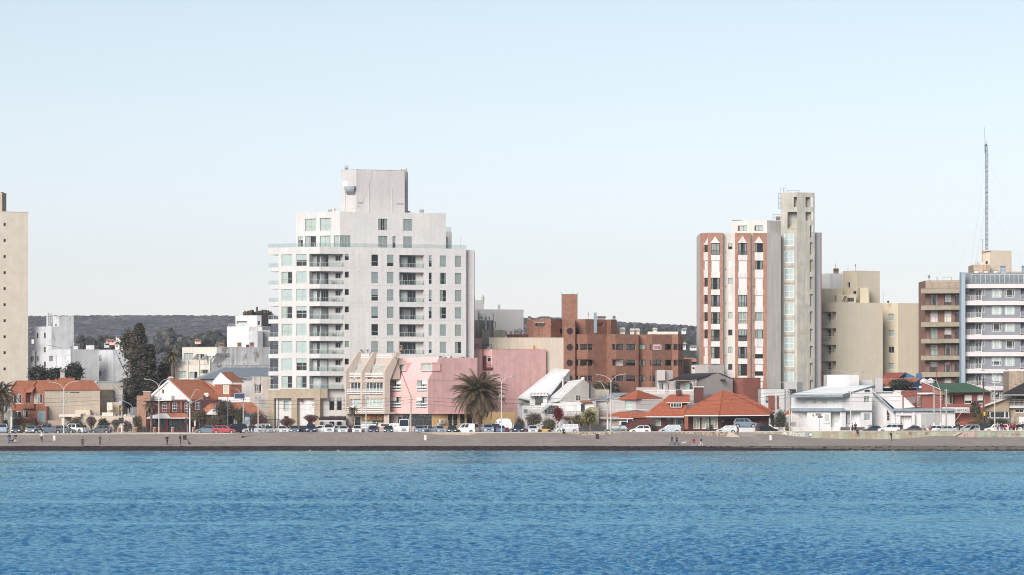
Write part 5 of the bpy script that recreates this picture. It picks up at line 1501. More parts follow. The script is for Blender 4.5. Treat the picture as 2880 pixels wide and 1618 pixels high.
k=Block(B,[(395,694),(510,694.5)],133,BB,depth=5,zbot=20,name='chimney_block',coping=M_WHITE,cop_h=.05);k.done()
b=MB()
for x in(388,513):b.tube(at(x,118,693.8),at(x,325,693.8),.05,.05,GYM,5)
B.part('lightning_rod',b);B.cbox('roof_vent',468,127,486,133,695,.5,M_GREYR)
B.cbox('metal_duct',640,276,664,435,690.6,.8,mat('blue_grey_duct',(.20,.26,.31),rough=.5))
for x0,y0,x1,y1,Y in((123,305,150,328,700),(212,305,296,328,700),(666,303,737,328,699),(786,302,813,328,699),(839,394,887,442,700),(922,402,960,445,700),(955,402,1002,445,701),(1100,396,1138,428,700)):
 roof_vent(B,x0,y0,x1,y1,Y,M_CREAM if y0>380 else mat('grey_vent',(.25,.24,.23)))
B.cbox('roof_room',1065,426,1300,447,699,4,M_CREAM)
b=MB();b.path([at(598,272,700),at(598,325,700)],.04,GYM,5);b.path([at(590,292,700),at(606,292,700)],.03,GYM,4);b.path([at(960,342,702),at(960,400,702)],.03,GYM,4);B.part('aerial',b)
B2_=Bld('olive_block','low olive-grey block between the brown brick flats and the brick-striped tower','building',1345,706)
B=B2_;Block(B,[(1300,706),(1410,706)],640,mat('olive_grey_render',(.30,.28,.23),var=.1,streak=.2),depth=6).done()
# == BUILDINGS, EAST END
# --- white corrugated-roof house
M_CORR=mat('white_corrugated_sheet',(.76,.75,.74),var=.06,rough=.5)
M_HOUSEW=mat('chalk_white_render',(.62,.61,.60),var=.05,streak=.1)
Q(*QG)
B=Bld('white_roof_house','white house with two steep corrugated lean-to roofs and a slatted balcony','house',350,664)
def corrugated(name,pts,n,m,thick=.12,amp=.14):
 """ridged sheet: pts eave left, eave right, ridge right, ridge left; ridges run up the slope"""
 P=[at(*p)for p in pts];b=MB();nn=((P[1]-P[0]).cross(P[3]-P[0])).normalized()
 if nn.z<0:nn=-nn
 for i in range(n):
  f0_,f1_,fm_=i/n,(i+.62)/n,(i+1)/n
  a,c=P[0].lerp(P[1],f0_),P[3].lerp(P[2],f0_);a2,c2=P[0].lerp(P[1],f1_),P[3].lerp(P[2],f1_);a3,c3=P[0].lerp(P[1],fm_),P[3].lerp(P[2],fm_)
  u=nn*amp
  b.quad(a+u,a2+u,c2+u,c+u,m);b.quad(a2,a3,c3,c2,m);b.quad(a,a+u,c+u,c,m);b.quad(a2,a2+u,c2+u,c2,m)
  b.quad(c,c2,c2+u,c+u,m);b.quad(a,a2,a2+u,a+u,m)
 b.prism([p-nn*thick for p in P],nn*(thick-.01),m)
 return B.part(name,b)
k=Block(B,corner(45,250,560,665,12,30),985,M_HOUSEW,name='lower_walls')
k.win(0,80,996,145,1005,cols=(),fill='d',fm=M_RUST);k.win(0,85,1035,122,1066,cols=(.5,),fill='g');
k.done();f0,f1=k.fc
corrugated('roof',[(45,945,664.4),(252,985,664.2),(455,726,672),(330,718,673)],11,M_CORR)
b=MB();b.prism([at(45,945,664.6),at(45,990,664.6),at(360,1000,672.6),at(452,815,673),at(335,720,673)],(0,.2,0),M_HOUSEW);B.part('rear_wall',b)
b=MB();b.prism([at(450,735,672),at(450,820,672),at(380,820,669.5)],(0,.3,0),M_HOUSEW);B.part('side_wall',b)
corrugated('roof',[(245,992,664.0),(376,966,664.2),(556,800,669),(448,816,669.6)],9,M_CORR)
k=Block(B,corner(374,376,642,664.6,10,22),968,M_HOUSEW,name='upper_walls');
k.done();fg=k.fc[-1]
b=MB();b.prism([fg.P(*fg.tz(376,972)),fg.P(*fg.tz(376,962)),fg.P(*fg.tz(560,800)),fg.P(*fg.tz(655,876)),fg.P(*fg.tz(655,900)),fg.P(*fg.tz(640,972))],-fg.n*.3,mat('grey_gable_render',(.40,.37,.34),var=.06,streak=.1));B.part('gable_wall',b)
B.surf(fg,496,922,534,966,cols=(.33,.66),rows=(.5,),fm=M_CREAM)
B.surf(f0,180,930,243,1003,proud=1.3,cols=(.5,),fm=M_RUST,ft=.1,fill='d')
B.box('dormer_wall',f0,138,925,275,1000,1.25,0,M_HOUSEW);corrugated('dormer_roof',[(130,926,662.8),(282,922,662.8),(290,905,665.5),(150,908,665.5)],6,M_CORR)
b=MB();b.lathe(at(398,860,668.5),[(.16,-.8),(.16,1.6),(.26,1.7),(.26,1.95),(.12,2.2)],M_CREAM,10);B.part('flue',b)
b=MB();b.box(at(600,0,667).x,at(616,0,667).x,665.3,665.8,at(0,955,665).z,at(0,808,665).z,BKM);B.part('black_flue',b)
B.cbox('chimney',543,782,566,806,668.6,.6,M_WHITE2)
b=MB();b.path([at(556,790,664),at(556,865,664)],.04,GYM,4);B.part('vent_pipe',b)
b=MB();c_=at(604,957,664);b.lathe(c_,[(.05,-.2),(.32,0),(.36,.12),(.25,.16)],M_WHITE,10);B.part('satellite_dish',b)
k=Block(B,corner(376,640,660,661.8,4,40),972,M_HOUSEW,name='balcony_storey',ztop=zrow(px(0,972)[1],662))
k.win(0,420,994,478,1050,cols=(),fill='s',fm=WPT,rec=.05);k.win(0,505,994,534,1050,cols=(),fill='s',fm=WPT,rec=.05);k.win(0,540,994,570,1056,cols=(),fill='d',fm=M_TIMBER,rec=.05)
k.win(0,577,994,632,1040,cols=(),fill='s',fm=WPT,rec=.05);k.win(0,442,1128,463,1148,cols=(),fill='d',fm=BKM)
k.done();fb=k.fc[0]
B.slab('tiled_sill',[(528,976,661),(628,976,661),(620,964,662),(540,964,662)],.08,M_TILE)
rail(B,fb,404,1048,556,1090,1.0,'vbars',BKM);B.box('balcony_slab',fb,395,1090,560,1102,1.1,0,M_RUST)
k=Block(B,corner(228,374,400,662.6,6,30),985,M_HOUSEW,name='entrance_wall');k.win(0,262,1005,362,1070,cols=(.5,),fill='g',fm=M_TIMBER);k.done()
rail(B,k.fc[0],258,1050,375,1088,.5,'vbars',BKM)
b=MB()
for i in range(3):
 x=172+i*16;b.tube(at(x,1082-i*3,659.6),at(x+105,992,662.4),.09,.09,M_WHITE2,6)
B.part('sloping_beams',b)
B.cbox('roof_post',82,1002,90,1110,661.5,.2,M_WHITE2);B.cbox('gatepost',45,1110,115,1175,661,.5,M_WHITE2);B.cbox('balcony_edge',80,1004,262,1034,661.6,.6,M_HOUSEW)
B.box('meter_box',f0,92,1150,108,1162,3.0,-2.9,M_TIMBER)
k=Block(B,[(620,672),(760,674)],878,mat('buff_render',(.55,.48,.40),var=.08,streak=.1),depth=5,name='rear_wall');k.done()
# --- grey house with orange hip roof
QP=(1580,1000,6.578)
Q(*QP)
B=Bld('grey_hip_roof_house','grey two-storey house with bright orange pyramid roof and tiled porch','house',1375,664)
M_GH=mat('warm_grey_render',(.44,.41,.40),var=.03,streak=.05)
k=Block(B,corner(1080,1375,1880,665,16,28),806,M_GH,name='upper_walls');f0,f1=k.fc
k.win(0,1168,822,1300,992,cols=(.14,.86),fill='b',fm=M_BEIGE);k.done()
apx=(1400,640,669.5)
B.slab('roof',[(1045,800,665.8),(1378,800,664.0),apx],.1,M_TILE2,courses=9)
B.slab('roof',[(1378,800,664.0),(1872,790,670.5),apx],.1,M_TILE2,courses=9)
b=MB()
for i in range(26):
 f_=i/25;p=at(1052+(1372-1052)*f_,800,665.7-1.75*f_);b.tube(p+V3((0,-.1,-.12)),p+V3((0,.2,-.06)),.07,.07,M_TILE2,6)
B.part('eave_tiles',b)
k=Block(B,[(605,668),(1085,667)],826,M_GH,depth=5,name='west_wall');k.done()
B.slab('blue_roof',[(600,828,667),(860,828,667.2),(1250,690,676),(930,690,676)],.1,mat('pale_blue_sheet_roof',(.32,.38,.43),var=.08,rough=.5))
b=MB();b.prism([at(860,830,667.4),at(1085,830,667.4),at(1085,776,667.4),at(1060,760,667.4),at(1200,700,672),at(1000,775,669)],(0,.2,0),M_GH);B.part('gable_wall',b)
b=MB();B.cbox('',690,1002,1600,1012,664.5,.4,M_CREAM,mb=b);B.part('string_course',b)
B.slab('roof',[(710,1146,661.6),(1320,1146,661.6),(1275,1042,664.6),(1065,1042,664.6)],.1,M_TILE2,courses=7)
B.slab('roof',[(1320,1146,661.8),(1560,1140,662.2),(1600,1062,664.5),(1290,1048,664.6)],.1,M_TILE2,courses=6)
b=MB()
for i in range(22):p=at(700+i*16.5,1142,661.5);b.tube(p-V3((0,.1,.05)),p+V3((0,.2,0)),.08,.08,M_WHITE2,6)
B.part('eave_tiles',b)
B.cbox('porch_beam',692,1142,1322,1180,661.7,.3,M_WHITE2)
kk=Block(B,[(690,662.6),(1060,662.6)],1170,M_GH,depth=3,name='garage_wall')
kk.win(0,715,1185,835,1300,cols=(),fill='s',shm=mat('beige_garage_door',(.42,.34,.29),var=.04),rec=.2);kk.win(0,920,1185,1030,1300,cols=(),fill='s',shm=MT['beige_garage_door'],rec=.2);kk.done()
kk=Block(B,[(1060,662.2),(1690,662.6)],1148,M_DKBRICK,depth=2,name='brick_wall');kk.win(0,1095,1230,1190,1330,cols=(),fill='d',fm=M_TIMBER);kk.done()
B.cbox('gate_frame',1065,1210,1100,1290,661.8,.3,M_WHITE2);B.cbox('gate_frame',1100,1212,1205,1224,661.8,.3,M_WHITE2);B.cbox('gate_frame',1205,1180,1222,1245,661.8,.3,M_WHITE2)
b=MB()
for x,y in((780,1205),(975,1205),(1318,1215)):b.lathe(at(x,y,662.3),[(.05,0),(.12,.1),(.05,.2)],M_WHITE2,8)
B.part('wall_lamps',b)
b=MB()
for x in(720,745):c_=at(x,1115,661.9);b.lathe(c_,[(.12,-.15),(.16,.1)],M_TILE2,8)
B.part('flower_pots',b)
B=Bld('speckled_garden_wall','sloping garden wall of speckled green and cream stone in front of the grey house','wall',500,661)
b=MB();b.prism([at(190,1300,660.6),at(190,1200,660.6),at(400,1045,660.6),at(510,955,660.6),at(680,950,660.6),at(692,1300,660.6)],(0,.8,0),patchmat('speckled_stone',(.34,.31,.20),(.16,.17,.09),.50,5.0,.1));B.part('stone_face',b)
b=MB()
for x in(600,640):pass
Q(*QG)
B=Bld('terrace_block','pale cubic stair room with balcony behind white rails, beside brown brick flats','building',1190,674)
k=Block(B,corner(1135,1198,1258,676,15,30),728,mat('pale_taupe_render',(.46,.42,.40),var=.03,streak=.05),zbot=8,name='stair_room');k.win(0,1150,826,1186,882,cols=(.45,),fill='e',fm=WPT);k.win(1,1222,832,1240,880,cols=(),fill='d',fm=WPT);k.done()
B.cbox('overhang',1133,726,1198,808,674.8,1,MT['pale_taupe_render'])
k=Block(B,[(974,678),(1140,679)],862,MT['pale_taupe_render'],depth=4,name='low_wall');k.done()
k=Block(B,[(1036,674),(1400,674)],916,M_GH,depth=5,name='terrace');k.done()
rail(B,k.fc[0],1036,882,1392,918,.05,'hbars',WPT,posts=8,nbars=3)
# --- big brick house with the wide hip roof
Q(*QI)
B=Bld('brick_hip_roof_house','low dark brick house under a very wide orange hip roof with brick chimney','house',440,662)
k=Block(B,corner(92,436,960,664.8,6,8),975,M_DKBRICK,name='walls');f0,f1=k.fc
for x0,x1 in((178,248),(265,342),(357,430)):k.win(0,x0,988,x1,1110,cols=(.5,),fill='c',cm=CURTAIN2,fm=WPT,ft=.12,rec=.1)
k.win(1,470,1010,930,1118,cols=(),fill='d',fm=M_TIMBER,rec=.9,deep=1.5)
k.done()
B.box('curtain_box',f0,172,982,432,990,.1,0,M_WHITE2)
ap=(480,720,672.0);ap2=(520,722,672.6)
B.slab('roof',[(5,970,662.8),(440,970,661.4),(481,719,672)],.18,M_TILE2,courses=24,edge=M_WHITE2)
B.slab('roof',[(440,970,661.4),(962,966,663.6),(524,722,672.4),(482,719,672)],.18,M_TILE2,courses=24,edge=M_WHITE2)
B.slab('roof',[(960,966,663.8),(1012,940,667.5),(524,722,672.5)],.16,M_TILE2,courses=20)
B.slab('roof',[(640,850,667.5),(1012,938,668),(690,757,674.5),(600,754,674.5)],.16,M_TILE2)
b=MB()
for a_,c_ in(((440,968,661.3),(481,718,671.9)),((1010,936,667.3),(524,720,672.3)),((5,968,662.7),(470,722,671.9))):b.tube(at(*a_),at(*c_),.10,.10,M_TILE2,6)
B.part('hip_tiles',b)
B.cbox('chimney',188,690,285,850,668.2,1.2,M_DKBRICK);B.cbox('chimney_cap',184,678,289,686,667.9,1.6,M_WHITE2)
b=MB()
for i in range(4):B.cbox('',196+i*24,684,206+i*24,692,668.1,1.2,M_DKBRICK,mb=b)
B.part('chimney_slots',b)
Q(*QG)
B.slab('roof',[(1020,1089,662.4),(1345,1089,662.0),(1391,918,669.6),(1238,918,669.6)],.18,M_TILE2,courses=16,edge=M_WHITE2)
B.slab('roof',[(1210,978,665.2),(1391,978,665.2),(1391,917,669),(1248,917,669)],.12,M_TILE2,courses=5,edge=M_WHITE2)
k=Block(B,[(1062,664.4),(1345,664.2)],1092,M_DKBRICK,depth=5,name='west_walls');
k.win(0,1101,1096,1166,1164,cols=(.25,.5,.75),rows=(.33,.66),fill='c',fm=WPT,ft=.09,rec=.08);k.win(0,1262,1092,1332,1175,cols=(.5,),fill='e',cm=CURTAIN2,fm=M_CREAM,rec=.4)
k.win(0,1203,1092,1252,1180,cols=(),fill='d',fm=M_TIMBER,rec=.6);k.done()
B.cbox('brick_pier',1350,1088,1379,1190,661.6,.5,M_REDBRICK)
fd=Facet(at(1238,0,664.6),at(1330,0,664.6));B.cbox('dormer_wall',1238,980,1330,1022,664.7,2,M_DKBRICK)
B.surf(fd,1240,982,1328,1019,cols=(.25,.5,.75),fm=WPT,ft=.10,fill='d')
B.cbox('chimney_stack',1283,885,1328,916,667.5,.8,M_DKBRICK)
# --- dark-roofed house and brick wall behind
Q(*QI)
B=Bld('dark_roof_house','grey gabled house with near-black roof and white terrace rail','house',215,672)
M_TAUPE=mat('taupe_render',(.38,.345,.33),var=.03,streak=.05)
b=MB();b.prism([at(215,760,676),at(215,598,676),at(440,540,680),at(581,596,682.5),at(581,760,682.5)],(0,.4,0),M_TAUPE);B.part('gable_wall',b)
M_DKROOF=mat('dark_sheet_roof',(.022,.022,.034),rough=.6,var=.15)
B.slab('roof',[(-72,616,673),(222,600,675.6),(444,537,680.4),(110,546,682)],.16,M_DKROOF,courses=8)
B.slab('roof_edge',[(444,537,679.8),(582,596,682.4),(582,596,684),(444,537,684)],.14,M_DKROOF)
k=Block(B,[(-70,676.5),(212,675.6)],612,M_TAUPE,depth=3,zbot=9,name='porch_wall');k.win(0,0,644,45,708,cols=(.5,),fill='d',fm=M_TIMBER);k.win(0,90,643,180,708,cols=(.5,),fill='e',fm=WPT);k.done()
B.cbox('porch_beam',-20,612,200,622,673.4,.3,M_RUST);B.cbox('porch_post',192,612,200,680,673.4,.3,M_RUST)
b=MB();b.path([at(155,622,673.2),at(175,650,673.2),at(180,700,673.2),at(184,750,673.2)],.07,M_WHITE2,6);B.part('downpipe',b)
k=Block(B,[(-80,673),(215,672.8)],752,M_GH,depth=3,name='terrace');k.done()
rail(B,k.fc[0],-60,712,188,752,.05,'hbars',WPT,posts=7,nbars=3)
B.cbox('vent_slots',460,604,514,612,678.9,2,M_TIMBER)
B.cbox('planter_box',5,714,60,750,672.4,.4,M_DKBRICK)
B=Bld('brick_boundary_block','windowless dark red brick block between grey gable and striped tower','building',690,681)
k=Block(B,corner(581,690,865,684,12,30),592,brickmat('rust_brick',(.22,.065,.048),(.17,.05,.038),(.20,.09,.07),.25),coping=M_REDBRICK,cop_h=.08);k.done()
B=Bld('flat_roof_annex','low grey flat-roofed annex at the foot of the striped tower','building',330,690)
k=Block(B,corner(198,330,492,688,15,25),456,M_TAUPE,zbot=9);k.done()
b=MB()
for x in(335,372,512,520):b.tube(at(x,482 if x<400 else 495,687),at(x,525 if x<400 else 560,687),.05,.05,GYM,5)
B.part('roof_pipes',b)
Block(B,[(162,694),(205,694)],462,M_CREAM,depth=3,name='rear_hut').done();B.cbox('hut_window',172,482,192,500,693.9,.1,DARK)
# --- brick-striped tower
Q(*QH)
M_TW=mat('cream_tower_render',(.59,.555,.52),var=.04,streak=.16)
M_CONC=patchmat('weathered_concrete',(.44,.42,.365),(.36,.35,.325),.52,.35,.22)
M_SPAN=mat('spandrel_white',(.74,.70,.67),var=.06,streak=.2)
B=Bld('brick_striped_tower','tall tower with red brick window strips, white pediments and a concrete stair shaft','apartment building',400,692)
TB=M_PALEBRICK
brk=brickmat('tower_brick',(.40,.185,.125),(.32,.145,.10),(.42,.28,.22),.25)
plan=[(93,693),(161,690.6),(295,691.1),(297,692.4),(399,692.4),(401,690.6),(538,691.2),(540,692.5),(557,692.5),(559,691),(683,691.7),(806,694.4)]
k=Block(B,plan,488,M_TW,ztop=zrow(px(0,488)[1],691),mats={0:brk,1:brk,5:brk,9:brk},depth=14)
F=k.fc;pitch=152.6/3.145*691/FL
zt0=zrow(px(0,580)[1],691);u1=mpp(691)
rn=random.Random(31)
DKF=dict(fm=BKM,ft=.07,rec=.18)
spand=MB();bars=[]
def prs(b,fc,x0,x1,z0,z1,out,m):
 t0,t1=fc.tz(x0,0)[0],fc.tz(x1,0)[0];b.obox(fc.P(t0,z0,out),fc.u*(t1-t0),-fc.n*(out+.05),k3*(z1-z0),m)
for r in range(10):
 zt=zt0-pitch*r
 if r<8:
  k.winz(0,127,158,zt-78*u1,zt-(0 if r else 8*u1),cols=(.5,),rows=(.4,),fill='s' if r in(1,6,7)else rn.choice('ehc'),**DKF)
  k.winz(1,190,265,zt-104*u1,zt,cols=(.33,.66)if r in(0,3)else(.5,),rows=(.4,),fill='s' if r==1 else rn.choice('gce'),**DKF)
 if r<10:k.winz(3,340,377,zt-52*u1+.3*u1,zt,cols=(.5,)if r in(1,3,6)else(),fill=rn.choice('bsdd')if r!=0 else 'h',fm=mat('brown_window_frame',(.14,.10,.09)),ft=.06,rec=.1)
 k.winz(5,430,507,zt-104*u1,zt,cols=(.36,.72)if r not in(2,4)else(.5,),rows=(.35,),fill='s' if r in(1,2)else rn.choice('gceh'),**{**DKF,'fm':WPT if r==4 else BKM})
 hh=80 if r in(0,1,4,5)else 104
 k.winz(9,578,648,zt-hh*u1,zt,cols=(.3,)if r else(.28,),rows=(),fill='s' if r in(2,3)else('t' if r in(6,7,8)else rn.choice('ceg')),**{**DKF,'fm':WPT if r==4 else BKM})
k.done()
for r in range(10):
 zt=zt0-pitch*r;zb=zt-104*u1;zn=zt-pitch;hh=80 if r in(0,1,4,5)else 104
 for fc,x0,x1,ztp in((F[0],125,160,zt-80*u1),(F[1],188,267,zb),(F[5],428,509,zb),(F[9],575,650,zt-hh*u1)):
  if r<8 or x0>400:b=MB();prs(b,fc,x0,x1,zn,ztp,.05,M_SPAN);B.part('spandrel_panel',b)
for fc,x0,x1,ya in((F[1],182,266,522),(F[5],424,508,515),(F[9],572,650,517)):
 b=MB();t0,t1=fc.tz(x0,0)[0],fc.tz(x1,0)[0];z0=zt0+.04;z1=zrow(px(0,ya)[1],691)
 b.prism([fc.P(t0,z0,.06),fc.P(t1,z0,.06),fc.P((t0+t1)/2,z1,.06)],-fc.n*.1,M_SPAN);B.part('pediment',b)
fc=F[0];b=MB();t0,t1=fc.tz(124,0)[0],fc.tz(160,0)[0];b.prism([fc.P(t0,zt0-.3,.06),fc.P(t1,zt0-.3,.06),fc.P(t1,zrow(px(0,535)[1],692),.06)],-fc.n*.1,M_SPAN);B.part('pediment',b)
# balcony bars across some of the lower panes
for i,rr in((1,(0,3,5)),(5,(0,3,4,5,6)),):
 x0,x1=((190,265),(430,507))[i==5]
 for r in rr:
  b=MB();fc=F[i];zt=zt0-pitch*r
  for q in range(4):prs(b,fc,x0,x1,zt-100*u1+q*10*u1,zt-98.4*u1+q*10*u1,.06,WPT if(r==4)else GYM)
  B.part('window_guard',b)
b=MB()
for r in range(9):
 z=zt0-pitch*r-76*u1
 for fc,x in((F[3],318),(F[7],552)if False else(F[9],562)):b.lathe(fc.P(fc.tz(x,0)[0],z,.05),[(.08,-.08),(.1,0),(.08,.08)],BKM,6)
B.part('vent_caps',b)
k=Block(B,[(378,699),(682,696.5),(806,699.5)],378,M_TW,zbot=zrow(px(0,500)[1],691),ztop=zrow(px(0,378)[1],697),depth=10,name='roof_storey')
k.win(0,434,424,505,473,cols=(.5,),rows=(),fill='c',fm=BKM,ft=.08);k.win(0,578,423,645,470,cols=(.45,),fill='c',fm=BKM,ft=.08);k.done()
b=MB();B.box('',k.fc[0],424,424,433,473,.04,0,mat('oxblood_trim',(.3,.03,.03)),mb=b);B.box('',k.fc[0],572,424,578,470,.04,0,MT['oxblood_trim'],mb=b);B.part('window_trim',b)
b=MB();b.path([at(736,376,703),at(736,328,703),at(804,328,703)],.05,GYM,5);b.path([at(736,350,703),at(804,350,703)],.04,GYM,5);B.part('roof_railing',b)
B.cbox('roof_vent',764,343,802,376,704,1,M_RUST);B.cbox('roof_slab',380,373,460,380,700,2,GYM)
# concrete shaft
plC=corner(805,950,1105,695.6,22,22)
k=Block(B,plC,130,M_CONC,ybot=None,name='stair_shaft')
c0,c1=k.fc;zs=zrow(px(0,497)[1],697);u2=mpp(697);pit2=152.6/3.145*697/FL
for r in range(11):
 zt=zs-pit2*r
 k.winz(0,833,922,zt-106*u2,zt,cols=(.5,),rows=(.48,),fill='b',fm=WPT,ft=.11,rec=.04)
 if r:
  t0,t1=c1.tz(1063,0)[0],c1.tz(1090,0)[0];k.holez(1,0,0,zs-pit2*r+76*u2-107*u2,zs-pit2*r+76*u2,.9,'',t0,t1)
k.hole(0,919,170,948,260,1.2);k.hole(0,864,303,949,452,1.6);k.hole(1,1024,172,1068,262,1.2);k.hole(1,1024,305,1076,380,1.2);k.hole(1,1063,423,1078,530,.9)
k.done()
# bright sky through the shaft's far openings, painted as thin white panels
for y0,y1,x0,x1 in((172,262,1070,1092),(305,380,1077,1092),(423,480,1079,1092)):B.box('sky_slot_panel',c1,x0,y0,x1,y1,.02,0,M_WHITE2)
b=MB();o_=c0.P(*c0.tz(864,452),-1.3);t0,t1,z0,z1=c0.rect(866,392,948,452)
b.prism([c0.P(t0,z0,0),c0.P(t1,z0,0),c0.P(t1,z1,-1.5),c0.P(t0+1.2,z1,-1.5)],-k3*.1,mat('mossy_concrete',(.40,.37,.27),var=.15));B.part('sloping_sill',b)
b=MB()
for r in range(10):
 z=zs-pit2*r
 for x0,x1,z0,z1 in((953,1024,z-118*u2,z+6*u2),(1030,1060,z-34*u2,z+70*u2)):
  t0,t1=c1.tz(x0,0)[0],c1.tz(x1,0)[0];b.obox(c1.P(t0,z0,.03),c1.u*(t1-t0),-c1.n*.05,k3*(z1-z0),M_CONC)
B.part('concrete_panels',b)
b=MB()
for r in range(10):
 z=zs-pit2*r-122*u2;prs(b,c0,832,924,z-.25,z,.12,M_CONC)
B.part('window_canopy',b)
k=Block(B,[(1095,698.2),(1160,698.8)],485,mat('cool_grey_render',(.40,.40,.41),var=.05,streak=.1),depth=10,name='rear_slab');k.done()
B.cbox('rear_slab_edge',1158,486,1166,1900,698.6,9,mat('maroon_edge',(.16,.08,.08)))
B.cbox('rear_slab_wall',1105,486,1158,488,699.5,.4,M_CONC)
b=MB()
for x in(786,800):b.tube(at(x,140,702),at(x,275,702),.05,.05,GYM,5)
for y in range(140,280,44):b.tube(at(784,y,702),at(803,y,702),.04,.04,GYM,4)
b.tube(at(805,86,701),at(805,130,701),.05,.05,GYM,5);b.tube(at(830,86,701),at(830,130,701),.05,.05,GYM,5);b.tube(at(843,62,701),at(843,130,701),.04,.04,GYM,5)
b.path([at(863,128,701),at(865,116,701),at(970,116,701),at(972,128,701)],.05,GYM,5);B.part('roof_ladder',b)
# --- small white houses under the tower
Q(*QI)
B=Bld('small_white_house','small white house with brick-edged windows at the foot of the concrete shaft','house',1000,674)
k=Block(B,corner(868,900,1110,676,10,12),706,mat('cool_white_render',(.56,.56,.57),var=.04,streak=.08));k.win(1,918,776,944,845,cols=(),rows=(),fill='h',fm=GYM);k.done();f1=k.fc[1]
B.box('brick_panel',f1,948,770,1006,912,.3,0,brickmat('rust_brick2',(.24,.075,.05),(.19,.06,.04),(.22,.1,.08)));B.box('brick_panel',f1,1030,772,1051,905,.1,0,MT['rust_brick2'])
k=Block(B,[(1118,677),(1236,678),(1294,680)],632,M_WHITE,depth=4,name='upper_room');k.done()
B.cbox('dark_opening',1150,706,1224,742,676.4,.5,DARK);B.cbox('garage',1166,784,1226,870,675.4,.5,mat('dim_grey_wall',(.20,.19,.18)))
B.slab('roof',[(1108,955,668),(1228,962,668),(1228,855,674),(1212,862,674)],.12,M_TILE2,courses=8)
B=Bld('cream_arch_gateway','cream arched gateway beside the white picket fence','gateway',1170,662)
b=MB();n=14;c_=at(1172,1018,661.5);ro,ri=70*mpp(661.5),56*mpp(661.5)
for i in range(n):
 a0,a1=math.pi*i/n,math.pi*(i+1)/n
 def e(a,r):return V3((c_.x+r*math.cos(a),661.5,c_.z+r*.82*math.sin(a)))
 b.prism([e(a0,ri),e(a0,ro),e(a1,ro),e(a1,ri)],(0,.5,0),M_CREAM)
b.box(c_.x-ro,c_.x-ri,661.5,662,2.6,c_.z,M_CREAM);b.box(c_.x+ri,c_.x+ro,661.5,662,2.6,c_.z,M_CREAM);B.part('arch',b)
B.cbox('gate',1120,1040,1225,1075,661.8,.1,M_GREYR)
B=Bld('grey_shed','small pale shed wall in front of the dark garage of the hip-roofed house','shed',985,663)
Block(B,[(955,663.5),(1015,663.5)],996,M_WHITE,depth=2).done()
# --- white modern house with blue roof edge
Q(*QJ)
M_WM=mat('matt_white_render',(.66,.65,.65),var=.03,streak=.04)
M_BLUEG=mat('grey_blue_fascia',(.24,.30,.35),var=.08,streak=.15)
B=Bld('white_modern_house','white two-storey house with tilted flat roof edged in grey-blue and picket fence','house',540,664)
plW=corner(-62,540,906,664,8,16)
k=Block(B,plW,655,M_WM);f0,f1=k.fc
for x0 in(50,180,307,436):k.win(0,x0,713,x0+66,754,cols=(.5,),fill=rn.choice('cgb'),fm=WPT,ft=.08,rec=.06)
k.win(1,810,652,880,738,cols=(.5,),fill='h',fm=WPT,ft=.08,rec=.1)
k.win(1,810,866,884,950,cols=(.65,),fill='b',fm=WPT,ft=.08,rec=.1)
k.hole(0,-50,845,128,1066,1.6);k.hole(0,410,845,522,1066,1.6);k.hole(1,590,843,775,1030,1.4)
k.done()
gb=Facet(f0.P(0,0,-1.6),f0.P(f0.len,0,-1.6));gs=Facet(f1.P(0,0,-1.4),f1.P(f1.len,0,-1.4))
B.surf(gb,78,870,124,962,cols=(.5,),fm=WPT,ft=.1);B.surf(gb,455,868,497,962,cols=(.3,),fm=M_CREAM,ft=.1);B.surf(gs,596,850,640,990,cols=(),fm=GYM);B.surf(gs,702,868,774,950,cols=(.6,),fm=WPT,ft=.08)
for r_,g_ in(((80,872,100,960),gb),((460,872,494,960),gb),((600,855,636,985),gs),((706,872,745,946),gs)):
 t0,t1,z0,z1=g_.rect(*r_);b=MB();b.obox(g_.P(t0,z0,.11),g_.u*(t1-t0),g_.n*.01,k3*(z1-z0),BLIND);B.part('blind',b)
B.surf(f0,332,868,388,962,cols=(),fm=M_WHITE2,ft=.1);t0,t1,z0,z1=f0.rect(340,874,386,958);b=MB();b.obox(f0.P(t0,z0,.11),f0.u*(t1-t0),f0.n*.01,k3*(z1-z0),mat('pale_green_blind',(.44,.46,.42)));B.part('blind',b)
for x0 in(35,163,290,420):B.box('shutter_box',f0,x0,673,x0+86,710,.12,0,M_WM);B.box('window_sill',f0,x0,756,x0+86,776,.10,0,M_WM)
B.box('window_surround',f0,325,962,395,985,.15,0,M_WM)
B.box('blue_band',f0,-60,800,542,840,.55,0,M_BLUEG);t0,t1,z0,z1=f1.rect(560,805,572,838);B.box('blue_band',f1,-1+540,800,570,838,.55,0,M_BLUEG);B.box('blue_band',f1,570,826,935,840,.35,0,M_BLUEG)
B.box('plinth',f1,528,1028,815,1066,.04,0,mat('grey_stone_plinth',(.13,.11,.12),var=.2))
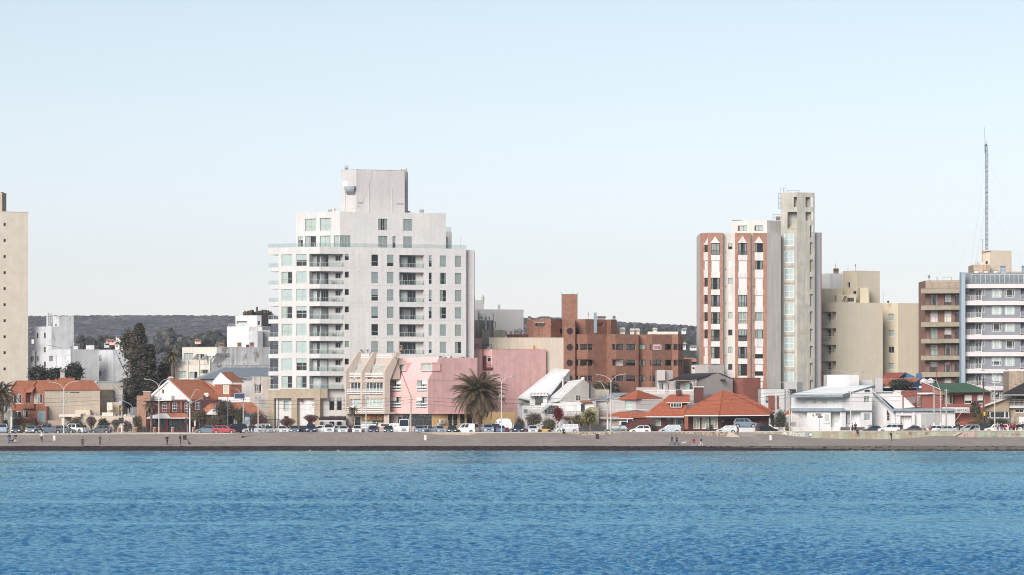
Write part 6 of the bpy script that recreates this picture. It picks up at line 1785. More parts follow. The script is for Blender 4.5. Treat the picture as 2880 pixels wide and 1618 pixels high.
# tilted roof tray: blue edges round a white sheet
e0=(-75,650,662.6);e1=(545,652,662.2);e2=(932,540,671.5);e3=(370,540,676)
P_=[at(*e)for e in(e0,e1,e2,e3)]
b=MB();b.prism([p-k3*.2 for p in P_],k3*.36,mat('white_roof_membrane',(.85,.85,.85),var=.04));B.part('roof',b)
b=MB();h_=.22
for i in range(4):
 a_,c_=P_[i],P_[(i+1)%4];d_=(c_-a_);d2=V3((d_.x,d_.y,0)).normalized();nn=V3((-d2.y,d2.x,0))*.2
 b.hexa((a_-k3*.34,c_-k3*.34,c_-k3*.34-nn,a_-k3*.34-nn,a_+k3*h_,c_+k3*h_,c_+k3*h_-nn,a_+k3*h_-nn),M_BLUEG)
B.part('roof_edge',b)
b=MB();p0_,p1_=f1.P(0,0),f1.P(f1.len,0);zt=k.ztop
b.prism([p0_+k3*(zt-.02),p1_+k3*(zt-.02),p1_+k3*(P_[2].z-.3),p0_+k3*(P_[1].z-.25)],-f1.n*.25,M_WM);B.part('gable_wall',b)
B.surf(f1,810,576,882,610,cols=(),fm=WPT,fill='d')
k=Block(B,corner(370,582,750,674,10,16),402,M_WM,zbot=8,name='penthouse');k.done()
k=Block(B,[(750,680),(905,681)],462,M_WM,zbot=8,depth=5,name='rear_parapet');k.done()
# west-east side wing with a long sloping blue edge
b=MB();YW=669
b.prism([at(903,1066,YW),at(903,600,YW),at(935,605,YW),at(1185,845,YW),at(1085,860,YW),at(1085,1066,YW)],(0,.4,0),M_WM);B.part('wing_wall',b)
k=Block(B,[(1082,668.4),(1252,669)],850,M_WM,depth=3,name='wing_wall');k.done()
fw=Facet(at(1060,0,668.2),at(1250,0,668.8));B.surf(fw,1080,885,1116,950,cols=(),rows=(.5,),fm=WPT)
b=MB();b.prism([at(1082,885,668.2),at(1082,812,668.2),at(1118,885,668.2)],(0,.1,0),DARK);B.part('triangular_window',b)
b=MB();A_,C_=at(915,603,668),at(1190,848,667.6);b.hexa((A_-k3*.35,C_-k3*.35,C_-k3*.35+V3((0,.6,0)),A_-k3*.35+V3((0,.6,0)),A_,C_,C_+V3((0,.6,0)),A_+V3((0,.6,0))),M_BLUEG)
A_,C_=at(1160,830,667.4),at(1200,832,667.4);b.box(A_.x,C_.x,667.3,668,at(0,858,667.4).z,at(0,832,667.4).z,M_BLUEG);B.part('sloping_edge',b)
B.prism('sloping_white_wall',[(940,600,672),(1180,604,672),(1300,665,672),(1425,805,672),(1180,805,672)],(0,.3,0),M_WM)
B.cbox('parapet',938,598,1148,606,671.4,.3,mat('pale_coping',(.5,.49,.47)))
B.box('blue_band',Facet(at(1150,0,666.4),at(1900,0,667)),1160,805,1880,836,0,.5,M_BLUEG)
k=Block(B,[(1190,667.2),(1560,667.4),(1900,668)],836,M_WM,depth=4,name='garage_wall')
k.hole(0,1245,893,1380,1066,1.0);k.win(0,1495,875,1560,1066,cols=(),fill='s',fm=M_GREYR,shm=mat('grey_garage_door',(.40,.40,.40),var=.02),rec=.12);
k.win(1,1562,875,1720,1066,cols=(),fill='s',fm=M_GREYR,shm=MT['grey_garage_door'],rec=.12);k.done()
g_=Facet(at(1190,0,668.2),at(1560,0,668.4))
for i in range(4):B.box('garage_door_leaf',Facet(at(1200,0,668.1),at(1400,0,668.15)),1247+i*33,897,1278+i*33,1066,0,.05,M_WM)
B.box('vent_panel',k.fc[0],1196,836,1418,890,.25,0,M_WM)
b=MB()
for i in range(10):B.box('',k.fc[0],1275+i*12,852,1283+i*12,863,.27,-.2,M_TIMBER,mb=b)
for i in range(5):B.box('',k.fc[0],1200+i*11,852,1208+i*11,863,.27,-.2,M_TIMBER,mb=b)
B.part('vent_slots',b)
B.cbox('pier',1380,862,1416,1000,666.5,.4,M_WM)
b=MB()
for x in(35,200):c_=f0.P(*f0.tz(x,885),.15);b.lathe(c_,[(.05,-.2),(.14,-.1),(.14,.1),(.04,.22)],M_GREYR,8)
B.part('wall_lantern',b)
for i,(x,Y)in enumerate(((943,676),)):k=Block(B,[(943,676),(1032,676.5)],438,M_WHITE,zbot=9,depth=1.5,name='chimney_block');k.done()
B.cbox('blank_wall',1175,588,1285,668,674,2,M_WHITE)
# picket fence: every pale is a part
Q()
FN=thing('picket_fence','white picket fence on the promenade in front of the white modern house','fence',at(2265,1216,657.5),None)
pale=MB();pale.prism([(-.06,0,0),(.06,0,0),(.06,0,.86),(0,0,.95),(-.06,0,.86)],(0,.03,0),M_WHITE2);pm=pale.mesh('picket')
xa,xb=at(2172,0,657).x,at(2363,0,657).x;n=62;zf=ROAD_Z+.14
for i in range(n):
 x=xa+(xb-xa)*i/(n-1);addobj('picket',pm,FN,V3((x,657.5,zf))-V3(FN.location))
b=MB()
for z in(.25,.7):b.box(xa,xb,657.54,657.58,zf+z,zf+z+.08,M_WHITE2)
b.build('fence_rail',FN)
b=MB()
for x in(xa,xa+(xb-xa)*.26,xa+(xb-xa)*.46,xa+(xb-xa)*.9,xb):b.box(x-.09,x+.09,657.6,657.78,zf,zf+1.05,M_WHITE2)
b.build('fence_posts',FN)
SS=thing('street_name_sign','dark street name plates on a thin pole behind the picket fence','street sign',at(2305,1216,656.9),None)
b=MB();p=at(2305,1216,656.9);b.tube((p.x,656.9,2.7),(p.x,656.9,at(0,1165,657).z),.035,.035,GYM,6);b.build('pole',SS)
for x0,y0,x1,y1 in((2294,1163.5,2310,1169),(2300,1170,2313.5,1175.5)):
 a_,c_=at(x0,y0,656.8),at(x1,y1,656.8);b=MB();b.box(a_.x,c_.x,656.8,656.83,c_.z,a_.z,BKM);o=b.build('name_plate',SS)
 text('9 DE JULIO' if y0<1168 else 'BV BROWN',.20,M_WHITE2,o,V3(((a_.x+c_.x)/2,656.78,c_.z+.1)),0,sx=.8)
 # --- sand-coloured flats
Q(*QL)
M_SAND1=mat('sand_flats_render',(.55,.50,.40),var=.04,streak=.05);M_SAND2=mat('sunlit_sand_render',(.58,.51,.38),var=.03,streak=.05)  # second sand is a warmer copy, sunlight on left-turned faces put into colour
B=Bld('sand_apartment_building','sand-coloured flats with blank end walls and a column of small balconies','apartment building',180,708)
plS=corner(30,178,630,708,32,26)
k=Block(B,plS,588,M_SAND1,mats={0:M_SAND1,1:M_SAND1});f0,f1=k.fc
for r in range(5):
 y=680+r*160
 k.hole(0,30,y,130,y+92+35,1.3);k.hole(0,131,y,177,y+74,1.3)
k.done();g_=Facet(f0.P(0,0,-1.3),f0.P(f0.len,0,-1.3))
for r in range(5):
 y=680+r*160
 B.surf(g_,78,y+12,150,y+100,cols=(.33,),rows=(.5,),fm=WPT,ft=.09);rail(B,f0,34,y+77,131,y+128,.03,'hbars',M_WHITE2,posts=4,nbars=5)
k=Block(B,corner(628,778,1010,716,34,26),595,M_SAND1,mats={0:M_SAND2,1:M_SAND1},name='rear_wing');f0=k.fc[0]
for r in range(4):k.win(0,684,700+r*158.7,738,763+r*158.7,cols=(.45,),fill='cbec'[r]if r!=2 else 'd',fm=WPT,ft=.07,rec=.14)
k.done()
k=Block(B,corner(243,382,602,716,32,26),281,M_SAND2,zbot=26,mats={0:M_SAND2,1:M_SAND1},name='roof_house')
k.win(0,290,394,313,446,cols=(),fill='d',rec=.3);k.win(0,342,480,373,507,cols=(),fill='d',rec=.3);k.done()
k=Block(B,[(30,716),(244,716)],455,M_SAND2,zbot=26,depth=6,name='roof_wall');k.done()
k=Block(B,corner(34,118,246,724,25,20),308,M_WHITE,zbot=26,name='white_roof_room');k.done()
k=Block(B,corner(408,490,500,712.5,20,30),447,M_SAND2,zbot=26,name='roof_block');k.done()
k=Block(B,corner(180,366,372,712,14,30),514,M_SAND2,zbot=26,name='roof_block');k.win(0,284,543,350,584,cols=(),fill='d',rec=.4);k.done()
roof_vent(B,152,258,209,306,725,M_RUST)
b=MB()
for i in range(6):b.tube(at(246+i*3.5,575-i*9,711.2),at(266+i*3.5,575-i*9,711.2),.05,.05,M_TIMBER,5)
b.tube(at(240,582,711.2),at(262,528,711.2),.06,.06,M_TIMBER,5);b.tube(at(258,582,711.2),at(271,528,711.2),.06,.06,M_TIMBER,5);B.part('roof_ladder',b)
b=MB()
for x,y0,y1 in((172,212,260),(293,242,282),(365,232,282),(634,488,594),(228,292,308)):b.tube(at(x,y0,715),at(x,y1,715),.04,.04,GYM,5)
b.lathe(at(365,240,715),[(.04,0),(.12,.1),(.12,.3),(.03,.5)],GYM,6);b.lathe(at(682,592,716),[(.2,0),(.22,.3),(.05,.4)],BKM,8);B.part('aerials',b)
# --- brown balcony flats
Q(*QM)
B=Bld('balcony_apartment_building','brown brick flats with olive concrete balcony bands and dark mesh railings','apartment building',300,702)
M_OLC=mat('olive_concrete',(.32,.28,.21),var=.08,streak=.15);M_TB=brickmat('balcony_brick',(.25,.12,.09),(.20,.09,.07),(.28,.19,.16),.2)
k=Block(B,[(135,705),(460,703)],500,M_TB,ztop=zrow(px(0,405)[1],704),mats={0:M_TB},depth=12);f0=k.fc[0]
pm_=148
for r in range(6):
 y=527+r*pm_
 k.win(0,175,y+5,243,y+100,cols=(.5,),fill='s' if r==1 else rn.choice('cghe'),fm=M_TIMBER,rec=.25)
 k.win(0,302,y+3,364,y+98,cols=(.5,),fill='s' if r==1 else('t' if r in(2,5)else rn.choice('ghc')),fm=M_TIMBER,rec=.15)
 k.win(0,396,y+3,450,y+98,cols=(.5,)if r>=3 else(),fill='d' if r!=3 else 'e',fm=M_TIMBER,rec=.3)
k.done()
B.box('roof_storey_wall',f0,136,407,453,480,.1,0,mat('buff_roof_wall',(.38,.31,.24),var=.06))
fo=Facet(at(97,0,702.4),at(453,0,701))
for r in range(6):
 ys=(478,628,775,923,1072,1217)[r];ye=(520,668,817,963,1112,1262)[r]
 fl,z=fo,0
 B.box('balcony_band',fo,95,ys,272 if r else 452,ye,0,2.6,M_OLC)
 if r:B.box('balcony_band',fo,272,ys,453,ye-3,-.15,2.6,M_OLC)
 yt=ys-54;o_=rail(B,fo,97,yt if r else 426,270 if r else 450,ys,-.02,'vbars',mat('brown_railing',(.10,.07,.06)))
 if r:rail(B,fo,276,yt,452,ys,-.2,'vbars',MT['brown_railing'])
b=MB();b.tube(at(235,1135,694),at(235,1308,694),.08,.08,mat('rust_red_pole',(.25,.05,.05)),6);B.part('red_pole',b)
b=MB();c_=at(166,405,704);b.lathe(c_+k3*.5,[(.05,-.5),(.1,0),(.3,.2),(.1,.6)],GYM,8);b.path([at(232,378,704),at(244,392,704),at(236,402,704)],.06,GYM,5)
b.path([at(290,405,704),at(290,377,704),at(365,377,704),at(365,405,704)],.04,GYM,5);B.part('roof_aerials',b)
b=MB();b.prism([at(318,1138,702.4),at(352,1138,702.4),at(335,1165,702.4)],(0,.05,0),mat('magenta_cloth',(.45,.03,.10)));tag(b.build('hanging_cloth',origin=at(335,1150,702.4)),'small magenta cloth hung on the brown balcony flats, second balcony row from below','cloth')
# --- blue-grey flats with roof mast
B=Bld('blue_grey_apartment_building','blue-grey flats with white balcony bands and glass-fenced roof terrace under a radio mast','apartment building',700,692)
M_BG=mat('blue_grey_render',(.215,.23,.255),var=.03,streak=.04);M_LB=mat('pale_blue_render',(.32,.39,.45),var=.03,streak=.05);M_BAND=mat('white_band',(.62,.58,.58),var=.03)
fB=[(487,694),(640,693.4),(1010,692.4),(1160,692)]
k=Block(B,fB,440,M_BG,zbot=2.3,ztop=zrow(px(0,440)[1],693),depth=14,name='wall');F=k.fc
for r in range(7):
 y=478+r*150.8
 if r==6:y-=2
 t0,t1,z0,z1=F[0].rect(490,y,632,y+110);k.holes[0].append((t0,t1,z0,z1,1.4))
 for x0,f_ in((722,rn.choice('bchd')),(838,rn.choice('bchd'))):k.win(1,x0,y+6,x0+84,y+78,cols=(.18,.82),rows=(.18,),fill=f_,fm=WPT,ft=.09,rec=.05)
 t0,t1,z0,z1=F[1].rect(978,y,1009.5,y+110);k.holes[1].append((t0,F[1].len,z0,z1,1.2,'r',(0,0)))
 t0,t1,z0,z1=F[2].rect(1010,y,1100,y+110);k.holes[2].append((0,t1,z0,z1,1.2,'l',(0,0)))
k.done();g_=Facet(F[0].P(0,0,-1.4),F[0].P(F[0].len,0,-1.4));g2=Facet(F[2].P(0,0,-1.2),F[2].P(F[2].len,0,-1.2))
fo=Facet(at(470,0,692.9),at(1160,0,691.2))
for r in range(7):
 y=478+r*150.8
 B.surf(g_,572,y+6,632,y+108,cols=(.5,),fm=WPT,ft=.1);
 B.surf(F[1],642,y+6,662,y+60,cols=(),fm=WPT,ft=.08)
 B.surf(g2,1020,y+6,1060,y+108,cols=(.5,),fm=WPT,ft=.1)
 b=MB();B.box('',g_,497,y+5,520,y+30,.5,0,M_WHITE2,mb=b);B.box('',g_,497,y+35,520,y+58,.5,0,M_GREYR,mb=b);
 if r in(0,3,4):B.part('ac_units',b)
 B.box('floor_band',fo,484,y-41,1160,y-4,0,.7+.9,M_BAND)
 rail(B,fo,486,y+63,633,y+110,-.06,'vbars',WPT,posts=4);rail(B,fo,974,y+55,1130,y+100,-.06,'vbars',WPT,posts=4)
B.cbox('blue_pier',453,332,488,1700,691.8,3,M_LB)
k=Block(B,[(488,696.5),(1160,695)],334,M_BG,zbot=30,depth=8,name='roof_storey');k.done()
ft_=Facet(at(537,0,694.2),at(1160,0,693))
rail(B,ft_,538,352,1130,430,0,'glass',M_WHITE2,posts=15,name='terrace_screen')
B.cbox('terrace_wall',488,400,540,440,694.5,.3,M_BG)
k=Block(B,corner(625,705,897,704,20,22),140,M_BEIGE2,zbot=30,name='penthouse');k.win(0,667,236,686,262,cols=(.5,),fill='d',fm=M_TIMBER,rec=.1);k.done()
B.cbox('penthouse_rim',623,138,705,144,703.6,.4,M_CREAM)
k=Block(B,corner(560,668,706,701,12,22),266,mat('stained_tan_render',(.46,.35,.25),var=.1,streak=.3),zbot=30,name='roof_block');k.done()
B.cbox('roof_parapet',893,322,1160,336,700,2,M_BEIGE2)
for x0,x1 in((563,608),(648,692),(735,780)):B.cbox('chimney',x0,318,x1,356,696,.9,M_BG);roof_vent(B,x0-2,312,x1+2,326,695.8,M_CREAM)
for x0,x1 in((805,848),(993,1040)):B.cbox('chimney',x0,296,x1,350,695.6,1,M_LB);roof_vent(B,x0-2,275,x1+2,300,695.4,mat('blue_vent',(.30,.36,.42)))
b=MB();b.path([at(578,265,701),at(580,242,701),at(592,242,701),at(592,262,701)],.06,ALU,6);b.path([at(596,262,701),at(598,244,701),at(606,242,701),at(608,262,701)],.06,ALU,6)
b.tube(at(640,47,703),at(640,240,703),.05,.05,GYM,5);b.tube(at(626,47,703),at(655,47,703),.05,.05,GYM,5);b.tube(at(702,85,703),at(702,140,703),.03,.03,M_WHITE2,5);B.part('roof_pipes',b)
# lattice mast
Q(*QN)
B=Bld('radio_mast','slender grey lattice radio mast with guy wires standing on the tan penthouse','mast',463,706,z=0)
base,top=at(463,1253,706),at(463,240,706);B.root.location=base
w=.36;b=MB();M_MAST=mat('mast_steel',(.16,.17,.20),rough=.5,var=.15)
cs=[V3((-w/2-.05,-.3,0)),V3((w/2+.05,-.3,0)),V3((0,.5,0))]
b2=MB()
for c_ in cs:b.tube(base+c_,top+c_,.035,.035,M_MAST,5)
B.part('mast_legs',b)
Hh=top.z-base.z;n=60
for i in range(n):
 z0,z1=base.z+Hh*i/n,base.z+Hh*(i+1)/n
 for j in range(3):
  a_,c_=cs[j],cs[(j+1)%3]
  if i%2:a_,c_=c_,a_
  b2.tube(V3((base.x,base.y,z0))+a_,V3((base.x,base.y,z1))+c_,.028,.028,M_MAST,4,False)
  if i%3==0:b2.tube(V3((base.x,base.y,z0))+a_,V3((base.x,base.y,z0))+c_,.03,.03,M_MAST,4,False)
B.part('lattice',b2)
b=MB();b.tube(at(478,310,705.5),at(478,1250,705.5),.035,.035,M_MAST,4);b.tube(at(446,62,706),at(450,315,706),.035,.05,M_MAST,5);b.tube(at(466,185,706),at(466,250,706),.03,.03,M_MAST,5)
b.path([at(448,312,706),at(448,225,706),at(466,225,706),at(466,240,706)],.07,M_MAST,5);b.lathe(at(458,235,706),[(.15,-.2),(.3,0),(.15,.25)],M_MAST,8)
for y in(340,455,572,690,760):b.tube(at(455,y,705.6),at(478,y,705.6),.04,.04,M_MAST,4)
B.part('antenna',b)
b=MB();M_GUY=mat('guy_wire',(.35,.37,.40),rough=.5)
for(x0,y0),(x1,y1,Y1)in(((450,395),(50,1420,697)),((450,400),(310,1440,715)),((478,395),(860,1120,697)),((458,815),(170,1440,697)),((455,830),(360,1380,720)),((475,815),(800,1335,700))):
 A_,C_=at(x0,y0,706),at(x1,y1,Y1);b.tube(A_,C_,.011,.011,M_GUY,4,False)
B.part('guy_wires',b)
# --- blue gabled house with red roof
Q(*QJ)
B=Bld('blue_gabled_house','saturated blue house under a red tiled roof behind a dark tree','house',1250,686)
M_BLUE=mat('strong_blue_render',(.045,.13,.27),var=.08,streak=.1)
b=MB();b.prism([at(1225,440,688),at(1312,374,688),at(1445,436,688)],(0,.3,0),M_BLUE);B.part('gable_wall',b)
B.slab('roof',[(1020,440,684),(1225,440,684),(1312,374,688),(1085,376,688)],.1,mat('dull_red_tiles',(.26,.08,.06),var=.15,scale=2),courses=7)
B.slab('roof',[(1030,548,678),(1345,548,678),(1490,442,684),(1030,442,684)],.1,M_TILE,courses=9)
b=MB();b.prism([at(1340,552,678),at(1500,440,684),at(1510,552,684)],(0,.3,0),M_BLUE);B.part('side_wall',b)
B.cbox('blue_chimney',1440,386,1500,444,685,1,M_BLUE);B.cbox('white_wall',1035,545,1180,560,677.5,.5,M_WHITE);Block(B,[(1030,680),(1500,682)],555,M_BLUE,depth=4).done()
B.cbox('utility_box',1470,535,1500,560,676,.5,M_WHITE2)
# --- green-roofed brick house with the restaurant sign
Q(*QK)
M_GB=brickmat('house_brick',(.27,.075,.058),(.22,.06,.045),(.26,.13,.11),.15)
B=Bld('green_roof_brick_house','red brick house with green sheet roof above a shop front signed CHEPATAGO','house',225,668)
k=Block(B,corner(5,8,222,670,5,10),590,M_GB,name='west_wing');k.win(-1,165,660,222,786,cols=(.3,.65),fill='g',fm=M_CREAM,ft=.12,rec=.06);k.done()
b=MB();b.prism([at(8,800,668.6),at(8,665,668.6),at(60,705,668.6),at(145,790,668.6)],(0,.1,0),M_WM);B.part('sloping_wall',b)
b=MB();b.prism([at(45,675,667.9),at(155,672,667.9),at(140,742,667.9),at(100,742,667.9)],(0,.1,0),mat('mauve_window',(.20,.15,.16)));B.part('raked_window',b)
B.cbox('white_band',172,616,365,636,668.2,.3,M_WHITE2)
k=Block(B,[(222,668.8),(470,669)],600,M_GB,depth=5,name='stair_wall');k.done()
b=MB();b.prism([at(222,602,668.9),at(222,480,668.9),at(470,580,669),at(470,602,669)],(0,.3,0),M_GB);B.part('gable_wall',b)
b=MB();A_,C_=at(218,478,668.7),at(450,575,668.7);b.hexa((A_-k3*.12,C_-k3*.12,C_+V3((0,.5,-.12)),A_+V3((0,.5,-.12)),A_,C_,C_+V3((0,.5,0)),A_+V3((0,.5,0))),M_WHITE2);B.part('bargeboard',b)
B.slab('roof',[(500,607,667.4),(1052,602,668.4),(762,498,676),(318,500,674)],.12,mat('green_sheet_roof',(.050,.115,.070),var=.1,rough=.5),courses=5)
b=MB();A_,C_=at(762,494,676),at(1055,600,668.3);b.hexa((A_-k3*.15,C_-k3*.15,C_+V3((.2,.5,-.15)),A_+V3((.2,.5,-.15)),A_+k3*.1,C_+k3*.1,C_+V3((.2,.5,.1)),A_+V3((.2,.5,.1))),M_CREAM);B.part('bargeboard',b)
k=Block(B,[(440,669.6),(1045,670)],606,M_GB,depth=5,name='upper_wall');f0=k.fc[0]
k.win(0,500,640,590,752,cols=(.3,.6),fill='e',fm=M_CREAM,rec=.1);k.hole(0,592,640,728,752,1.2);k.win(0,735,640,822,748,cols=(),rows=(.35,),fill='t',fm=WPT,ft=.1,rec=.1);k.win(0,890,640,975,745,cols=(),rows=(.35,),fill='t',fm=WPT,ft=.1,rec=.1)
k.done();B.box('balcony_wall',f0,470,755,830,785,.8,0,M_GB)
b=MB();b.box(at(365,0,669).x,at(500,0,669).x,668.6,668.9,at(0,640,669).z,at(0,600,669).z,M_RUST);B.part('timber_fascia',b)
k=Block(B,[(455,672),(1000,672)],855,mat('dark_shop_recess',(.03,.02,.022)),depth=1,name='shop_interior');k.win(0,565,895,655,985,cols=(.5,),fill='d',fm=M_CREAM,rec=.1);k.done()
b=MB();a_,c_=at(470,790,667.6),at(800,855,667.6);b.box(a_.x,c_.x,667.6,668,c_.z,a_.z,M_WHITE);o=tag(b.build('shop_sign',origin=(a_.x,667.6,c_.z)),'pale grey shop fascia lettered CHEPATAGO under the brick balcony','sign')
text('CHEPATAGO',.74,mat('dark_grey_letters',(.06,.055,.06),var=0,fine=0),o,V3(((at(607,0,667.6).x+at(805,0,667.6).x)/2,667.58,at(0,845,667.6).z)),0,sx=.76)
b=MB();c_=at(548,828,667.55);b.path([c_+V3((-.5,0,0)),c_+V3((.5,0,0))],.04,M_GREYR,4);b.path([c_+V3((0,0,.25)),c_+V3((0,0,-.25))],.04,M_GREYR,4);b.path([c_+V3((-.35,0,.2)),c_+V3((.2,0,-.1))],.03,M_GREYR,4);b.build('compass_emblem',o)
B.cbox('column',470,790,505,990,667.8,.4,M_WHITE2);B.cbox('column',580,858,596,985,668.2,.2,M_CREAM);B.cbox('pier',440,858,466,1000,668,.3,mat('dark_pier',(.05,.04,.045)))
b=MB();b.tube(at(600,985,666),at(700,850,667),.035,.035,M_WHITE2,5);B.part('stay_rod',b)
b=MB();b.path([at(660+i*4,980-(i%2)*12,664.5)for i in range(24)],.04,mat('orange_mesh_rail',(.5,.12,.03)),4);tag(b.build('orange_barrier',origin=at(700,985,664.5)),'low orange zigzag barrier before the dark shop recess','barrier')
for x,y in((250,470),(330,468)):
 b=MB();c_=at(x,y,676);b.lathe(c_,[(.75,-.6),(.8,-.1),(.5,.25),(.2,.35)],M_WHITE,12);b.lathe(c_,[(.2,.3),(.22,.45)],M_GREYR,8);tag(b.build('water_tank',origin=c_),'round pale water tank on the brick house roof, %s the green roof'%('farther from' if x<300 else 'nearer to'),'water tank','roof water tanks')
 # --- stone and timber house at the east edge
B=Bld('stone_gable_house','tan house with low-pitched white gable, stone facing and dark tiled roof at the east edge','house',1100,664)
k=Block(B,[(985,665),(1270,665)],835,mat('tan_gable_render',(.36,.28,.20),var=.05,streak=.1),depth=6,name='front_wall');k.win(0,1002,842,1268,920,cols=(.13,.16,.80,.83),fill='d',fm=WPT,ft=.11,rec=.1);k.done()
b=MB();b.prism([at(975,838,664.9),at(985,760,664.9),at(1270,655,664.9),at(1270,838,664.9)],(0,.3,0),MT['tan_gable_render']);B.part('gable_wall',b)
b=MB();A_,C_=at(832,812,663.4),at(1300,650,664.4);b.hexa((A_-k3*.32,C_-k3*.32,C_+V3((0,1.6,-.32)),A_+V3((0,1.6,-.32)),A_,C_,C_+V3((0,1.6,0)),A_+V3((0,1.6,0))),M_CREAM);B.part('bargeboard',b)
B.cbox('window_sill',975,915,1275,924,664.6,.3,M_WHITE2)
k=Block(B,[(1270,666),(1450,666),(1620,668)],640,M_STONE,depth=6,name='stone_wall');k.win(0,1340,812,1445,856,cols=(.5,),fill='d',fm=WPT,ft=.1);k.win(1,1460,812,1540,856,cols=(.5,),fill='d',fm=WPT);k.hole(0,1290,650,1449,770,1.5);k.done()
rail(B,k.fc[0],1272,695,1448,770,.6,'hbars',WPT,posts=4,nbars=4);B.box('balcony_slab',k.fc[0],1266,770,1450,800,.8,0,M_WHITE2)
B.cbox('door',1370,648,1398,730,667.3,.1,M_TIMBER);B.cbox('garage_door',1385,905,1560,985,665.4,.2,M_WHITE2);B.cbox('meter_box',1228,940,1292,985,663.6,.6,mat('olive_box',(.22,.21,.18)));B.cbox('gate_pillar',1293,912,1320,985,663.4,.5,M_GREYR)
M_BLKT=mat('black_roof_tiles',(.022,.018,.022),var=.25,scale=3)
B.slab('roof',[(1168,640,662.6),(1640,640,662.6),(1640,440,672),(1560,440,672)],.14,M_BLKT,courses=14)
b=MB()
for i in range(38):p=at(1170+i*12,642,662.4);b.tube(p-V3((0,.1,.05)),p+V3((0,.2,0)),.08,.08,M_WHITE2,6)
B.part('eave_tiles',b)
B.cbox('soffit',1170,640,1620,652,663,2.5,M_WHITE2)
Block(B,corner(1268,1365,1620,676,12,10),358,M_STONE,name='stone_chimney_wall').done()
# == TREES AND PLANTS
Q()
def leafmat(name,col,var=.35):
 m=mat(name,col,rough=.75,var=var,scale=1.1,fine=.25)
 return m
L_CON=leafmat('dark_conifer_needles',(.052,.052,.038));L_CON2=leafmat('brownish_conifer_tips',(.105,.082,.06))
L_OLIVE=leafmat('olive_leaves',(.105,.105,.052));L_BROWN=leafmat('brown_dry_leaves',(.15,.105,.07));L_DK=leafmat('dark_evergreen_leaves',(.030,.036,.027))
L_YEL=leafmat('yellow_green_leaves',(.17,.15,.035));L_RED=leafmat('crimson_leaves',(.16,.012,.018));L_GOLD=leafmat('ochre_leaves',(.22,.15,.055))
L_PALM=leafmat('palm_leaflets',(.118,.086,.042));L_PALM2=leafmat('dead_palm_leaflets',(.14,.085,.05));L_TWIG=mat('maroon_twigs',(.15,.065,.055),var=.2,scale=3)
L_GREYT=mat('grey_twigs',(.13,.10,.085),var=.2,scale=3)
BARK=mat('bark',(.10,.075,.06),var=.3,scale=4,streak=.3);PBARK=mat('palm_trunk',(.22,.155,.115),var=.35,scale=5)
def leaves(b,c,r,n,size,mats,rnd,hollow=.25,flat=.5):
 """leaf sprays filling an uneven crown: several overlapping clumps with gaps between"""
 c=V3(c);r=V3(r)
 clumps=[]
 for i in range(max(5,int(n/90))):
  d=V3((rnd.gauss(0,1),rnd.gauss(0,1),rnd.gauss(0,1))).normalized()*rnd.uniform(.35,.95)
  clumps.append((V3((d.x*r.x,d.y*r.y,d.z*r.z))*.78,rnd.uniform(.30,.5),rnd.choice(mats)))
 for i in range(n):
  o,k,m=rnd.choice(clumps)
  d=V3((rnd.gauss(0,1),rnd.gauss(0,1),rnd.gauss(0,1)))*.55
  p=c+o+V3((d.x*r.x,d.y*r.y,d.z*r.z))*k
  s=size*rnd.uniform(.9,1.9)
  u=V3((rnd.gauss(0,1),rnd.gauss(0,1),rnd.gauss(0,flat))).normalized()*s
  v=V3((rnd.gauss(0,1),rnd.gauss(0,1),rnd.gauss(0,1))).cross(u).normalized()*s*.55
  b.face((p-u*.5,p+v*.5,p+u*.5,p-v*.5),m if rnd.random()<.8 else rnd.choice(mats))
def limbs(b,base,top,r0,n,rnd,m,spread=.6):
 base,top=V3(base),V3(top);H_=(top-base)
 b.tube(base,base+H_*.45,r0,r0*.7,m,7);f=base+H_*.45
 for i in range(n):
  a=2*math.pi*i/n+rnd.uniform(-.4,.4);d=V3((math.cos(a),math.sin(a),0))*H_.length*spread*rnd.uniform(.3,.7)
  e=base+H_*rnd.uniform(.7,.95)+d;mid=f.lerp(e,.5)+V3((0,0,-.1*H_.length*.3))
  b.tube(f-H_*.04,mid,r0*.5,r0*.35,m,5);b.tube(mid,e,r0*.35,r0*.12,m,5)
def tree(name,label,cat,x0,y0,x1,y1,Y,ybase,mats,n=1500,size=.22,group=None,trunk=.12,bark=None,seed=1,depth=None,twigs=0):
 """leafy plant whose crown fills the given picture rectangle at distance Y"""
 rnd=random.Random(seed+int(x0));a=at(x0,y0,Y);c=at(x1,y1,Y);xm=(a.x+c.x)/2;zb=at(0,ybase,Y).z
 t=thing(name,label,cat,(xm,Y,zb),group)
 w,h=(c.x-a.x)/2,(a.z-c.z)/2;b=MB()
 leaves(b,(xm,Y,(a.z+c.z)/2),(w,depth or max(w*.8,.6),h),int(n*1.5),size,mats,rnd)
 b.build('crown',t,kind='stuff')
 b=MB();limbs(b,(xm,Y,zb),(xm,Y,(a.z+c.z)/2+h*.5),trunk,6,rnd,bark or BARK,spread=.5)
 b.build('trunk',t)
 return t
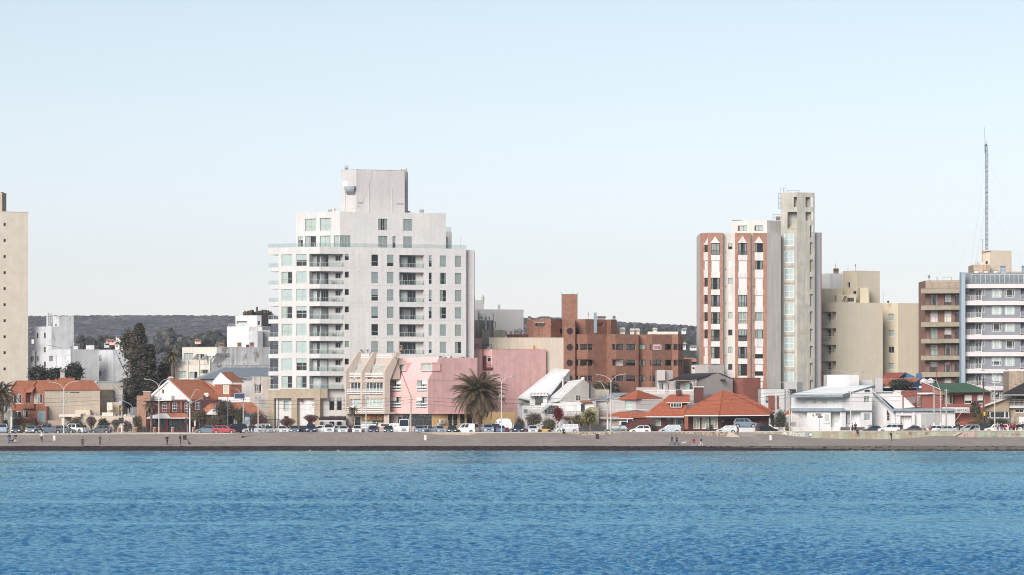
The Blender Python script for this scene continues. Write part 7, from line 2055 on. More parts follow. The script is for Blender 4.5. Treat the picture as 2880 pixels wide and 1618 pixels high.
 # conifer: drooping tiers, ragged tip
def conifer(label,x,ytop,ybase,halfw,Y,seed,tiers=34,mats=(L_CON,L_CON2)):
 rnd=random.Random(seed);p=at(x,ybase,Y);top=at(x,ytop,Y).z;Hh=top-p.z;W0=halfw*mpp(Y)
 t=thing('cypress_tree',label,'tree',p,None);b=MB()
 for i in range(tiers):
  f=i/tiers;z=p.z+Hh*(.08+.92*f)
  rr=W0*(min(1,(1-f)*1.3)**.95)*rnd.uniform(.7,1.15)+.2
  for j in range(13):
   a=rnd.uniform(0,6.28);d=V3((math.cos(a),math.sin(a),0));L_=rr*rnd.uniform(.7,1.15);m=rnd.choice(mats)if f<.6 else mats[rnd.random()<.4]
   for q in range(34):
    g=rnd.uniform(.15,1);c_=V3((p.x,p.y,z))+d*(L_*g)+V3((rnd.gauss(0,.28),rnd.gauss(0,.28),-.35*g*g+rnd.gauss(0,.22)+.3*g))
    s=rnd.uniform(.35,.75);u=(d*.6+V3((rnd.gauss(0,.5),rnd.gauss(0,.5),rnd.uniform(-.3,.6)))).normalized()*s;v=u.cross(V3((rnd.gauss(0,1),rnd.gauss(0,1),rnd.gauss(0,1)))).normalized()*s*.4
    b.face((c_-u*.5,c_+v*.5,c_+u*.5,c_-v*.5),m)
 b.build('crown',t,kind='stuff');b=MB();b.tube(p,(p.x,p.y,top),.35,.04,BARK,8);b.build('trunk',t)
conifer('tall dark brown-green cypress towering over the cream wall beside the white-gabled restaurant',392,911,1160,56,684,3,tiers=40)
conifer('shorter bushy cypress leaning against the tall one, just to its east',424,970,1160,20,686,5,tiers=24)
tree('cypress_tree','broad shoulder of dark cypress foliage on the west side of the tall conifer','tree',338,930,392,1010,686,1160,(L_CON2,L_CON),2400,.45,seed=3)
for i,(x0,y0,x1,y1,lab)in enumerate(((78,1030,140,1078,'against the beige slab tower'),(128,1032,182,1078,'in the middle of the dark row'),(176,1020,234,1078,'tallest of the dark row'))):
 tree('pine_tree','near-black bushy pine behind the terracotta roof, '+lab,'tree',x0,y0,x1,y1,696,1120,(L_DK,L_DK,L_CON),2200,.4,'dark pines behind the brick house',.2,seed=i)
tree('tree','brownish mixed tree between the cypress and the background palm','tree',432,1010,500,1120,694,1150,(L_BROWN,L_CON,L_OLIVE),2400,.4,seed=7)
tree('tree','rounded brown-green tree crown rising behind the black roof block, farther from the tower','tree',688,873,720,893,740,905,(L_BROWN,L_OLIVE),900,.4,'trees behind the black block',seed=8)
tree('tree','rounded brown-green tree crown rising behind the black roof block, nearer the tower','tree',726,871,764,891,741,905,(L_BROWN,L_OLIVE),900,.4,'trees behind the black block',seed=9)
# shrubs and garden plants, west to east
SH=[('hedge','square dark clipped hedge at the frame edge under the shaggy palm','hedge',0,1178,24,1206,659,1215,(L_DK,L_CON),1300,.16),('shrub','olive shrub at the foot of the outside stair of the brick house','shrub',62,1190,96,1212,659,1216,(L_OLIVE,L_YEL),800,.2),('shrub','yellow-green flowering shrub under the big white-framed window','shrub',108,1190,152,1210,659.5,1216,(L_YEL,L_OLIVE),1000,.2),('shrub','leafy green bush above the white pickup','shrub',190,1176,234,1206,659.5,1216,(L_OLIVE,L_BROWN,L_DK),1300,.22),('shrub','small reddish bush between the yellow shrub and the white lamp post','shrub',150,1200,172,1214,659,1216,(L_BROWN,L_RED),300,.18),('shrub','rounded dark green tree against the low beige wall','tree',274,1176,310,1198,658.6,1216,(L_DK,L_OLIVE,L_BROWN),1200,.2),('shrub','brownish bush behind the traffic lights','shrub',346,1178,372,1208,659,1216,(L_BROWN,L_GREYT),700,.2),('shrub','thin shrub beside the brick chimney of the restaurant','shrub',374,1170,402,1205,659,1216,(L_BROWN,L_OLIVE),700,.2),('creeper','large climbing plant hanging from the restaurant roof corner','climbing plant',600,1124,662,1172,659.6,1216,(L_OLIVE,L_DK,L_BROWN),2600,.22),('tree','olive tree before the dark verandah, left of the climbing plant','tree',536,1150,586,1190,658.6,1216,(L_OLIVE,L_BROWN),1500,.2),('shrub','brown creeper hanging low along the verandah beside the red wagon','climbing plant',570,1166,640,1196,659,1216,(L_BROWN,L_GREYT,L_OLIVE),1500,.2),('tree','green tree before the orange side roof of the restaurant','tree',648,1148,700,1188,658.8,1216,(L_OLIVE,L_DK),1700,.22),('shrub','dark bush between the solar totem and the cream house','shrub',694,1156,756,1180,660,1216,(L_DK,L_OLIVE),1300,.2),('shrub','dark leafy bush in front of the yellow wall beside the white caravan','shrub',1414,1180,1440,1208,657,1216,(L_OLIVE,L_DK,L_BROWN),900,.16),('shrub','red-flowered bush behind the white gatepost','shrub',1450,1172,1474,1194,660,1216,(L_RED,L_OLIVE),700,.18),('tree','grey-green olive tree before the white corrugated-roof house','tree',1474,1160,1526,1200,657,1216,(L_OLIVE,L_BROWN,L_GREYT),1700,.18),('shrub','dense brown-green bush between the olive tree and the crimson tree','shrub',1526,1172,1564,1210,657,1216,(L_OLIVE,L_BROWN),1500,.18),('tree','crimson-leaved tree in front of the white house balcony','tree',1552,1144,1586,1190,658,1216,(L_RED,),1800,.18),('tree','ochre and green bush at the foot of the speckled stone wall','shrub',1606,1166,1644,1202,657.5,1216,(L_GOLD,L_OLIVE),1400,.2),('tree','taller yellow-green tree rising before the speckled stone wall','tree',1634,1154,1678,1200,657,1216,(L_OLIVE,L_YEL,L_GOLD),1600,.2),('shrub','brown treetops behind the grey roof, under the brown brick flats, nearer the black flue','tree',1662,1070,1700,1100,684,1120,(L_BROWN,L_GREYT,L_OLIVE),1100,.35),('shrub','brown treetops behind the grey roof, under the brown brick flats, nearer the satellite dish','tree',1696,1074,1745,1104,684,1120,(L_BROWN,L_GREYT,L_CON),1200,.35),('shrub','small green shrub between the white hatchback and the blue people carrier','shrub',1822,1190,1846,1212,657,1216,(L_OLIVE,L_DK),600,.16),('shrub','thorny garden bush beside the seated man on the promenade','shrub',1990,1192,2010,1208,656,1216,(L_OLIVE,L_BROWN),450,.14),('shrub','clipped brownish bush before the dark garage','shrub',2126,1190,2146,1212,655.6,1216,(L_BROWN,L_GREYT),700,.14),('cypress_bush','upright grey-green cypress between the shed wall and the arched gate','tree',2178,1148,2212,1198,658,1216,(L_CON,L_OLIVE),2000,.18),('shrub','low dark greenery behind the garage roof edge','shrub',2160,1160,2180,1182,661,1216,(L_DK,),500,.2),('shrub','leggy plant against the white picket fence','shrub',2206,1192,2220,1212,656.6,1216,(L_BROWN,L_OLIVE),260,.12),('shrub','small agave-like plants at the foot of the white house wall','plant',2440,1190,2460,1204,657,1216,(L_BROWN,L_GOLD),300,.14),('tree','dark tree in front of the blue gabled house','tree',2500,1064,2572,1100,677,1120,(L_DK,L_CON),2200,.28),('tree','dark tree between the shop sign and the white gable','tree',2727,1126,2758,1178,661,1200,(L_DK,L_BROWN,L_OLIVE),2000,.22),('hedge','rounded golden hedge before the dark tree','hedge',2722,1176,2772,1194,660,1206,(L_GOLD,L_OLIVE),1600,.14),('hedge','long dark clipped hedge under the wide white-framed window','hedge',2770,1176,2840,1196,661,1206,(L_OLIVE,L_DK),1900,.14),]
for i,s_ in enumerate(SH):
 nm,lab,cat,x0,y0,x1,y1,Y,yb,ms,n,sz=s_
 if nm in('shrub','hedge','cypress_bush')and yb>1200:y1=yb-1;n=int(n*1.5)
 tree(nm,lab,cat,x0,y0,x1,y1,Y,yb,ms,n,sz,seed=40+i,trunk=.07)
 # bare flat-topped street trees
def twig_tree(label,x0,y0,x1,y1,Y,group,seed,m=L_TWIG,n=420,cat='tree'):
 rnd=random.Random(seed);xm=(x0+x1)/2;p=at(xm,1215,Y);p.z=ROAD_Z+.14;t=thing('bare_tree',label,cat,p,group)
 top=at(xm,y0,Y).z;bot=at(xm,y1,Y).z;w=(x1-x0)/2*mpp(Y)
 b=MB();fork=V3((p.x,p.y,p.z+(bot-p.z)*.75));b.tube(p,fork,.13,.10,BARK,7);b.build('trunk',t)
 b=MB()
 for i in range(n):
  a=rnd.uniform(0,6.28);r_=math.sqrt(rnd.random());e=V3((p.x+math.cos(a)*r_*w,p.y+math.sin(a)*r_*w*.9,top-(top-bot)*(.12*rnd.random()+.38*r_**3)))
  mid=fork.lerp(e,.5)+V3((rnd.gauss(0,.12),rnd.gauss(0,.12),-.12))
  if i<26:b.tube(fork,mid,.05,.03,m,4,False)
  mid=fork.lerp(e,rnd.uniform(.35,.8));b.tube(mid,e,.022,.008,m,3,False)
  for q in range(3):b.tube(e,e+V3((rnd.gauss(0,.16),rnd.gauss(0,.16),rnd.gauss(.02,.10))),.012,.006,m,3,False)
 b.build('crown',t,kind='stuff')
twig_tree('flat-topped bare maroon tree west of the stone portal, beside the lamp post',704,1175,750,1200,655.5,'bare maroon street trees',1)
twig_tree('flat-topped bare maroon tree in front of the stone portal',786,1176,831,1204,655.5,'bare maroon street trees',2)
twig_tree('flat-topped bare maroon tree at the end of the black awning',853,1168,898,1188,655.5,'bare maroon street trees',3)
twig_tree('rounded bare grey-brown bush against the low beige wall',241,1172,272,1206,657.5,None,4,L_GREYT,420,'shrub')
twig_tree('arching bare brown tree next to the dark green one',312,1180,340,1206,657.5,None,5,L_GREYT,260)
# palms
def frond_mesh(name,L,width,m,droop,nleaf,seed,rachis=None):
 """one arching frond along +X with two rows of leaflets"""
 rnd=random.Random(seed);b=MB();pts=[];a=R(28);p=V3((0,0,0));n=12
 for i in range(n+1):
  pts.append(p.copy());a-=droop/n*(.6+i/n);p=p+V3((math.cos(a),0,math.sin(a)))*L/n
 for i in range(n):b.tube(pts[i],pts[i+1],.035*(1-i/n)+.008,.035*(1-(i+1)/n)+.008,rachis or m,4,False)
 for i in range(nleaf):
  f=(i+.5)/nleaf;k=min(n-1,int(f*n));q=pts[k].lerp(pts[k+1],f*n-k);d=(pts[k+1]-pts[k]).normalized()
  wl=width*math.sin(math.pi*(.12+.84*f))**.6
  for s_ in(-1,1):
   tip=q+d*wl*.55+V3((0,s_*wl*.75,-wl*rnd.uniform(.15,.5)))
   b.face((q-d*.03,q+d*.05,tip),m)
 return b.mesh(name)
def palm(label,x,yc,ybase,Y,R_,trunk_w,nf,seed,group=None,cmats=None,lo=-55,hi=75,cat='palm tree',droop=(70,95,120)):
 rnd=random.Random(seed);p=at(x,ybase,Y);c=at(x,yc,Y);t=thing('palm_tree',label,cat,p,group)
 rad=trunk_w/2*mpp(Y);h=c.z-p.z;b=MB();prof=[]
 n=max(10,int(h/.16))
 for i in range(n+1):
  f=i/n;r_=rad*(1.08-.22*f)*(1.14 if i%2 else .90)
  prof.append((r_,h*f))
 b.lathe(p,prof,PBARK,9);
 for i in range(int(n*5)):
  z=h*rnd.random();a=rnd.uniform(0,6.28);q=p+V3((math.cos(a)*rad*.95,math.sin(a)*rad*.95,z));b.tube(q,q+V3((math.cos(a)*.10,math.sin(a)*.10,.14)),.05,.02,PBARK,4)
 b.build('trunk',t)
 cm=cmats or(L_PALM,L_PALM,L_PALM2);ms=[frond_mesh('frond',R_,R_*.16,m_,R(d_),64,j+seed,None)for j,(m_,d_)in enumerate(zip(cm,droop))]
 ga=2.399963
 for i in range(nf):
  f=(i+.5)/nf;el=lo+(hi-lo)*(f**.85)+rnd.uniform(-7,7);k=rnd.choice((0,1))if el>-15 else rnd.choice((1,2))
  o=addobj('frond',ms[k if k<len(ms)else 0],t,c-p+V3((0,0,rnd.uniform(-.2,.1))))
  o.rotation_euler=(rnd.uniform(-.25,.25),-R(el-28),ga*i);s_=rnd.uniform(.85,1.1)*(1 if el>-30 else .8);o.scale=(s_,)*3
 return t,c
tp,cc=palm('big shaggy date palm with thick trunk in front of the pink building',1345,1108,1217,655.2,5.7,21,230,11,droop=(48,72,100))
b=MB();rnd=random.Random(2)
for i in range(60):
 a=rnd.uniform(0,6.28);q=cc+V3((math.cos(a)*.35,math.sin(a)*.35,rnd.uniform(-.4,.5)));e=q+V3((math.cos(a)*rnd.uniform(.7,1.5),math.sin(a)*rnd.uniform(.7,1.5),rnd.uniform(-.2,.5)));b.tube(q,e,.03,.015,mat('orange_fruit_stalks',(.30,.10,.04),var=.2),4)
b.build('fruit_stalks',tp)
palm('shaggy palm cut by the west frame edge in front of the brick gable house',2,1108,1217,655.2,4.2,16,84,12)
palm('small slender palm between the podium and the terraced flats',992,1152,1217,655.4,1.25,6,44,13,cmats=(L_PALM,L_OLIVE,L_PALM2),lo=-35)
palm('drooping brown palm beside the restaurant chimney',425,1140,1217,657.4,2.0,6,46,14,cmats=(L_PALM2,L_BROWN,L_PALM2),lo=-75,hi=50)
palm('fan palm rising behind the restaurant, next to the cream flats',485,1000,1100,690,2.2,8,60,15,cmats=(L_PALM,L_OLIVE,L_PALM2),lo=-80)
palm('yucca-like palm beside the golden hedge at the east end',2766,1170,1206,659.6,1.5,5,54,16,cmats=(L_OLIVE,L_YEL,L_PALM2),lo=-30)
palm('young palm growing in the middle of the ochre bushes',1660,1168,1216,656.6,1.5,4,34,17,cmats=(L_YEL,L_OLIVE,L_GOLD),lo=-40)
# distant woods and town on the hill's foot
FW=mat('distant_trees',(.036,.040,.036),var=.3,scale=.05,rough=1,fine=.2);FW2=mat('distant_bare_trees',(.11,.095,.085),var=.25,scale=.08,rough=1)
rnd=random.Random(17);b=MB()
def clump(x,ytop,ybot,w,Y,m,nb=14):
 p=at(x,ybot,Y);q=at(x,ytop,Y);W_=w*mpp(Y)/2;Hh=q.z-p.z
 for i in range(nb):
  f=rnd.random();b.blob((p.x+rnd.uniform(-1,1)*W_*(1-.5*f),Y+rnd.uniform(-4,4),p.z+Hh*f*.88),(.28+.35*(1-f))*min(W_,Hh*.6)+.6,m,(1,1,1.15),rnd.randint(0,9999),.35)
for i in range(240):
 x=rnd.uniform(440,640);d=rnd.random();ytop=940+26*d+10*math.sin(x*.05)+rnd.uniform(-8,8);clump(x,ytop,ytop+rnd.uniform(20,34),rnd.uniform(10,20),1400+250*(1-d),FW if rnd.random()<.7 else FW2,11)
for i in range(60):
 x=rnd.uniform(225,345);ytop=958+rnd.uniform(-14,14);clump(x,ytop,ytop+24,rnd.uniform(7,14),1420,FW,9)
for i in range(420):
 x=rnd.uniform(1730,1985);base=interp(x,RIDGE);ytop=base-3+90*rnd.random()**.8;Y=2450-900*(ytop-base)/110;clump(x,ytop,ytop+rnd.uniform(9,17),rnd.uniform(6,13),max(1450,Y),FW,7)
for i in range(60):
 x=rnd.uniform(1470,1740);base=interp(x,RIDGE);ytop=base-2+12*rnd.random();clump(x,ytop,ytop+9,rnd.uniform(5,9),2440,FW,5)
b.build('far_woods',kind='stuff')
rnd=random.Random(4)
FH=[(336,946,20,9,'blue-roofed pale house at the foot of the hill, beside the cypress top'),(312,958,26,8,'pink low house on the hill foot'),(334,966,22,16,'white flats on the hill foot beside the cypress'),(300,967,14,6,'small white hut on the hill foot'),(556,957,16,6,'small pinkish house among the far trees'),(1922,968,14,12,'ruined-looking white house on the wooded hill'),(1950,975,18,6,'low white house on the wooded hill, lower down'),(1924,927,12,8,'tiny white house near the hilltop'),(1938,1018,40,30,'blue and red building scrap behind the striped tower'),(1885,966,12,8,'grey hut between brown flats and wooded hill')]
for i,(x,y,w,h,lab)in enumerate(FH):
 Y=1395 if i!=8 else 800
 if 5<=i<=7 or i==9:Y=1380
 Bq=Bld('far_house',lab,'house',x,Y,'houses far behind the town',z=3)
 m_=(M_WHITE,M_PINK,M_WHITE2,M_WHITE,M_PINK,M_WHITE,M_WHITE2,M_WHITE2,M_BLUE,M_GREYR)[i]
 Bq.cbox('wall',x-w/2,y,x+w/2,y+h+5,Y,8,m_)
 a_,c_=at(x-w/2-1,y,Y-1),at(x+w/2+1,y-h*.35,Y+4);b=MB()
 b.prism([a_,V3((c_.x,a_.y,a_.z)),V3((c_.x-(c_.x-a_.x)*.15,a_.y,c_.z)),V3((a_.x+(c_.x-a_.x)*.15,a_.y,c_.z))],(0,10,0),(M_BLUE,M_TILE,M_GREYR,M_GREYR,M_TILE,M_GREYR,M_GREYR,M_GREYR,M_TILE,M_GREYR)[i]);Bq.part('roof',b)
 for j in range(2):Bq.cbox('window',x-w*.3+j*w*.4,y+h*.3,x-w*.3+j*w*.4+w*.15,y+h*.65,Y-.08,.2,DARK)
 # == CARS
Q()
def paint(name,col,rough=.28):return mat('car_paint_'+name,col,rough=rough,var=.02,coat=.6,fine=0)
PAINT={n:paint(n,c)for n,c in dict(white=(.70,.70,.70),silver=(.40,.42,.44),paleblue=(.30,.36,.43),greyblue=(.13,.17,.22),navy=(.022,.028,.055),black=(.012,.012,.016),graphite=(.055,.058,.068),red=(.38,.02,.035),maroon=(.13,.015,.03),aubergine=(.085,.065,.075),teal=(.08,.16,.19),blue=(.06,.12,.22),mint=(.42,.47,.47)).items()}
TYRE=mat('tyre_rubber',(.018,.018,.018),rough=.9,var=0,fine=0);RIM=mat('wheel_rim',(.32,.33,.34),rough=.35,metal=.5,var=0,fine=0)
CARGLASS=mat('car_glass',(.018,.030,.045),rough=.04,var=0,fine=0);LAMPC=mat('headlight_lens',(.62,.64,.66),rough=.12,var=0,fine=0);LAMPR=mat('tail_light_lens',(.40,.012,.015),rough=.15,var=0,fine=0)
TRIM=mat('black_plastic_trim',(.025,.025,.027),rough=.6,var=0,fine=0);PLATE=mat('number_plate',(.5,.5,.5),var=0,fine=0)
PAINT0=PAINT['white']
KINDS=dict(hatch=(3.95,1.70,1.48,.92,.95,.10,.75,.35,.30,.72),sedan=(4.35,1.72,1.43,.92,1.10,.75,.75,.55,.30,.70),suv=(4.55,1.85,1.74,1.08,1.10,.08,.60,.30,.36,.92),mpv=(4.10,1.70,1.62,.98,.80,.06,.85,.22,.31,.78),wagon=(4.35,1.74,1.50,.94,1.05,.10,.75,.45,.31,.72),minivan=(4.10,1.72,1.82,1.02,.75,.05,.70,.10,.31,.82),pickup=(5.10,1.83,1.78,1.05,1.15,1.60,.55,.20,.37,.95),van=(5.60,1.98,2.62,1.25,.75,.05,.75,.08,.36,1.00))
CARP={}
def car_parts(kind):
 if kind in CARP:return CARP[kind]
 L,W,Hr,Hb,hood,deck,rf,rr,wr,nose=KINDS[kind];parts=[]
 x0,x1=-L/2,L/2;fw,rw=x1-.82,x0+.78;ar=wr+.07
 def arch(cx):return[(cx-ar*math.cos(math.pi*i/8),.20+(wr-.20)+ar*math.sin(math.pi*i/8))for i in range(9)]
 xc=x1-hood
 prof=[(x0+.04,.30),(x0,.52),(x0+.03,Hb-.06),(x0+deck if deck>.3 else x0+.05,Hb)]
 if deck>.3:prof.insert(3,(x0+.06,Hb-.01))
 prof+=[(xc,Hb),(x1-.32,nose+.04),(x1-.06,nose-.08),(x1,.50),(x1-.03,.28)]
 bottom=[(fw+ar,.22)]+[(x,z)for x,z in reversed(arch(fw))][0:]+[(fw-ar,.22),(rw+ar,.22)]+list(reversed(arch(rw)))+[(rw-ar,.22)]
 poly=prof+bottom
 cx,cz=sum(p[0]for p in poly)/len(poly),.6
 b=MB();layers=[(-W/2,.955),(-W/2+.07,.992),(-W/2+.25,1.0),(W/2-.25,1.0),(W/2-.07,.992),(W/2,.955)]
 n=len(poly);base=[]
 for y,s in layers:
  base.append(len(b.v))
  for x,z in poly:b.v.append(V3((cx+(x-cx)*(s if abs(x)>L*.4 else 1),y,cz+(z-cz)*(s if z>.5 else 1))))
 k=b.mi(PAINT0)
 for a,c in zip(base[:-1],base[1:]):
  for j in range(n):b.f.append((a+j,a+(j+1)%n,c+(j+1)%n,c+j));b.m.append(k)
 b.f.append(tuple(base[0]+j for j in range(n)));b.m.append(k);b.f.append(tuple(base[-1]+j for j in range(n))[::-1]);b.m.append(k)
 # cabin
 cr0,cr1=x0+(deck if deck>.3 else .06),xc+.02
 wb,wt=W/2-.05,W/2-(.16 if kind in('van','minivan')else .24)
 A=[V3((cr0,-wb,Hb-.01)),V3((cr1,-wb,Hb-.01)),V3((cr1,wb,Hb-.01)),V3((cr0,wb,Hb-.01))]
 t0,t1=cr0+rr,cr1-rf
 M=[V3((t0,-wt,Hr-.06)),V3((t1,-wt,Hr-.06)),V3((t1,wt,Hr-.06)),V3((t0,wt,Hr-.06))]
 T=[V3((t0+.14,-wt+.10,Hr)),V3((t1-.16,-wt+.10,Hr)),V3((t1-.16,wt-.10,Hr)),V3((t0+.14,wt-.10,Hr))]
 for P_,Q_ in((A,M),(M,T)):
  for j in range(4):b.quad(P_[j],P_[(j+1)%4],Q_[(j+1)%4],Q_[j],PAINT0)
 b.face(T,PAINT0)
 if kind=='pickup':b.box(x0+.12,x0+deck-.1,-W/2+.12,W/2-.12,Hb-.005,Hb+.004,TRIM)
 b.box(x0+.1,x1-.15,-W/2+.05,W/2-.05,.18,.30,TRIM)
 if kind in('suv','wagon'):
  for s in(-1,1):b.box(t0+.15,t1-.2,s*(wt-.14)-.02,s*(wt-.14)+.02,Hr+.02,Hr+.06,TRIM)
 parts.append(('body',b.mesh('car_body'),(0,0,0),[]))
 def pane(P_,a,c,d,e,out):
  p0,p1,p2,p3=P_
  def q(u,v):return p0.lerp(p1,u).lerp(p3.lerp(p2,u),v)+out
  bb=MB();pts=[q(a,d),q(c,d),q(c,e),q(a,e)];bb.prism(pts,out*.8,CARGLASS);return bb
 parts.append(('windscreen',pane((A[1],A[2],M[2],M[1]),.05,.95,.08,.95,V3((.012,0,.008))).mesh('windscreen'),(0,0,0),[]))
 if kind!='van':parts.append(('rear_window',pane((A[3],A[0],M[0],M[3]),.08,.92,.18,.92,V3((-.012,0,.008))).mesh('rear_window'),(0,0,0),[]))
 splits={'hatch':(.06,.45,.49,.90),'sedan':(.08,.49,.53,.90),'suv':(.06,.28,.31,.60,.63,.92),'mpv':(.05,.22,.25,.55,.58,.90),'wagon':(.05,.26,.29,.58,.61,.91),'minivan':(.44,.66,.70,.92),'pickup':(.08,.46,.50,.90),'van':(.76,.94)}[kind]
 for s,(p0,p1,m0,m1)in((-1,(A[0],A[1],M[0],M[1])),(1,(A[3],A[2],M[3],M[2]))):
  for u,v in zip(splits[::2],splits[1::2]):parts.append(('side_window',pane((p0,p1,m1,m0),u,v,.12,.92,V3((0,s*.012,.002))).mesh('side_window'),(0,0,0),[]))
  # wheels
 wb_=MB();ring=[(wr*math.cos(2*math.pi*i/14),wr*math.sin(2*math.pi*i/14))for i in range(14)]
 wb_.prism([(x,-.1,z)for x,z in ring],(0,.2,0),TYRE);wm=wb_.mesh('wheel')
 rb=MB();rb.prism([(x*.66,-.108,z*.66)for x,z in ring],(0,.216,0),RIM);rm=rb.mesh('rim')
 for x in(fw,rw):
  for s in(-1,1):parts.append(('wheel',wm,(x,s*(W/2-.11),wr),[('rim',rm,(0,0,0))]))
 lb=MB();lb.hexa((V3((0,-.19,-.07)),V3((.02,.15,-.07)),V3((-.2,.19,-.06)),V3((-.2,-.19,-.06)),V3((-.04,-.19,.06)),V3((-.02,.15,.08)),V3((-.26,.19,.08)),V3((-.24,-.19,.06))),LAMPC);lm=lb.mesh('headlight')
 for s in(-1,1):parts.append(('headlight',lm,(x1-.015,s*(W/2-.27),nose-.15),[]))
 tb=MB();hh=.3 if kind in('suv','mpv','minivan','hatch','van','wagon')else .12;tb.box(-.02,.14,-.11,.11,-hh/2,hh/2,LAMPR);tm=tb.mesh('tail_light')
 for s in(-1,1):parts.append(('tail_light',tm,(x0+.02,s*(W/2-.15),Hb-.18 if hh<.2 else Hb-.08),[]))
 gb=MB();gb.box(-.02,.03,-.36,.36,-.10,.06,TRIM);gb.box(-.0,.05,-.5,.5,-.30,-.20,TRIM);parts.append(('grille',gb.mesh('grille'),(x1-.02,0,nose-.16),[]))
 pb=MB();pb.box(0,.02,-.2,.2,0,.12,PLATE);parts.append(('number_plate',pb.mesh('number_plate'),(x0-.012,0,.62),[]))
 pb=MB();pb.box(0,.02,-.2,.2,0,.12,PLATE);parts.append(('number_plate',pb.mesh('number_plate'),(x1+.012,0,.40),[]))
 mb_=MB();mb_.box(-.1,.08,-.08,.08,-.05,.09,PAINT0);mm=mb_.mesh('mirror')
 for s in(-1,1):parts.append(('mirror',mm,(cr1-.25,s*(W/2+.05),Hb+.06),[]))
 CARP[kind]=parts;return parts
def car(kind,colour,label,xm,Y,rz,cat='car',z=None,group='cars parked along the promenade',scale=1.0,repaint=('body','mirror')):
 p=at(xm,0,Y);root=thing('parked_'+{'van':'van','minivan':'van','pickup':'pickup'}.get(kind,'car'),label,cat,(p.x,Y,ROAD_Z if z is None else z),group,R(rz))
 root.scale=(scale,)*3
 for name,me,loc,subs in car_parts(kind):
  o=bpy.data.objects.new(name,me);C.objects.link(o);o.parent=root;o.location=loc
  if name in repaint:o.material_slots[0].link='OBJECT';o.material_slots[0].material=PAINT[colour]
  for sn,sm,sl in subs:
   q=bpy.data.objects.new(sn,sm);C.objects.link(q);q.parent=o;q.location=sl
 return root
F_,B_=-90,90
CARS=[('pickup','paleblue','pale silver pickup half cut off by the west frame edge',8,638.5,B_+6),('hatch','graphite','dark blue-grey hatchback between the silver pickup and the silver saloon at the west end',48,638,F_),('sedan','paleblue','pale blue saloon facing the sea in front of the yellow-green shrub',90,638,F_-4),('hatch','navy','dark hatchback hidden behind the motorcycle rider',111,640.5,180),('pickup','greyblue','grey-blue pickup seen from the side with its load bed toward the lamp post',132,639,180+14),('hatch','graphite','dark blue hatchback side on, just behind the first white lamp post',183,637,0),('pickup','white','white double-cab pickup facing away beside the green bush',210,641.5,150),('hatch','graphite','dark grey hatchback side on in front of the rounded dark tree',282,637,180),('sedan','greyblue','dark blue saloon partly hidden behind the red estate',583,639.5,180),('wagon','red','bright red estate car seen from the side below the climbing plant',631,637,0),('suv','black','black off-roader with spare wheel behind the red estate',660,641,200),('hatch','silver','silver hatchback behind the solar totem',712,641,180),('suv','white','white off-roader behind the third lamp post',730,645,180),('sedan','silver','silver saloon facing the sea just east of the third lamp post',753,638,F_+20),('sedan','white','white saloon facing the sea below the first pillar of the stone portal',792,638,F_+16),('hatch','greyblue','grey-blue hatchback facing the sea in front of the stone portal',828,638,F_+4),('sedan','black','black car side on behind the grey-blue hatchback',848,641,180),('suv','navy','very dark off-roader facing the sea under the awning',874,638,F_+4),('hatch','white','white hatchback side on behind the big white pickup',898,641,180),('pickup','white','big white pickup with dark grille facing the sea',924,638.6,F_+6),('sedan','mint','pale mint saloon peeping out behind the white saloon',948,641.5,180),('sedan','white','white saloon facing the sea beside the slender palm',966,638,F_),('hatch','maroon','maroon hatchback behind the slender palm',984,641,180),('hatch','white','white hatchback facing the sea between the slender palm and lamp post',1005,638,F_),('suv','silver','silver off-roader behind the fourth lamp post',1030,641.5,170),('hatch','navy','dark hatchback facing the sea just east of the fourth lamp post',1049,638,F_+6),('hatch','navy','navy hatchback facing the sea before the white kiosk wall',1093,638,F_),('minivan','white','white panel van behind the tall white van',1110,643,165),('van','white','tall white high-roof van facing the sea by the concrete pole',1137,639,F_),('sedan','paleblue','pale blue saloon facing the sea just east of the concrete pole',1179,638,F_+5),('sedan','silver','silver saloon seen from behind in front of the dark lobby',1203,640.5,B_-30),('sedan','paleblue','blue-grey saloon facing the sea in front of the yellow wall',1234,638,F_+18),('hatch','black','black hatchback facing the sea left of the small white van',1272,638,F_),('minivan','white','small white van with red tail light left of the big palm',1314,638,180-28),('suv','paleblue','pale blue off-roader facing the sea right of the big palm',1370,638,F_+10),('pickup','graphite','dark pickup behind the pale blue off-roader',1390,642,200),('hatch','blue','blue-grey hatchback seen from behind at the fifth lamp post',1409,638,B_),('sedan','maroon','maroon saloon side on behind the dark blue off-roader',1455,641.5,180),('suv','navy','dark blue off-roader facing the sea with a yellow number plate',1457,638,F_+3),('hatch','white','white hatchback facing the sea beside the olive tree',1499,638,F_),('suv','silver','silver off-roader side on below the crimson tree',1598,637.4,180-16),('wagon','graphite','dark grey estate side on behind the sixth lamp post',1735,637.2,180-14),('hatch','white','white hatchback side on west of the blue people carrier',1800,637,180),('mpv','paleblue','pale blue people carrier side on before the brick hip-roofed house',1885,637,180-6),('hatch','silver','silver hatchback beside the beach ramp',2046,637,180-14),('hatch','black','black hatchback seen from behind beside the picket fence',2157,639,20),('sedan','navy','navy saloon partly behind the white off-roader',2458,639.5,180),('suv','white','large white off-roader side on below the white garage',2503,637,180),('sedan','aubergine','aubergine saloon side on east of the white off-roader',2569,637,180),('hatch','white','white hatchback side on behind two seated people',2622,637.8,180),('sedan','blue','blue car roof showing behind the white hatchback',2646,641.5,180),('sedan','silver','silver saloon side on below the shop sign',2660,636.6,180),('hatch','white','white hatchback behind the silver saloon',2684,641,180),('mpv','silver','silver people carrier beside the parked motorcycle rider',2724,637.4,180),('pickup','black','black pickup with covered bed east of the people carrier',2768,640.5,180),('suv','white','white off-roader behind the crowd at the eighth lamp post',2802,638,180),('minivan','white','white van behind the crowd at the east end',2868,641,180)]
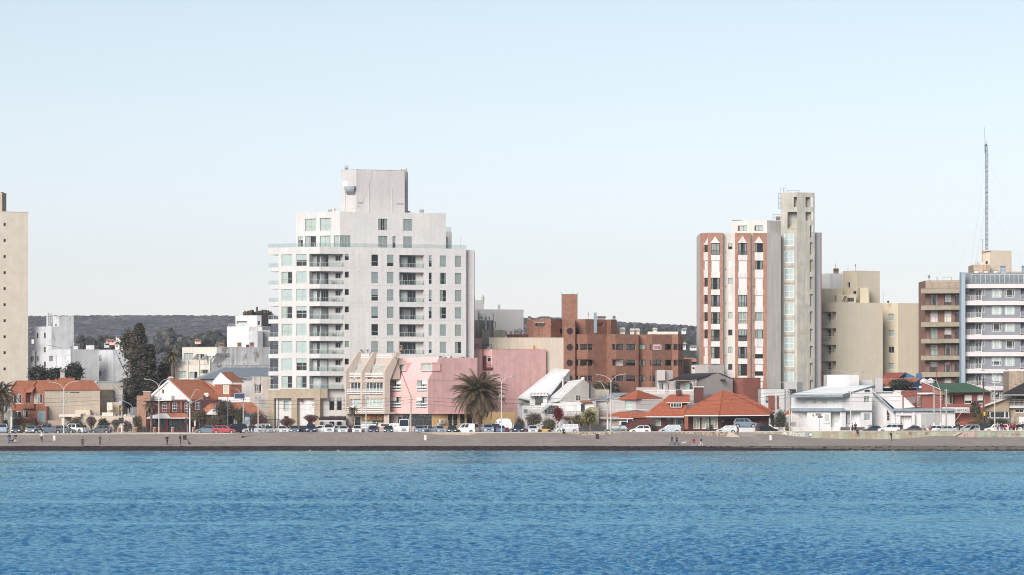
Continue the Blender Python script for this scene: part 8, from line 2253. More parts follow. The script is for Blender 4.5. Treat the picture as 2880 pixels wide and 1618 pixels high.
for c_ in CARS:car(*c_)
car('suv','greyblue','grey off-roader parked deep in the garage of the hip-roofed house',2097,660.5,-4,z=ROAD_Z+.9,group=None)
B_DECK=Bld('driveway_wall','low pale wall and raised driveway before the dark garage','wall',2105,658)
B_DECK.cbox('driveway',2040,1203,2150,1216,658,5,M_WHITE)
# spare wheel of the black off-roader is its own part; yellow plate and open load area are details
# white caravan and open buggy
CV=thing('caravan','white rounded caravan with small dark windows behind the fifth lamp post','caravan',at(1412,1216,652),None)
b=MB();pr=[(1390,1216),(1390,1196),(1394,1184),(1402,1178),(1428,1177.5),(1436,1181),(1440,1192),(1440,1216)];b.prism([at(x,y,650)for x,y in pr],(0,2.2,0),PAINT['white']);b.build('body',CV)
b=MB()
for x in(1393,1403):a_,c2=at(x,1186,649.95),at(x+4,1189,649.95);b.box(a_.x,c2.x,649.94,649.99,c2.z,a_.z,CARGLASS)
b.build('side_windows',CV)
b=MB()
for x in(1404,1428):p=at(x,0,650);b.prism([(p.x+.33*math.cos(t_),649.9,2.93+.33*math.sin(t_))for t_ in[i*math.pi/6 for i in range(12)]],(0,.2,0),TYRE)
b.build('wheels',CV)
BG=thing('open_buggy','black and yellow open four-wheel buggy beside the white hatchback','buggy',at(1532,1218,640),None)
YELP=mat('yellow_bodywork',(.48,.28,.03),rough=.4,var=.03)
p=at(1532,1216,639.5);p.z=ROAD_Z
b=MB();b.hexa([p+V3(v)for v in((-1.2,0,.4),(1.3,0,.4),(1.3,1.3,.4),(-1.2,1.3,.4),(-1.1,.1,.85),(1.0,.1,.8),(1.0,1.2,.8),(-1.1,1.2,.85))],YELP);b.build('body',BG)
b=MB()
for y in(.05,1.25):
 for x0_,x1_ in((-1.0,-.8),(0,0),(.8,.45)):b.tube(p+V3((x0_,y,.8)),p+V3((x1_,y,1.6)),.03,.03,BKM,5)
b.box(p.x-.85,p.x+.5,p.y,p.y+1.3,4.2,4.27,BKM);b.build('roll_cage',BG)
b=MB();b.box(p.x-.5,p.x+.1,p.y+.2,p.y+1.1,3.4,3.95,TRIM);b.build('seats',BG)
for x in(-.85,.9):
 for y in(-.12,1.2):
  b=MB();b.prism([p+V3((x+.36*math.cos(t_),y,.36+.36*math.sin(t_)))for t_ in[i*math.pi/6 for i in range(12)]],(0,.24,0),TYRE);b.build('wheel',BG)
  # == PEOPLE, DOGS, BIRDS
SKIN=mat('skin',(.45,.27,.20),rough=.6,var=0,fine=0);HAIRD=mat('dark_hair',(.02,.014,.012),var=0,fine=0)
def skin_mesh(name,pts,edges,m,sub=1,root=0):
 """one continuous tapered body grown round a skeleton"""
 me=bpy.data.meshes.new(name);me.from_pydata([p[:3]for p in pts],edges,[]);o=bpy.data.objects.new(name,me);C.objects.link(o)
 md=o.modifiers.new('s','SKIN');md.use_smooth_shade=True ;md.branch_smoothing=.6
 for i,p in enumerate(pts):me.skin_vertices[0].data[i].radius=(p[3],p[4]if len(p)>4 else p[3])
 me.skin_vertices[0].data[root].use_root=True
 s=o.modifiers.new('u','SUBSURF');s.levels=sub;s.render_levels=sub
 dg=bpy.context.evaluated_depsgraph_get();dg.update();out=bpy.data.meshes.new_from_object(o.evaluated_get(dg));out.name=name
 bpy.data.objects.remove(o);out.materials.clear();out.materials.append(m);return out
POSES={}
def pose(kind):
 """joints for a standing, walking or sitting adult, facing -Y, feet on z = 0"""
 if kind in POSES:return POSES[kind]
 if kind=='stand':hipz=.92;L_=dict(kn=((-.10,-.02,.50),(.11,-.02,.50)),an=((-.11,.03,.09),(.13,.03,.09)),el=((-.27,.04,1.14),(.27,.04,1.14)),wr=((-.27,-.06,.92),(.27,-.06,.92)))
 elif kind=='pocket':hipz=.92;L_=dict(kn=((-.10,-.02,.50),(.11,-.02,.50)),an=((-.10,.03,.09),(.12,.03,.09)),el=((-.31,.08,1.15),(.31,.08,1.15)),wr=((-.20,-.10,1.0),(.20,-.10,1.0)))
 elif kind=='walk':hipz=.90;L_=dict(kn=((-.10,-.22,.52),(.10,.05,.48)),an=((-.10,-.30,.12),(.10,.38,.16)),el=((-.25,.16,1.16),(.25,-.10,1.16)),wr=((-.25,.06,.94),(.24,-.30,1.02)))
 else:hipz=.50;L_=dict(kn=((-.12,-.45,.50),(.12,-.45,.50)),an=((-.12,-.45,.08),(.14,-.42,.08)),el=((-.26,-.12,.78),(.26,-.12,.78)),wr=((-.18,-.34,.66),(.18,-.34,.66)))
 dz=hipz-.92;lean=-.05 if kind=='sit' else 0
 P=dict(pelvis=(0,0,hipz+.03),spine=(0,.02,1.14+dz),chest=(0,.01+lean,1.34+dz),neck=(0,lean,1.50+dz),head=(0,-.02+lean,1.61+dz),crown=(0,-.015+lean,1.70+dz))
 sh=[(s*.19,.01+lean,1.42+dz)for s in(-1,1)];hp=[(s*.095,0,hipz-.02)for s in(-1,1)]
 pts=[(*P['pelvis'],.15,.11),(*P['spine'],.13,.10),(*P['chest'],.16,.115),(*P['neck'],.055),(*P['head'],.085,.095),(*P['crown'],.065,.075)];ed=[(0,1),(1,2),(2,3),(3,4),(4,5)]
 hands=[]
 for i in(0,1):
  n=len(pts);w=V3(L_['wr'][i]);e=V3(L_['el'][i]);if_=(w-e).normalized();h=w+if_*.09
  pts+=[(*sh[i],.06),(*L_['el'][i],.042),(*L_['wr'][i],.028),(*h,.035,.018)];ed+=[(2,n),(n,n+1),(n+1,n+2),(n+2,n+3)];hands.append((h,if_))
  n=len(pts);a=V3(L_['an'][i]);pts+=[(*hp[i],.095),(*L_['kn'][i],.06),(*L_['an'][i],.038),(a.x,a.y-.17,a.z-.055,.035,.028)];ed+=[(0,n),(n,n+1),(n+1,n+2),(n+2,n+3)]
 body=skin_mesh('body',pts,ed,SKIN)
 # fingers, thumb, nose and ears join the same mesh
 b=MB()
 for(h,d),s in zip(hands,(-1,1)):
  side=d.cross(V3((s,0,0))).normalized()if abs(d.x)<.9 else V3((0,1,0))
  for q,ln in enumerate((.055,.07,.075,.065)):
   r_=h+side*(-.03+.02*q)+d*.03;k_=r_+d*ln*.55;b.tube(r_,k_,.009,.008,SKIN,4);b.tube(k_,k_+(d*.8+V3((-s*.5,0,0))).normalized()*ln*.45,.008,.006,SKIN,4)
  b.tube(h-side*.03-d*.03,h-side*.065+d*.02,.011,.008,SKIN,4)
 hd=V3(P['head']);b.prism([hd+V3((-.012,-.085,-.02)),hd+V3((.012,-.085,-.02)),hd+V3((0,-.085,.035))],(0,-.025,0),SKIN)
 for s in(-1,1):b.box(hd.x+s*.082-.01,hd.x+s*.082+.01,hd.y-.015,hd.y+.02,hd.z-.03,hd.z+.03,SKIN);b.box(hd.x+s*.032-.012,hd.x+s*.032+.012,hd.y-.098,hd.y-.085,hd.z+.012,hd.z+.026,DARK)
 b.box(hd.x-.022,hd.x+.022,hd.y-.094,hd.y-.08,hd.z-.052,hd.z-.044,mat('lips',(.3,.1,.09),var=0,fine=0))
 bm=bmesh.new();bm.from_mesh(body);tmp=b.mesh('t');n0=len(bm.faces);bm.from_mesh(tmp);bm.to_mesh(body)
 for m_ in tmp.materials:
  if m_.name not in[x.name for x in body.materials]:body.materials.append(m_)
 names=[x.name for x in body.materials]
 for i,pl in enumerate(tmp.polygons):body.polygons[n0+i].material_index=names.index(tmp.materials[pl.material_index].name)
 # jacket and sleeves
 jp=[(*P['pelvis'],.185,.16),(*P['spine'],.19,.165),(*P['chest'],.215,.18),(P['neck'][0],P['neck'][1],P['neck'][2]-.05,.08)];je=[(0,1),(1,2),(2,3)]
 for i in(0,1):
  n=len(jp);w=V3(L_['wr'][i]);jp+=[(*sh[i],.082),(*L_['el'][i],.062),(*w,.048)];je+=[(2,n),(n,n+1),(n+1,n+2)]
 jacket=skin_mesh('jacket',jp,je,HAIRD)
 tp_=[(*P['pelvis'],.155,.12)];te=[]
 for i in(0,1):
  n=len(tp_);a=V3(L_['an'][i]);tp_+=[(*hp[i],.112),(*L_['kn'][i],.078),(a.x,a.y,a.z+.03,.058)];te+=[(0,n),(n,n+1),(n+1,n+2)]
 trousers=skin_mesh('trousers',tp_,te,HAIRD)
 hb=MB();hb.blob((hd.x,hd.y+.025,hd.z+.055),.118,HAIRD,(.92,1.0,.92),3,.05);hair=hb.mesh('hair')
 for pl in hair.polygons:pl.use_smooth=True
 sb=MB()
 for i in(0,1):a=V3(L_['an'][i]);sb.hexa([a+V3(v)for v in((-.05,-.2,-.09),(.05,-.2,-.09),(.05,.07,-.09),(-.05,.07,-.09),(-.04,-.19,-.04),(.04,-.19,-.04),(.045,.06,.02),(-.045,.06,.02))],TYRE)
 shoes=sb.mesh('shoes')
 cb=MB();r0=10;z0,z1=(hipz-.28 if kind!='sit' else hipz-.05),P['spine'][2];cb.lathe((0,0,0),[(.225,z0),(.205,hipz+.03),(.18,z1)],HAIRD,12);coat=cb.mesh('coat_skirt')
 for v in coat.vertices:v.co.y*=.75
 POSES[kind]=dict(body=body,jacket=jacket,trousers=trousers,hair=hair,shoes=shoes,coat_skirt=coat,head=hd,wrist=V3(L_['wr'][1]));return POSES[kind]
CLOTH={n:mat('cloth_'+n,c,rough=.9,var=.08,scale=6)for n,c in dict(navy=(.02,.025,.05),black=(.012,.011,.014),jeans=(.05,.11,.22),blue=(.03,.12,.28),purple=(.07,.05,.08),white=(.62,.60,.58),olive=(.075,.065,.045),greygreen=(.13,.12,.10),orange=(.50,.16,.10),red=(.42,.012,.03),maroon=(.16,.01,.025),tan=(.30,.19,.13),grey=(.16,.16,.17),beige=(.36,.31,.27),paleblue=(.25,.36,.42),pink=(.55,.30,.26),rust=(.22,.05,.05),hairgrey=(.45,.42,.38),brown=(.06,.035,.025)).items()}
def person(label,x,yfoot,Y,kind,rz,top,legs,hair='black',coat=False,h=1.0,group=None,bag=None,hood=False,z=None,scarf=None):
 P=pose(kind);p=at(x,yfoot,Y);zz_=beach_z(p.x,Y)if z is None else z
 t=thing('person',label,'person',(p.x,Y,zz_),group,R(rz));t.scale=(h,)*3
 for nm in('body','jacket','trousers','hair','shoes')+(('coat_skirt',)if coat else()):
  o=bpy.data.objects.new(nm,P[nm]);C.objects.link(o);o.parent=t
  m_={'jacket':top,'coat_skirt':top,'trousers':legs,'hair':hair}.get(nm)
  if m_:o.material_slots[0].link='OBJECT';o.material_slots[0].material=CLOTH[m_]
 if hood:
  b=MB();b.blob(P['head']+V3((0,.05,.02)),.15,CLOTH[top],(1,.9,1.05),1,.05);addobj('hood',b.mesh('hood'),t)
 if scarf:
  b=MB();b.lathe(P['head']+V3((0,.01,-.17)),[(.10,0),(.13,.03),(.12,.09),(.09,.1)],CLOTH[scarf],10);addobj('scarf',b.mesh('scarf'),t)
 if bag=='backpack':
  b=MB();b.box(-.15,.15,.12,.28,.98,1.42,CLOTH['black']);addobj('backpack',b.mesh('backpack'),t)
 if bag=='bag':
  b=MB();w=P['wrist'];b.hexa([V3(v)+w for v in((-.04,-.14,-.42),(.04,-.14,-.42),(.04,.14,-.42),(-.04,.14,-.42),(-.02,-.10,-.10),(.02,-.10,-.10),(.02,.10,-.10),(-.02,.10,-.10))],CLOTH['white']);addobj('carrier_bag',b.mesh('carrier_bag'),t)
 return t
def ysand(row):  # distance at which the beach surface shows at this row of the photograph
 lo,hi=601.0,631.0
 for _ in range(24):
  mid=(lo+hi)/2;zz_=beach_z(0,mid)
  r_=HZ+(CAM_H-zz_)*FL/mid
  if r_>row:lo=mid
  else:hi=mid
 return lo
def yb(x,row):
 best=None
 for i in range(300):
  Y=601+i*.1;X=(x-1440)*Y/FL;r_=HZ+(CAM_H-beach_z(X,Y))*FL/Y
  if best is None or abs(r_-row)<best[0]:best=(abs(r_-row),Y)
 return best[1]
def bp(label,x,yf,*a,**k):person(label,x,yf,yb(x,yf),*a,**k)
bp('person in navy top and bright blue jeans beside a black dog on the sand',26,1246,'stand',170,'navy','blue',hair='navy')
bp('person in a purple-grey coat with white scarf standing by the black dog',43.5,1246,'stand',30,'purple','white',coat=True,scarf='white',hair='brown')
bp('person in white jacket and hood carrying a white bag near the barrel',117,1243,'walk',10,'white','black',hair='white',hood=True,bag='bag')
bp('person in a thick olive parka bending forward at the edge of the weed',232,1258.5,'pocket',-25,'olive','olive',coat=True,hood=True,hair='black',h=1.02)
bp('person in a long grey-green coat standing alone on the sand',281,1251.5,'pocket',60,'greygreen','olive',coat=True,h=1.02)
bp('white-haired person in black with an orange front walking at the water side',470,1252,'walk',30,'black','black',hair='hairgrey',scarf='orange')
bp('person in dark blue jacket and grey trousers beside the black bin',507,1250,'stand',60,'navy','grey')
bp('man in black jacket and jeans holding hands with his companion',1890,1251.5,'walk',100,'black','jeans',h=1.02)
bp('person in dark olive jacket, the companion walking ahead of the man in jeans',1903,1251,'walk',95,'olive','black',hair='black',h=.97)
bp('woman in a bright red jacket and pale jeans walking at the weed line',1951,1257.5,'walk',250,'red','paleblue',hair='brown',coat=True)
bp('person in maroon top and white trousers striding at the weed line',1971.5,1257.5,'walk',110,'maroon','white',hair='hairgrey',h=1.03)
bp('person in black with a backpack standing below the graffiti wall',2507,1240.5,'stand',80,'black','black',bag='backpack')
PZ=ROAD_Z+.13
def pp(label,x,kind,rz,top,legs,Y=633.6,**k):person(label,x,1218,Y,kind,rz,top,legs,z=k.pop('z',PZ),**k)
pp('person in black walking beside the white double-cab pickup',239,'stand',160,'black','paleblue')
pp('person in black standing behind the wall east of the solar totem, nearer the totem',703,'stand',180,'black','black',h=.95)
pp('person in black standing behind the wall east of the solar totem, farther from the totem',711,'stand',180,'black','navy',h=.97)
pp('person in black sitting on the sea wall below the silver off-roader',1585,'sit',10,'black','black',Y=631.9,z=2.42,hair='hairgrey')
pp('man in a blue puffer jacket sitting beside the thorny bush',1989,'sit',30,'blue','navy',Y=633.4)
pp('dark-haired person behind the black hatchback near the picket fence',2166,'stand',0,'white','grey',Y=642)
pp('person in pink looking over the picket fence',2191,'stand',0,'pink','grey',Y=658.2,hair='pink')
pp('person in black standing beside the seventh lamp post',2398,'stand',90,'black','black')
pp('tall dark-haired woman in black standing at the wall by the seventh lamp post',2406,'stand',200,'black','black',h=1.1)
pp('child in blue and red sitting on the wall in front of the tall woman',2411,'sit',0,'navy','black',Y=631.9,z=2.45,h=.9,scarf='red',hair='brown')
pp('person in black leaning at the rear of the large white off-roader',2535,'stand',150,'black','black',h=1.05)
pp('person in a tan coat sitting on the wall with back to the sea',2596,'sit',180,'tan','tan',Y=633.0,z=ROAD_Z+.05,h=1.1,hair='brown',coat=True)
pp('person in a rust red coat sitting on the wall with back to the sea',2616.5,'sit',180,'rust','rust',Y=633.0,z=ROAD_Z+.05,h=1.1,hair='brown',coat=True)
pp('person in pale jeans standing by the people carrier, arms together with a friend',2692,'stand',200,'black','paleblue',h=1.1,hair='tan')
pp('person all in black standing close behind the friend in pale jeans',2698,'stand',100,'black','black',h=1.08)
CR=[(2806,'beige','grey','person in a beige jumper standing just east of the eighth lamp post',1.17),(2817,'black','jeans','person in a black coat between the beige jumper and the red coat',1.14),(2825.5,'red','pink','person in a long bright red coat beside the black coat',1.05),(2840,'tan','black','person in black and tan at the west side of the crowd of friends',1.08),(2848,'red','black','person in a bright red puffer jacket in the middle of the crowd',1.08),(2853,'navy','black','person in navy just behind the red puffer jacket',1.1),(2861,'black','black','person in black third from the frame edge in the crowd',1.05),(2868.5,'black','white','person in black with pale trousers second from the frame edge',1.06),(2877,'navy','navy','person in navy cut by the east frame edge',1.15)]
for i,(x,tpc,lg,lab,h)in enumerate(CR):pp(lab,x,'stand',(20,170,200,90,170,250,0,180,90)[i],tpc,lg,h=h,coat=(i==2),Y=633.4+(i%3)*.25,hair=('brown','black','brown')[i%3])
def dog(label,x,yf,rz,m,sit=False,sc=1.0):
 Y=yb(x,yf);p=at(x,yf,Y)
 if not sit:pts=[(-.28,0,.42,.085),(0,0,.40,.10),(.26,0,.44,.11),(.40,0,.58,.06),(.52,0,.62,.065),(.66,0,.59,.03),(-.40,0,.52,.02),(-.48,0,.62,.015)];leg=[((-.28,.34),(-.20,.30),(-.33,.16),(-.29,0)),((.26,.32),(.25,.24),(.27,.12),(.27,0))]
 else:pts=[(-.12,0,.20,.12),(.02,0,.34,.12),(.12,0,.48,.10),(.16,0,.62,.06),(.24,0,.70,.065),(.36,0,.67,.03),(-.28,0,.08,.025),(-.42,0,.06,.015)];leg=[((-.10,.16),(.04,.22),(-.08,.06),(.06,0)),((.12,.38),(.14,.26),(.15,.12),(.17,0))]
 ed=[(0,1),(1,2),(2,3),(3,4),(4,5),(0,6),(6,7)]
 for li,(hip,a,b_,c2)in zip((0,2),leg):
  for s in(-1,1):
   n=len(pts);pts+=[(hip[0],s*.07,hip[1]-.06,.05),(a[0],s*.085,a[1]-.04,.038),(b_[0],s*.085,b_[1],.022),(c2[0],s*.085,.03,.025)];ed+=[(li,n),(n,n+1),(n+1,n+2),(n+2,n+3)]
 me=skin_mesh('dog',pts,ed,m);b=MB();hx=pts[4]
 for s in(-1,1):b.prism([(hx[0]-.04,s*.05,hx[2]+.04),(hx[0]+.02,s*.05,hx[2]+.04),(hx[0]-.02,s*.06,hx[2]+.15)],(0,s*.02,0),m)
 o=bpy.data.objects.new('dog',me);C.objects.link(o);o.location=(p.x,Y,beach_z(p.x,Y));o.rotation_euler=(0,0,R(rz));o.scale=(sc,)*3;tag(o,label,'dog')
 addobj('ears',b.mesh('ears'),o)
dog('black dog standing between the person in blue jeans and the purple coat',31.5,1246,0,mat('black_fur',(.012,.011,.012),var=.1),sc=1.0)
dog('small white dog trotting behind the couple',1923,1251,0,mat('white_fur',(.60,.54,.47),var=.1),sc=.85)
dog('dark sitting dog on the sand east of the black bin',532.5,1250.5,180,MT['black_fur'],sit=True,sc=.95)
for x,y,lab,rz in((869,1271.5,'white seagull floating in the shallows nearer the stone portal',20),(953,1271.5,'white seagull with head up floating in the shallows below the slender palm',160)):
 Y=8*FL/(y-HZ);p=at(x,y,Y);me=skin_mesh('seagull',[(-.22,0,.06,.03),(-.05,0,.07,.09),(.1,0,.1,.08),(.17,0,.2,.035),(.2,0,.27,.045),(.29,0,.26,.012)],[(0,1),(1,2),(2,3),(3,4),(4,5)],CLOTH['white'])
 o=bpy.data.objects.new('seagull',me);C.objects.link(o);o.location=(p.x,Y,.02);o.rotation_euler=(0,0,R(rz));o.scale=(1.2,)*3;tag(o,lab,'seagull',None)
 b=MB();b.prism([(-.26,.07,.12),(.1,.085,.13),(.02,.085,.05)],(0,.02,0),mat('gull_grey',(.25,.26,.28)));b.prism([(-.26,-.07,.12),(.1,-.085,.13),(.02,-.085,.05)],(0,-.02,0),MT['gull_grey']);addobj('wings',b.mesh('wings'),o)
def motorbike(label,x,Y,rz,rider):
 p=at(x,0,Y);t=thing('motorcycle',label,'motorcycle',(p.x,Y,PZ if Y<634.5 else ROAD_Z),None,R(rz));w=MB()
 ring=[(.30*math.cos(2*math.pi*i/14),.30*math.sin(2*math.pi*i/14))for i in range(14)]
 for x_ in(-.62,.65):
  w=MB();w.prism([(x_+a,-.05,.31+c2)for a,c2 in ring],(0,.1,0),TYRE);w.prism([(x_+a*.6,-.052,.31+c2*.6)for a,c2 in ring],(0,.104,0),GYM);addobj('wheel',w.mesh('wheel'),t)
 f=MB();f.tube((-.62,0,.31),(-.1,0,.55),.04,.04,BKM);f.tube((.65,0,.31),(.42,0,.95),.035,.035,GYM);f.tube((-.1,0,.45),(.45,0,.8),.05,.05,BKM);f.box(-.2,.2,-.13,.13,.32,.62,GYM);addobj('frame',f.mesh('frame'),t)
 f=MB();f.blob((.16,0,.82),.22,PAINT['maroon'],(1.2,.7,.7),1,.05);addobj('fuel_tank',f.mesh('fuel_tank'),t);f=MB();f.hexa([V3(v)for v in((-.6,-.12,.72),(0,-.14,.72),(0,.14,.72),(-.6,.12,.72),(-.62,-.1,.84),(0,-.12,.80),(0,.12,.80),(-.62,.1,.84))],TRIM);addobj('saddle',f.mesh('saddle'),t)
 f=MB();f.tube((.38,-.34,1.02),(.38,.34,1.02),.018,.018,BKM);f.lathe((.50,0,.82),[(.04,0),(.09,.06),(.09,.14),(.03,.2)],LAMPC,8);addobj('handlebar',f.mesh('handlebar'),t)
 P=pose('sit');r_=thing('person',rider,'person',(p.x,Y+.02,(PZ if Y<634.5 else ROAD_Z)+.32),None,R(rz+90))
 for nm in('body','jacket','trousers','hair','shoes'):
  o=bpy.data.objects.new(nm,P[nm]);C.objects.link(o);o.parent=r_
  if nm in('jacket','trousers','hair'):o.material_slots[0].link='OBJECT';o.material_slots[0].material=CLOTH['black']
motorbike('dark motorcycle at the wall between the pale blue saloon and grey-blue pickup',112,635.2,0,'rider in black on the motorcycle near the west end')
motorbike('dark red motorcycle in front of the silver people carrier',2736,634.2,180,'rider in black crouched on the motorcycle below the shop sign')
# == STREET FURNITURE
LAMPW=mat('white_lamp_post_paint',(.56,.53,.51),rough=.5,var=.08);LAMPH=mat('lamp_head_grey',(.30,.33,.33),rough=.4)
def lamp(label,x,yfork,heads,Y=633.3,boxes=True,yb_=None):
 p=at(x,0,Y);t=thing('street_lamp',label,'street lamp',(p.x,Y,ROAD_Z+.12),'white double-armed lamps along the promenade');f=at(x,yfork,Y)
 b=MB();b.tube((p.x,Y,ROAD_Z+.12),(p.x,Y,f.z+.1),(.10),.065,LAMPW,8);b.lathe((p.x,Y,ROAD_Z+.12),[(.2,0),(.2,.06),(.14,.1)],LAMPW,8);b.build('pole',t)
 for hx,hy in heads:
  h=at(hx,hy,Y);s=1 if h.x>p.x else -1;b=MB();pts=[V3((p.x,Y,f.z-.25))]
  for i in range(1,6):u_=i/5;pts.append(V3((p.x+(h.x-p.x)*(u_**1.25)*.86,Y,f.z+(h.z-f.z)*(1-(1-u_)**1.8))))
  b.path(pts,.042,LAMPW,6);arm=b.build('arm',t)
  b=MB();c_=h;b.lathe((0,0,0),[(.02,-.09),(.13,-.06),(.16,.02),(.10,.10),(.02,.13)],LAMPH,10);me=b.mesh('lamp_head')
  for v in me.vertices:v.co.x*=2.3
  o=addobj('lamp_head',me,t,V3((h.x,Y,h.z))-V3(t.location));o.rotation_euler=(0,-s*R(10),0)
 if boxes:
  for dx in(-.33,.33):
   z=at(x,yb_ or(yfork+38),Y).z;b=MB();b.box(p.x+dx-.16,p.x+dx+.16,Y-.2,Y+.02,z-.18,z+.2,GYM);b.build('floodlight',t)
  b=MB();b.tube((p.x-.5,Y,z-.22),(p.x+.5,Y,z-.22),.035,.035,GYM,5);b.build('crossbar',t)
LP=[(179.5,1093,((141,1075.5),(215,1073.5)),'between the pale blue saloon and the white pickup',1128),(447,1086,((409,1067),(474,1066)),'in front of the restaurant gable',1121),(726,1081,((689,1064),(765,1065)),'beside the bare maroon tree west of the stone portal',1119),(1029.6,1079,((993,1066.5),(1067,1062)),'in front of the terraced flats',1119),(1410.6,1076,((1388,1062),(1446,1058.5)),'beside the big date palm',1115),(1718.3,1072,((1680,1054.6),(1757,1053)),'in front of the speckled stone wall and porch',1117),(2392.7,1063,((2357,1043.5),(2426,1046.5)),'in front of the white modern house',1104),(2798,1060,((2764,1042),(2831,1039.5)),'at the east end beside the crowd',1107)]
for x,yf,hd,where,yb2 in LP:lamp('tall white double-armed street lamp '+where,x,yf,hd,yb_=yb2)
WOODP=mat('weathered_pole',(.24,.20,.17),var=.2,scale=4,streak=.3);CONCP=mat('concrete_pole',(.42,.38,.34),var=.15,scale=4)
POLES={}
def pole(key,label,x,ytop,Y,r,m,white=0,arm=None,cross=True,cat='utility pole'):
 p=at(x,0,Y);z1=at(x,ytop,Y).z;t=thing('utility_pole',label,cat,(p.x,Y,ROAD_Z+.1),None);b=MB()
 if white:b.tube((p.x,Y,ROAD_Z+.1),(p.x,Y,ROAD_Z+white),r*1.15,r*1.05,M_WHITE2,8);b.tube((p.x,Y,ROAD_Z+white),(p.x,Y,z1),r,r*.75,m,8)
 else:b.tube((p.x,Y,ROAD_Z+.1),(p.x,Y,z1),r,r*.75,m,8)
 b.build('pole',t);POLES[key]=(p.x,Y,z1)
 if cross:
  b=MB();
  for i in range(3):z=z1-.35-i*.5;b.box(p.x-.45+.1*i,p.x+.45-.1*i,Y-.06,Y-.0,z,z+.07,m);b.lathe((p.x-.35,Y,z+.07),[(.04,0),(.05,.1),(.02,.14)],GYM,6);b.lathe((p.x+.35,Y,z+.07),[(.04,0),(.05,.1),(.02,.14)],GYM,6)
  b.build('crossarm',t)
 if arm:
  h=at(arm[0],arm[1],Y);s=1 if h.x>p.x else -1;z0=at(x,arm[2],Y).z;b=MB();b.path([V3((p.x,Y,z0)),V3((p.x+(h.x-p.x)*.25,Y,z0+(h.z-z0)*.42)),V3((p.x+(h.x-p.x)*.75,Y,h.z-.05)),V3((h.x,Y,h.z))],.045,LAMPW,6);b.build('lamp_arm',t)
  b=MB();b.lathe((0,0,0),[(.02,-.07),(.12,-.05),(.14,.03),(.02,.10)],LAMPH,8);me=b.mesh('lamp_head')
  for v in me.vertices:v.co.x*=2.4
  addobj('lamp_head',me,t,h-V3(t.location))
 return t
pole('a','white-based concrete pole with lamp arm and signals before the low beige shop',342.8,1108,648,.17,CONCP,white=2.6,arm=(317,1084.5,1112));pole('w','white round post beside the shaggy palm at the west end',32,1150,650,.16,CONCP,white=3.0,cross=False)
pole('b','white pole with single lamp arm in front of the dark verandah',534,1125,650,.13,CONCP,white=4.6,arm=(556,1096,1128));pole('c','thin blue-grey pole rising beside the climbing plant',640.7,1114,646,.09,mat('blue_grey_paint',(.12,.15,.20)),cross=False)
pole('d','pole with curved lamp arm between solar totem and climbing plant',684.5,1120,646,.13,CONCP,white=0,arm=(664,1095,1122));pole('e','concrete pole with cable stays before the dark lobby',1155.4,1112,651,.17,CONCP)
pole('f','concrete pole with coiled cable and single lamp before the grey house',1709,1110,652,.15,CONCP,white=2.4,arm=(1684,1074,1112));pole('g','concrete pole with single lamp beside the arched gate',2220.7,1098,650,.15,CONCP,white=0,arm=(2198,1075.5,1104))
pole('h','concrete pole with lamp arm nearest the white garage, beside the brick house',2627.4,1096,652,.18,CONCP,white=1.9,arm=(2613,1071,1100));pole('i','slimmer concrete pole with lamp arm next to the shop sign',2645.7,1104,652,.15,CONCP,white=1.9,arm=(2630,1070,1106));pole('j','concrete pole with bare top in front of the shop sign',2661.5,1094,653,.16,CONCP,white=1.2)
pole('k','dark reddish wooden pole with yellow box beside the white gable',2766.3,1063,653,.17,mat('dark_wood_pole',(.10,.045,.035),var=.2,scale=4),white=0)
b=MB();p=at(2768.6,1164,652.7);b.box(p.x-.16,p.x+.16,652.5,652.75,p.z-.35,p.z+.35,mat('yellow_box',(.6,.38,.03)));tag(b.build('meter_box',origin=p),'yellow box fixed on the dark wooden pole','box')
b=MB();p=at(1709,1128,651.6)
for i in range(16):a0,a1=2*math.pi*i/16,2*math.pi*(i+1)/16;b.tube(p+V3((.32*math.cos(a0),0,.32*math.sin(a0))),p+V3((.32*math.cos(a1),0,.32*math.sin(a1))),.035,.035,BKM,5)
tag(b.build('cable_coil',origin=p),'black ring of coiled cable on the concrete pole before the grey house','cable coil')
def wire(a,c,sag,name='overhead_cable',lab=None,grp='overhead cables',r=.018):
 a,c=V3(a),V3(c);pts=[a.lerp(c,i/14)-V3((0,0,sag*4*(i/14)*(1-i/14)))for i in range(15)];b=MB();b.path(pts,r,BKM,3);o=b.build(name,origin=a.lerp(c,.5));tag(o,lab,'cable',grp)
CP={k_:V3(v)for k_,v in POLES.items()}
W0_=V3((at(-120,0,650).x,650,9.5));W9_=V3((at(3050,0,652).x,652,10.5))
segs=[(W0_,CP['a'],'from the west edge to the pole with signals'),(CP['a'],CP['b'],'past the restaurant chimney'),(CP['b'],CP['d'],'past the dark verandah'),(CP['d'],CP['e'],'across the stone portal and terraced flats'),(CP['e'],CP['f'],'past the big date palm and white roof house'),(CP['f'],CP['g'],'across the brick hip-roofed house'),(CP['g'],CP['h'],'across the white modern house'),(CP['j'],CP['k'],'over the shop sign'),(CP['k'],W9_,'running off the east edge')]
for a_,c_,wh in segs:
 for j,dz in enumerate((-.3,-.8,-1.35)):wire(a_+V3((0,-.3,dz)),c_+V3((0,-.3,dz)),(.25,.4,.55)[j]*(c_-a_).length/18,lab='%s overhead cable %s'%(('topmost','middle','lowest')[j],wh),r=(.022,.03,.022)[j])
wire(CP['e'],at(1108,988,668),.2,lab='dark stay cable slanting up from the concrete pole to the terraced flats roof',grp=None,r=.05);wire(CP['e']+V3((-.1,0,-.1)),at(1112,1000,668),.2,lab='second, thinner stay cable slanting up to the terraced flats',grp=None)
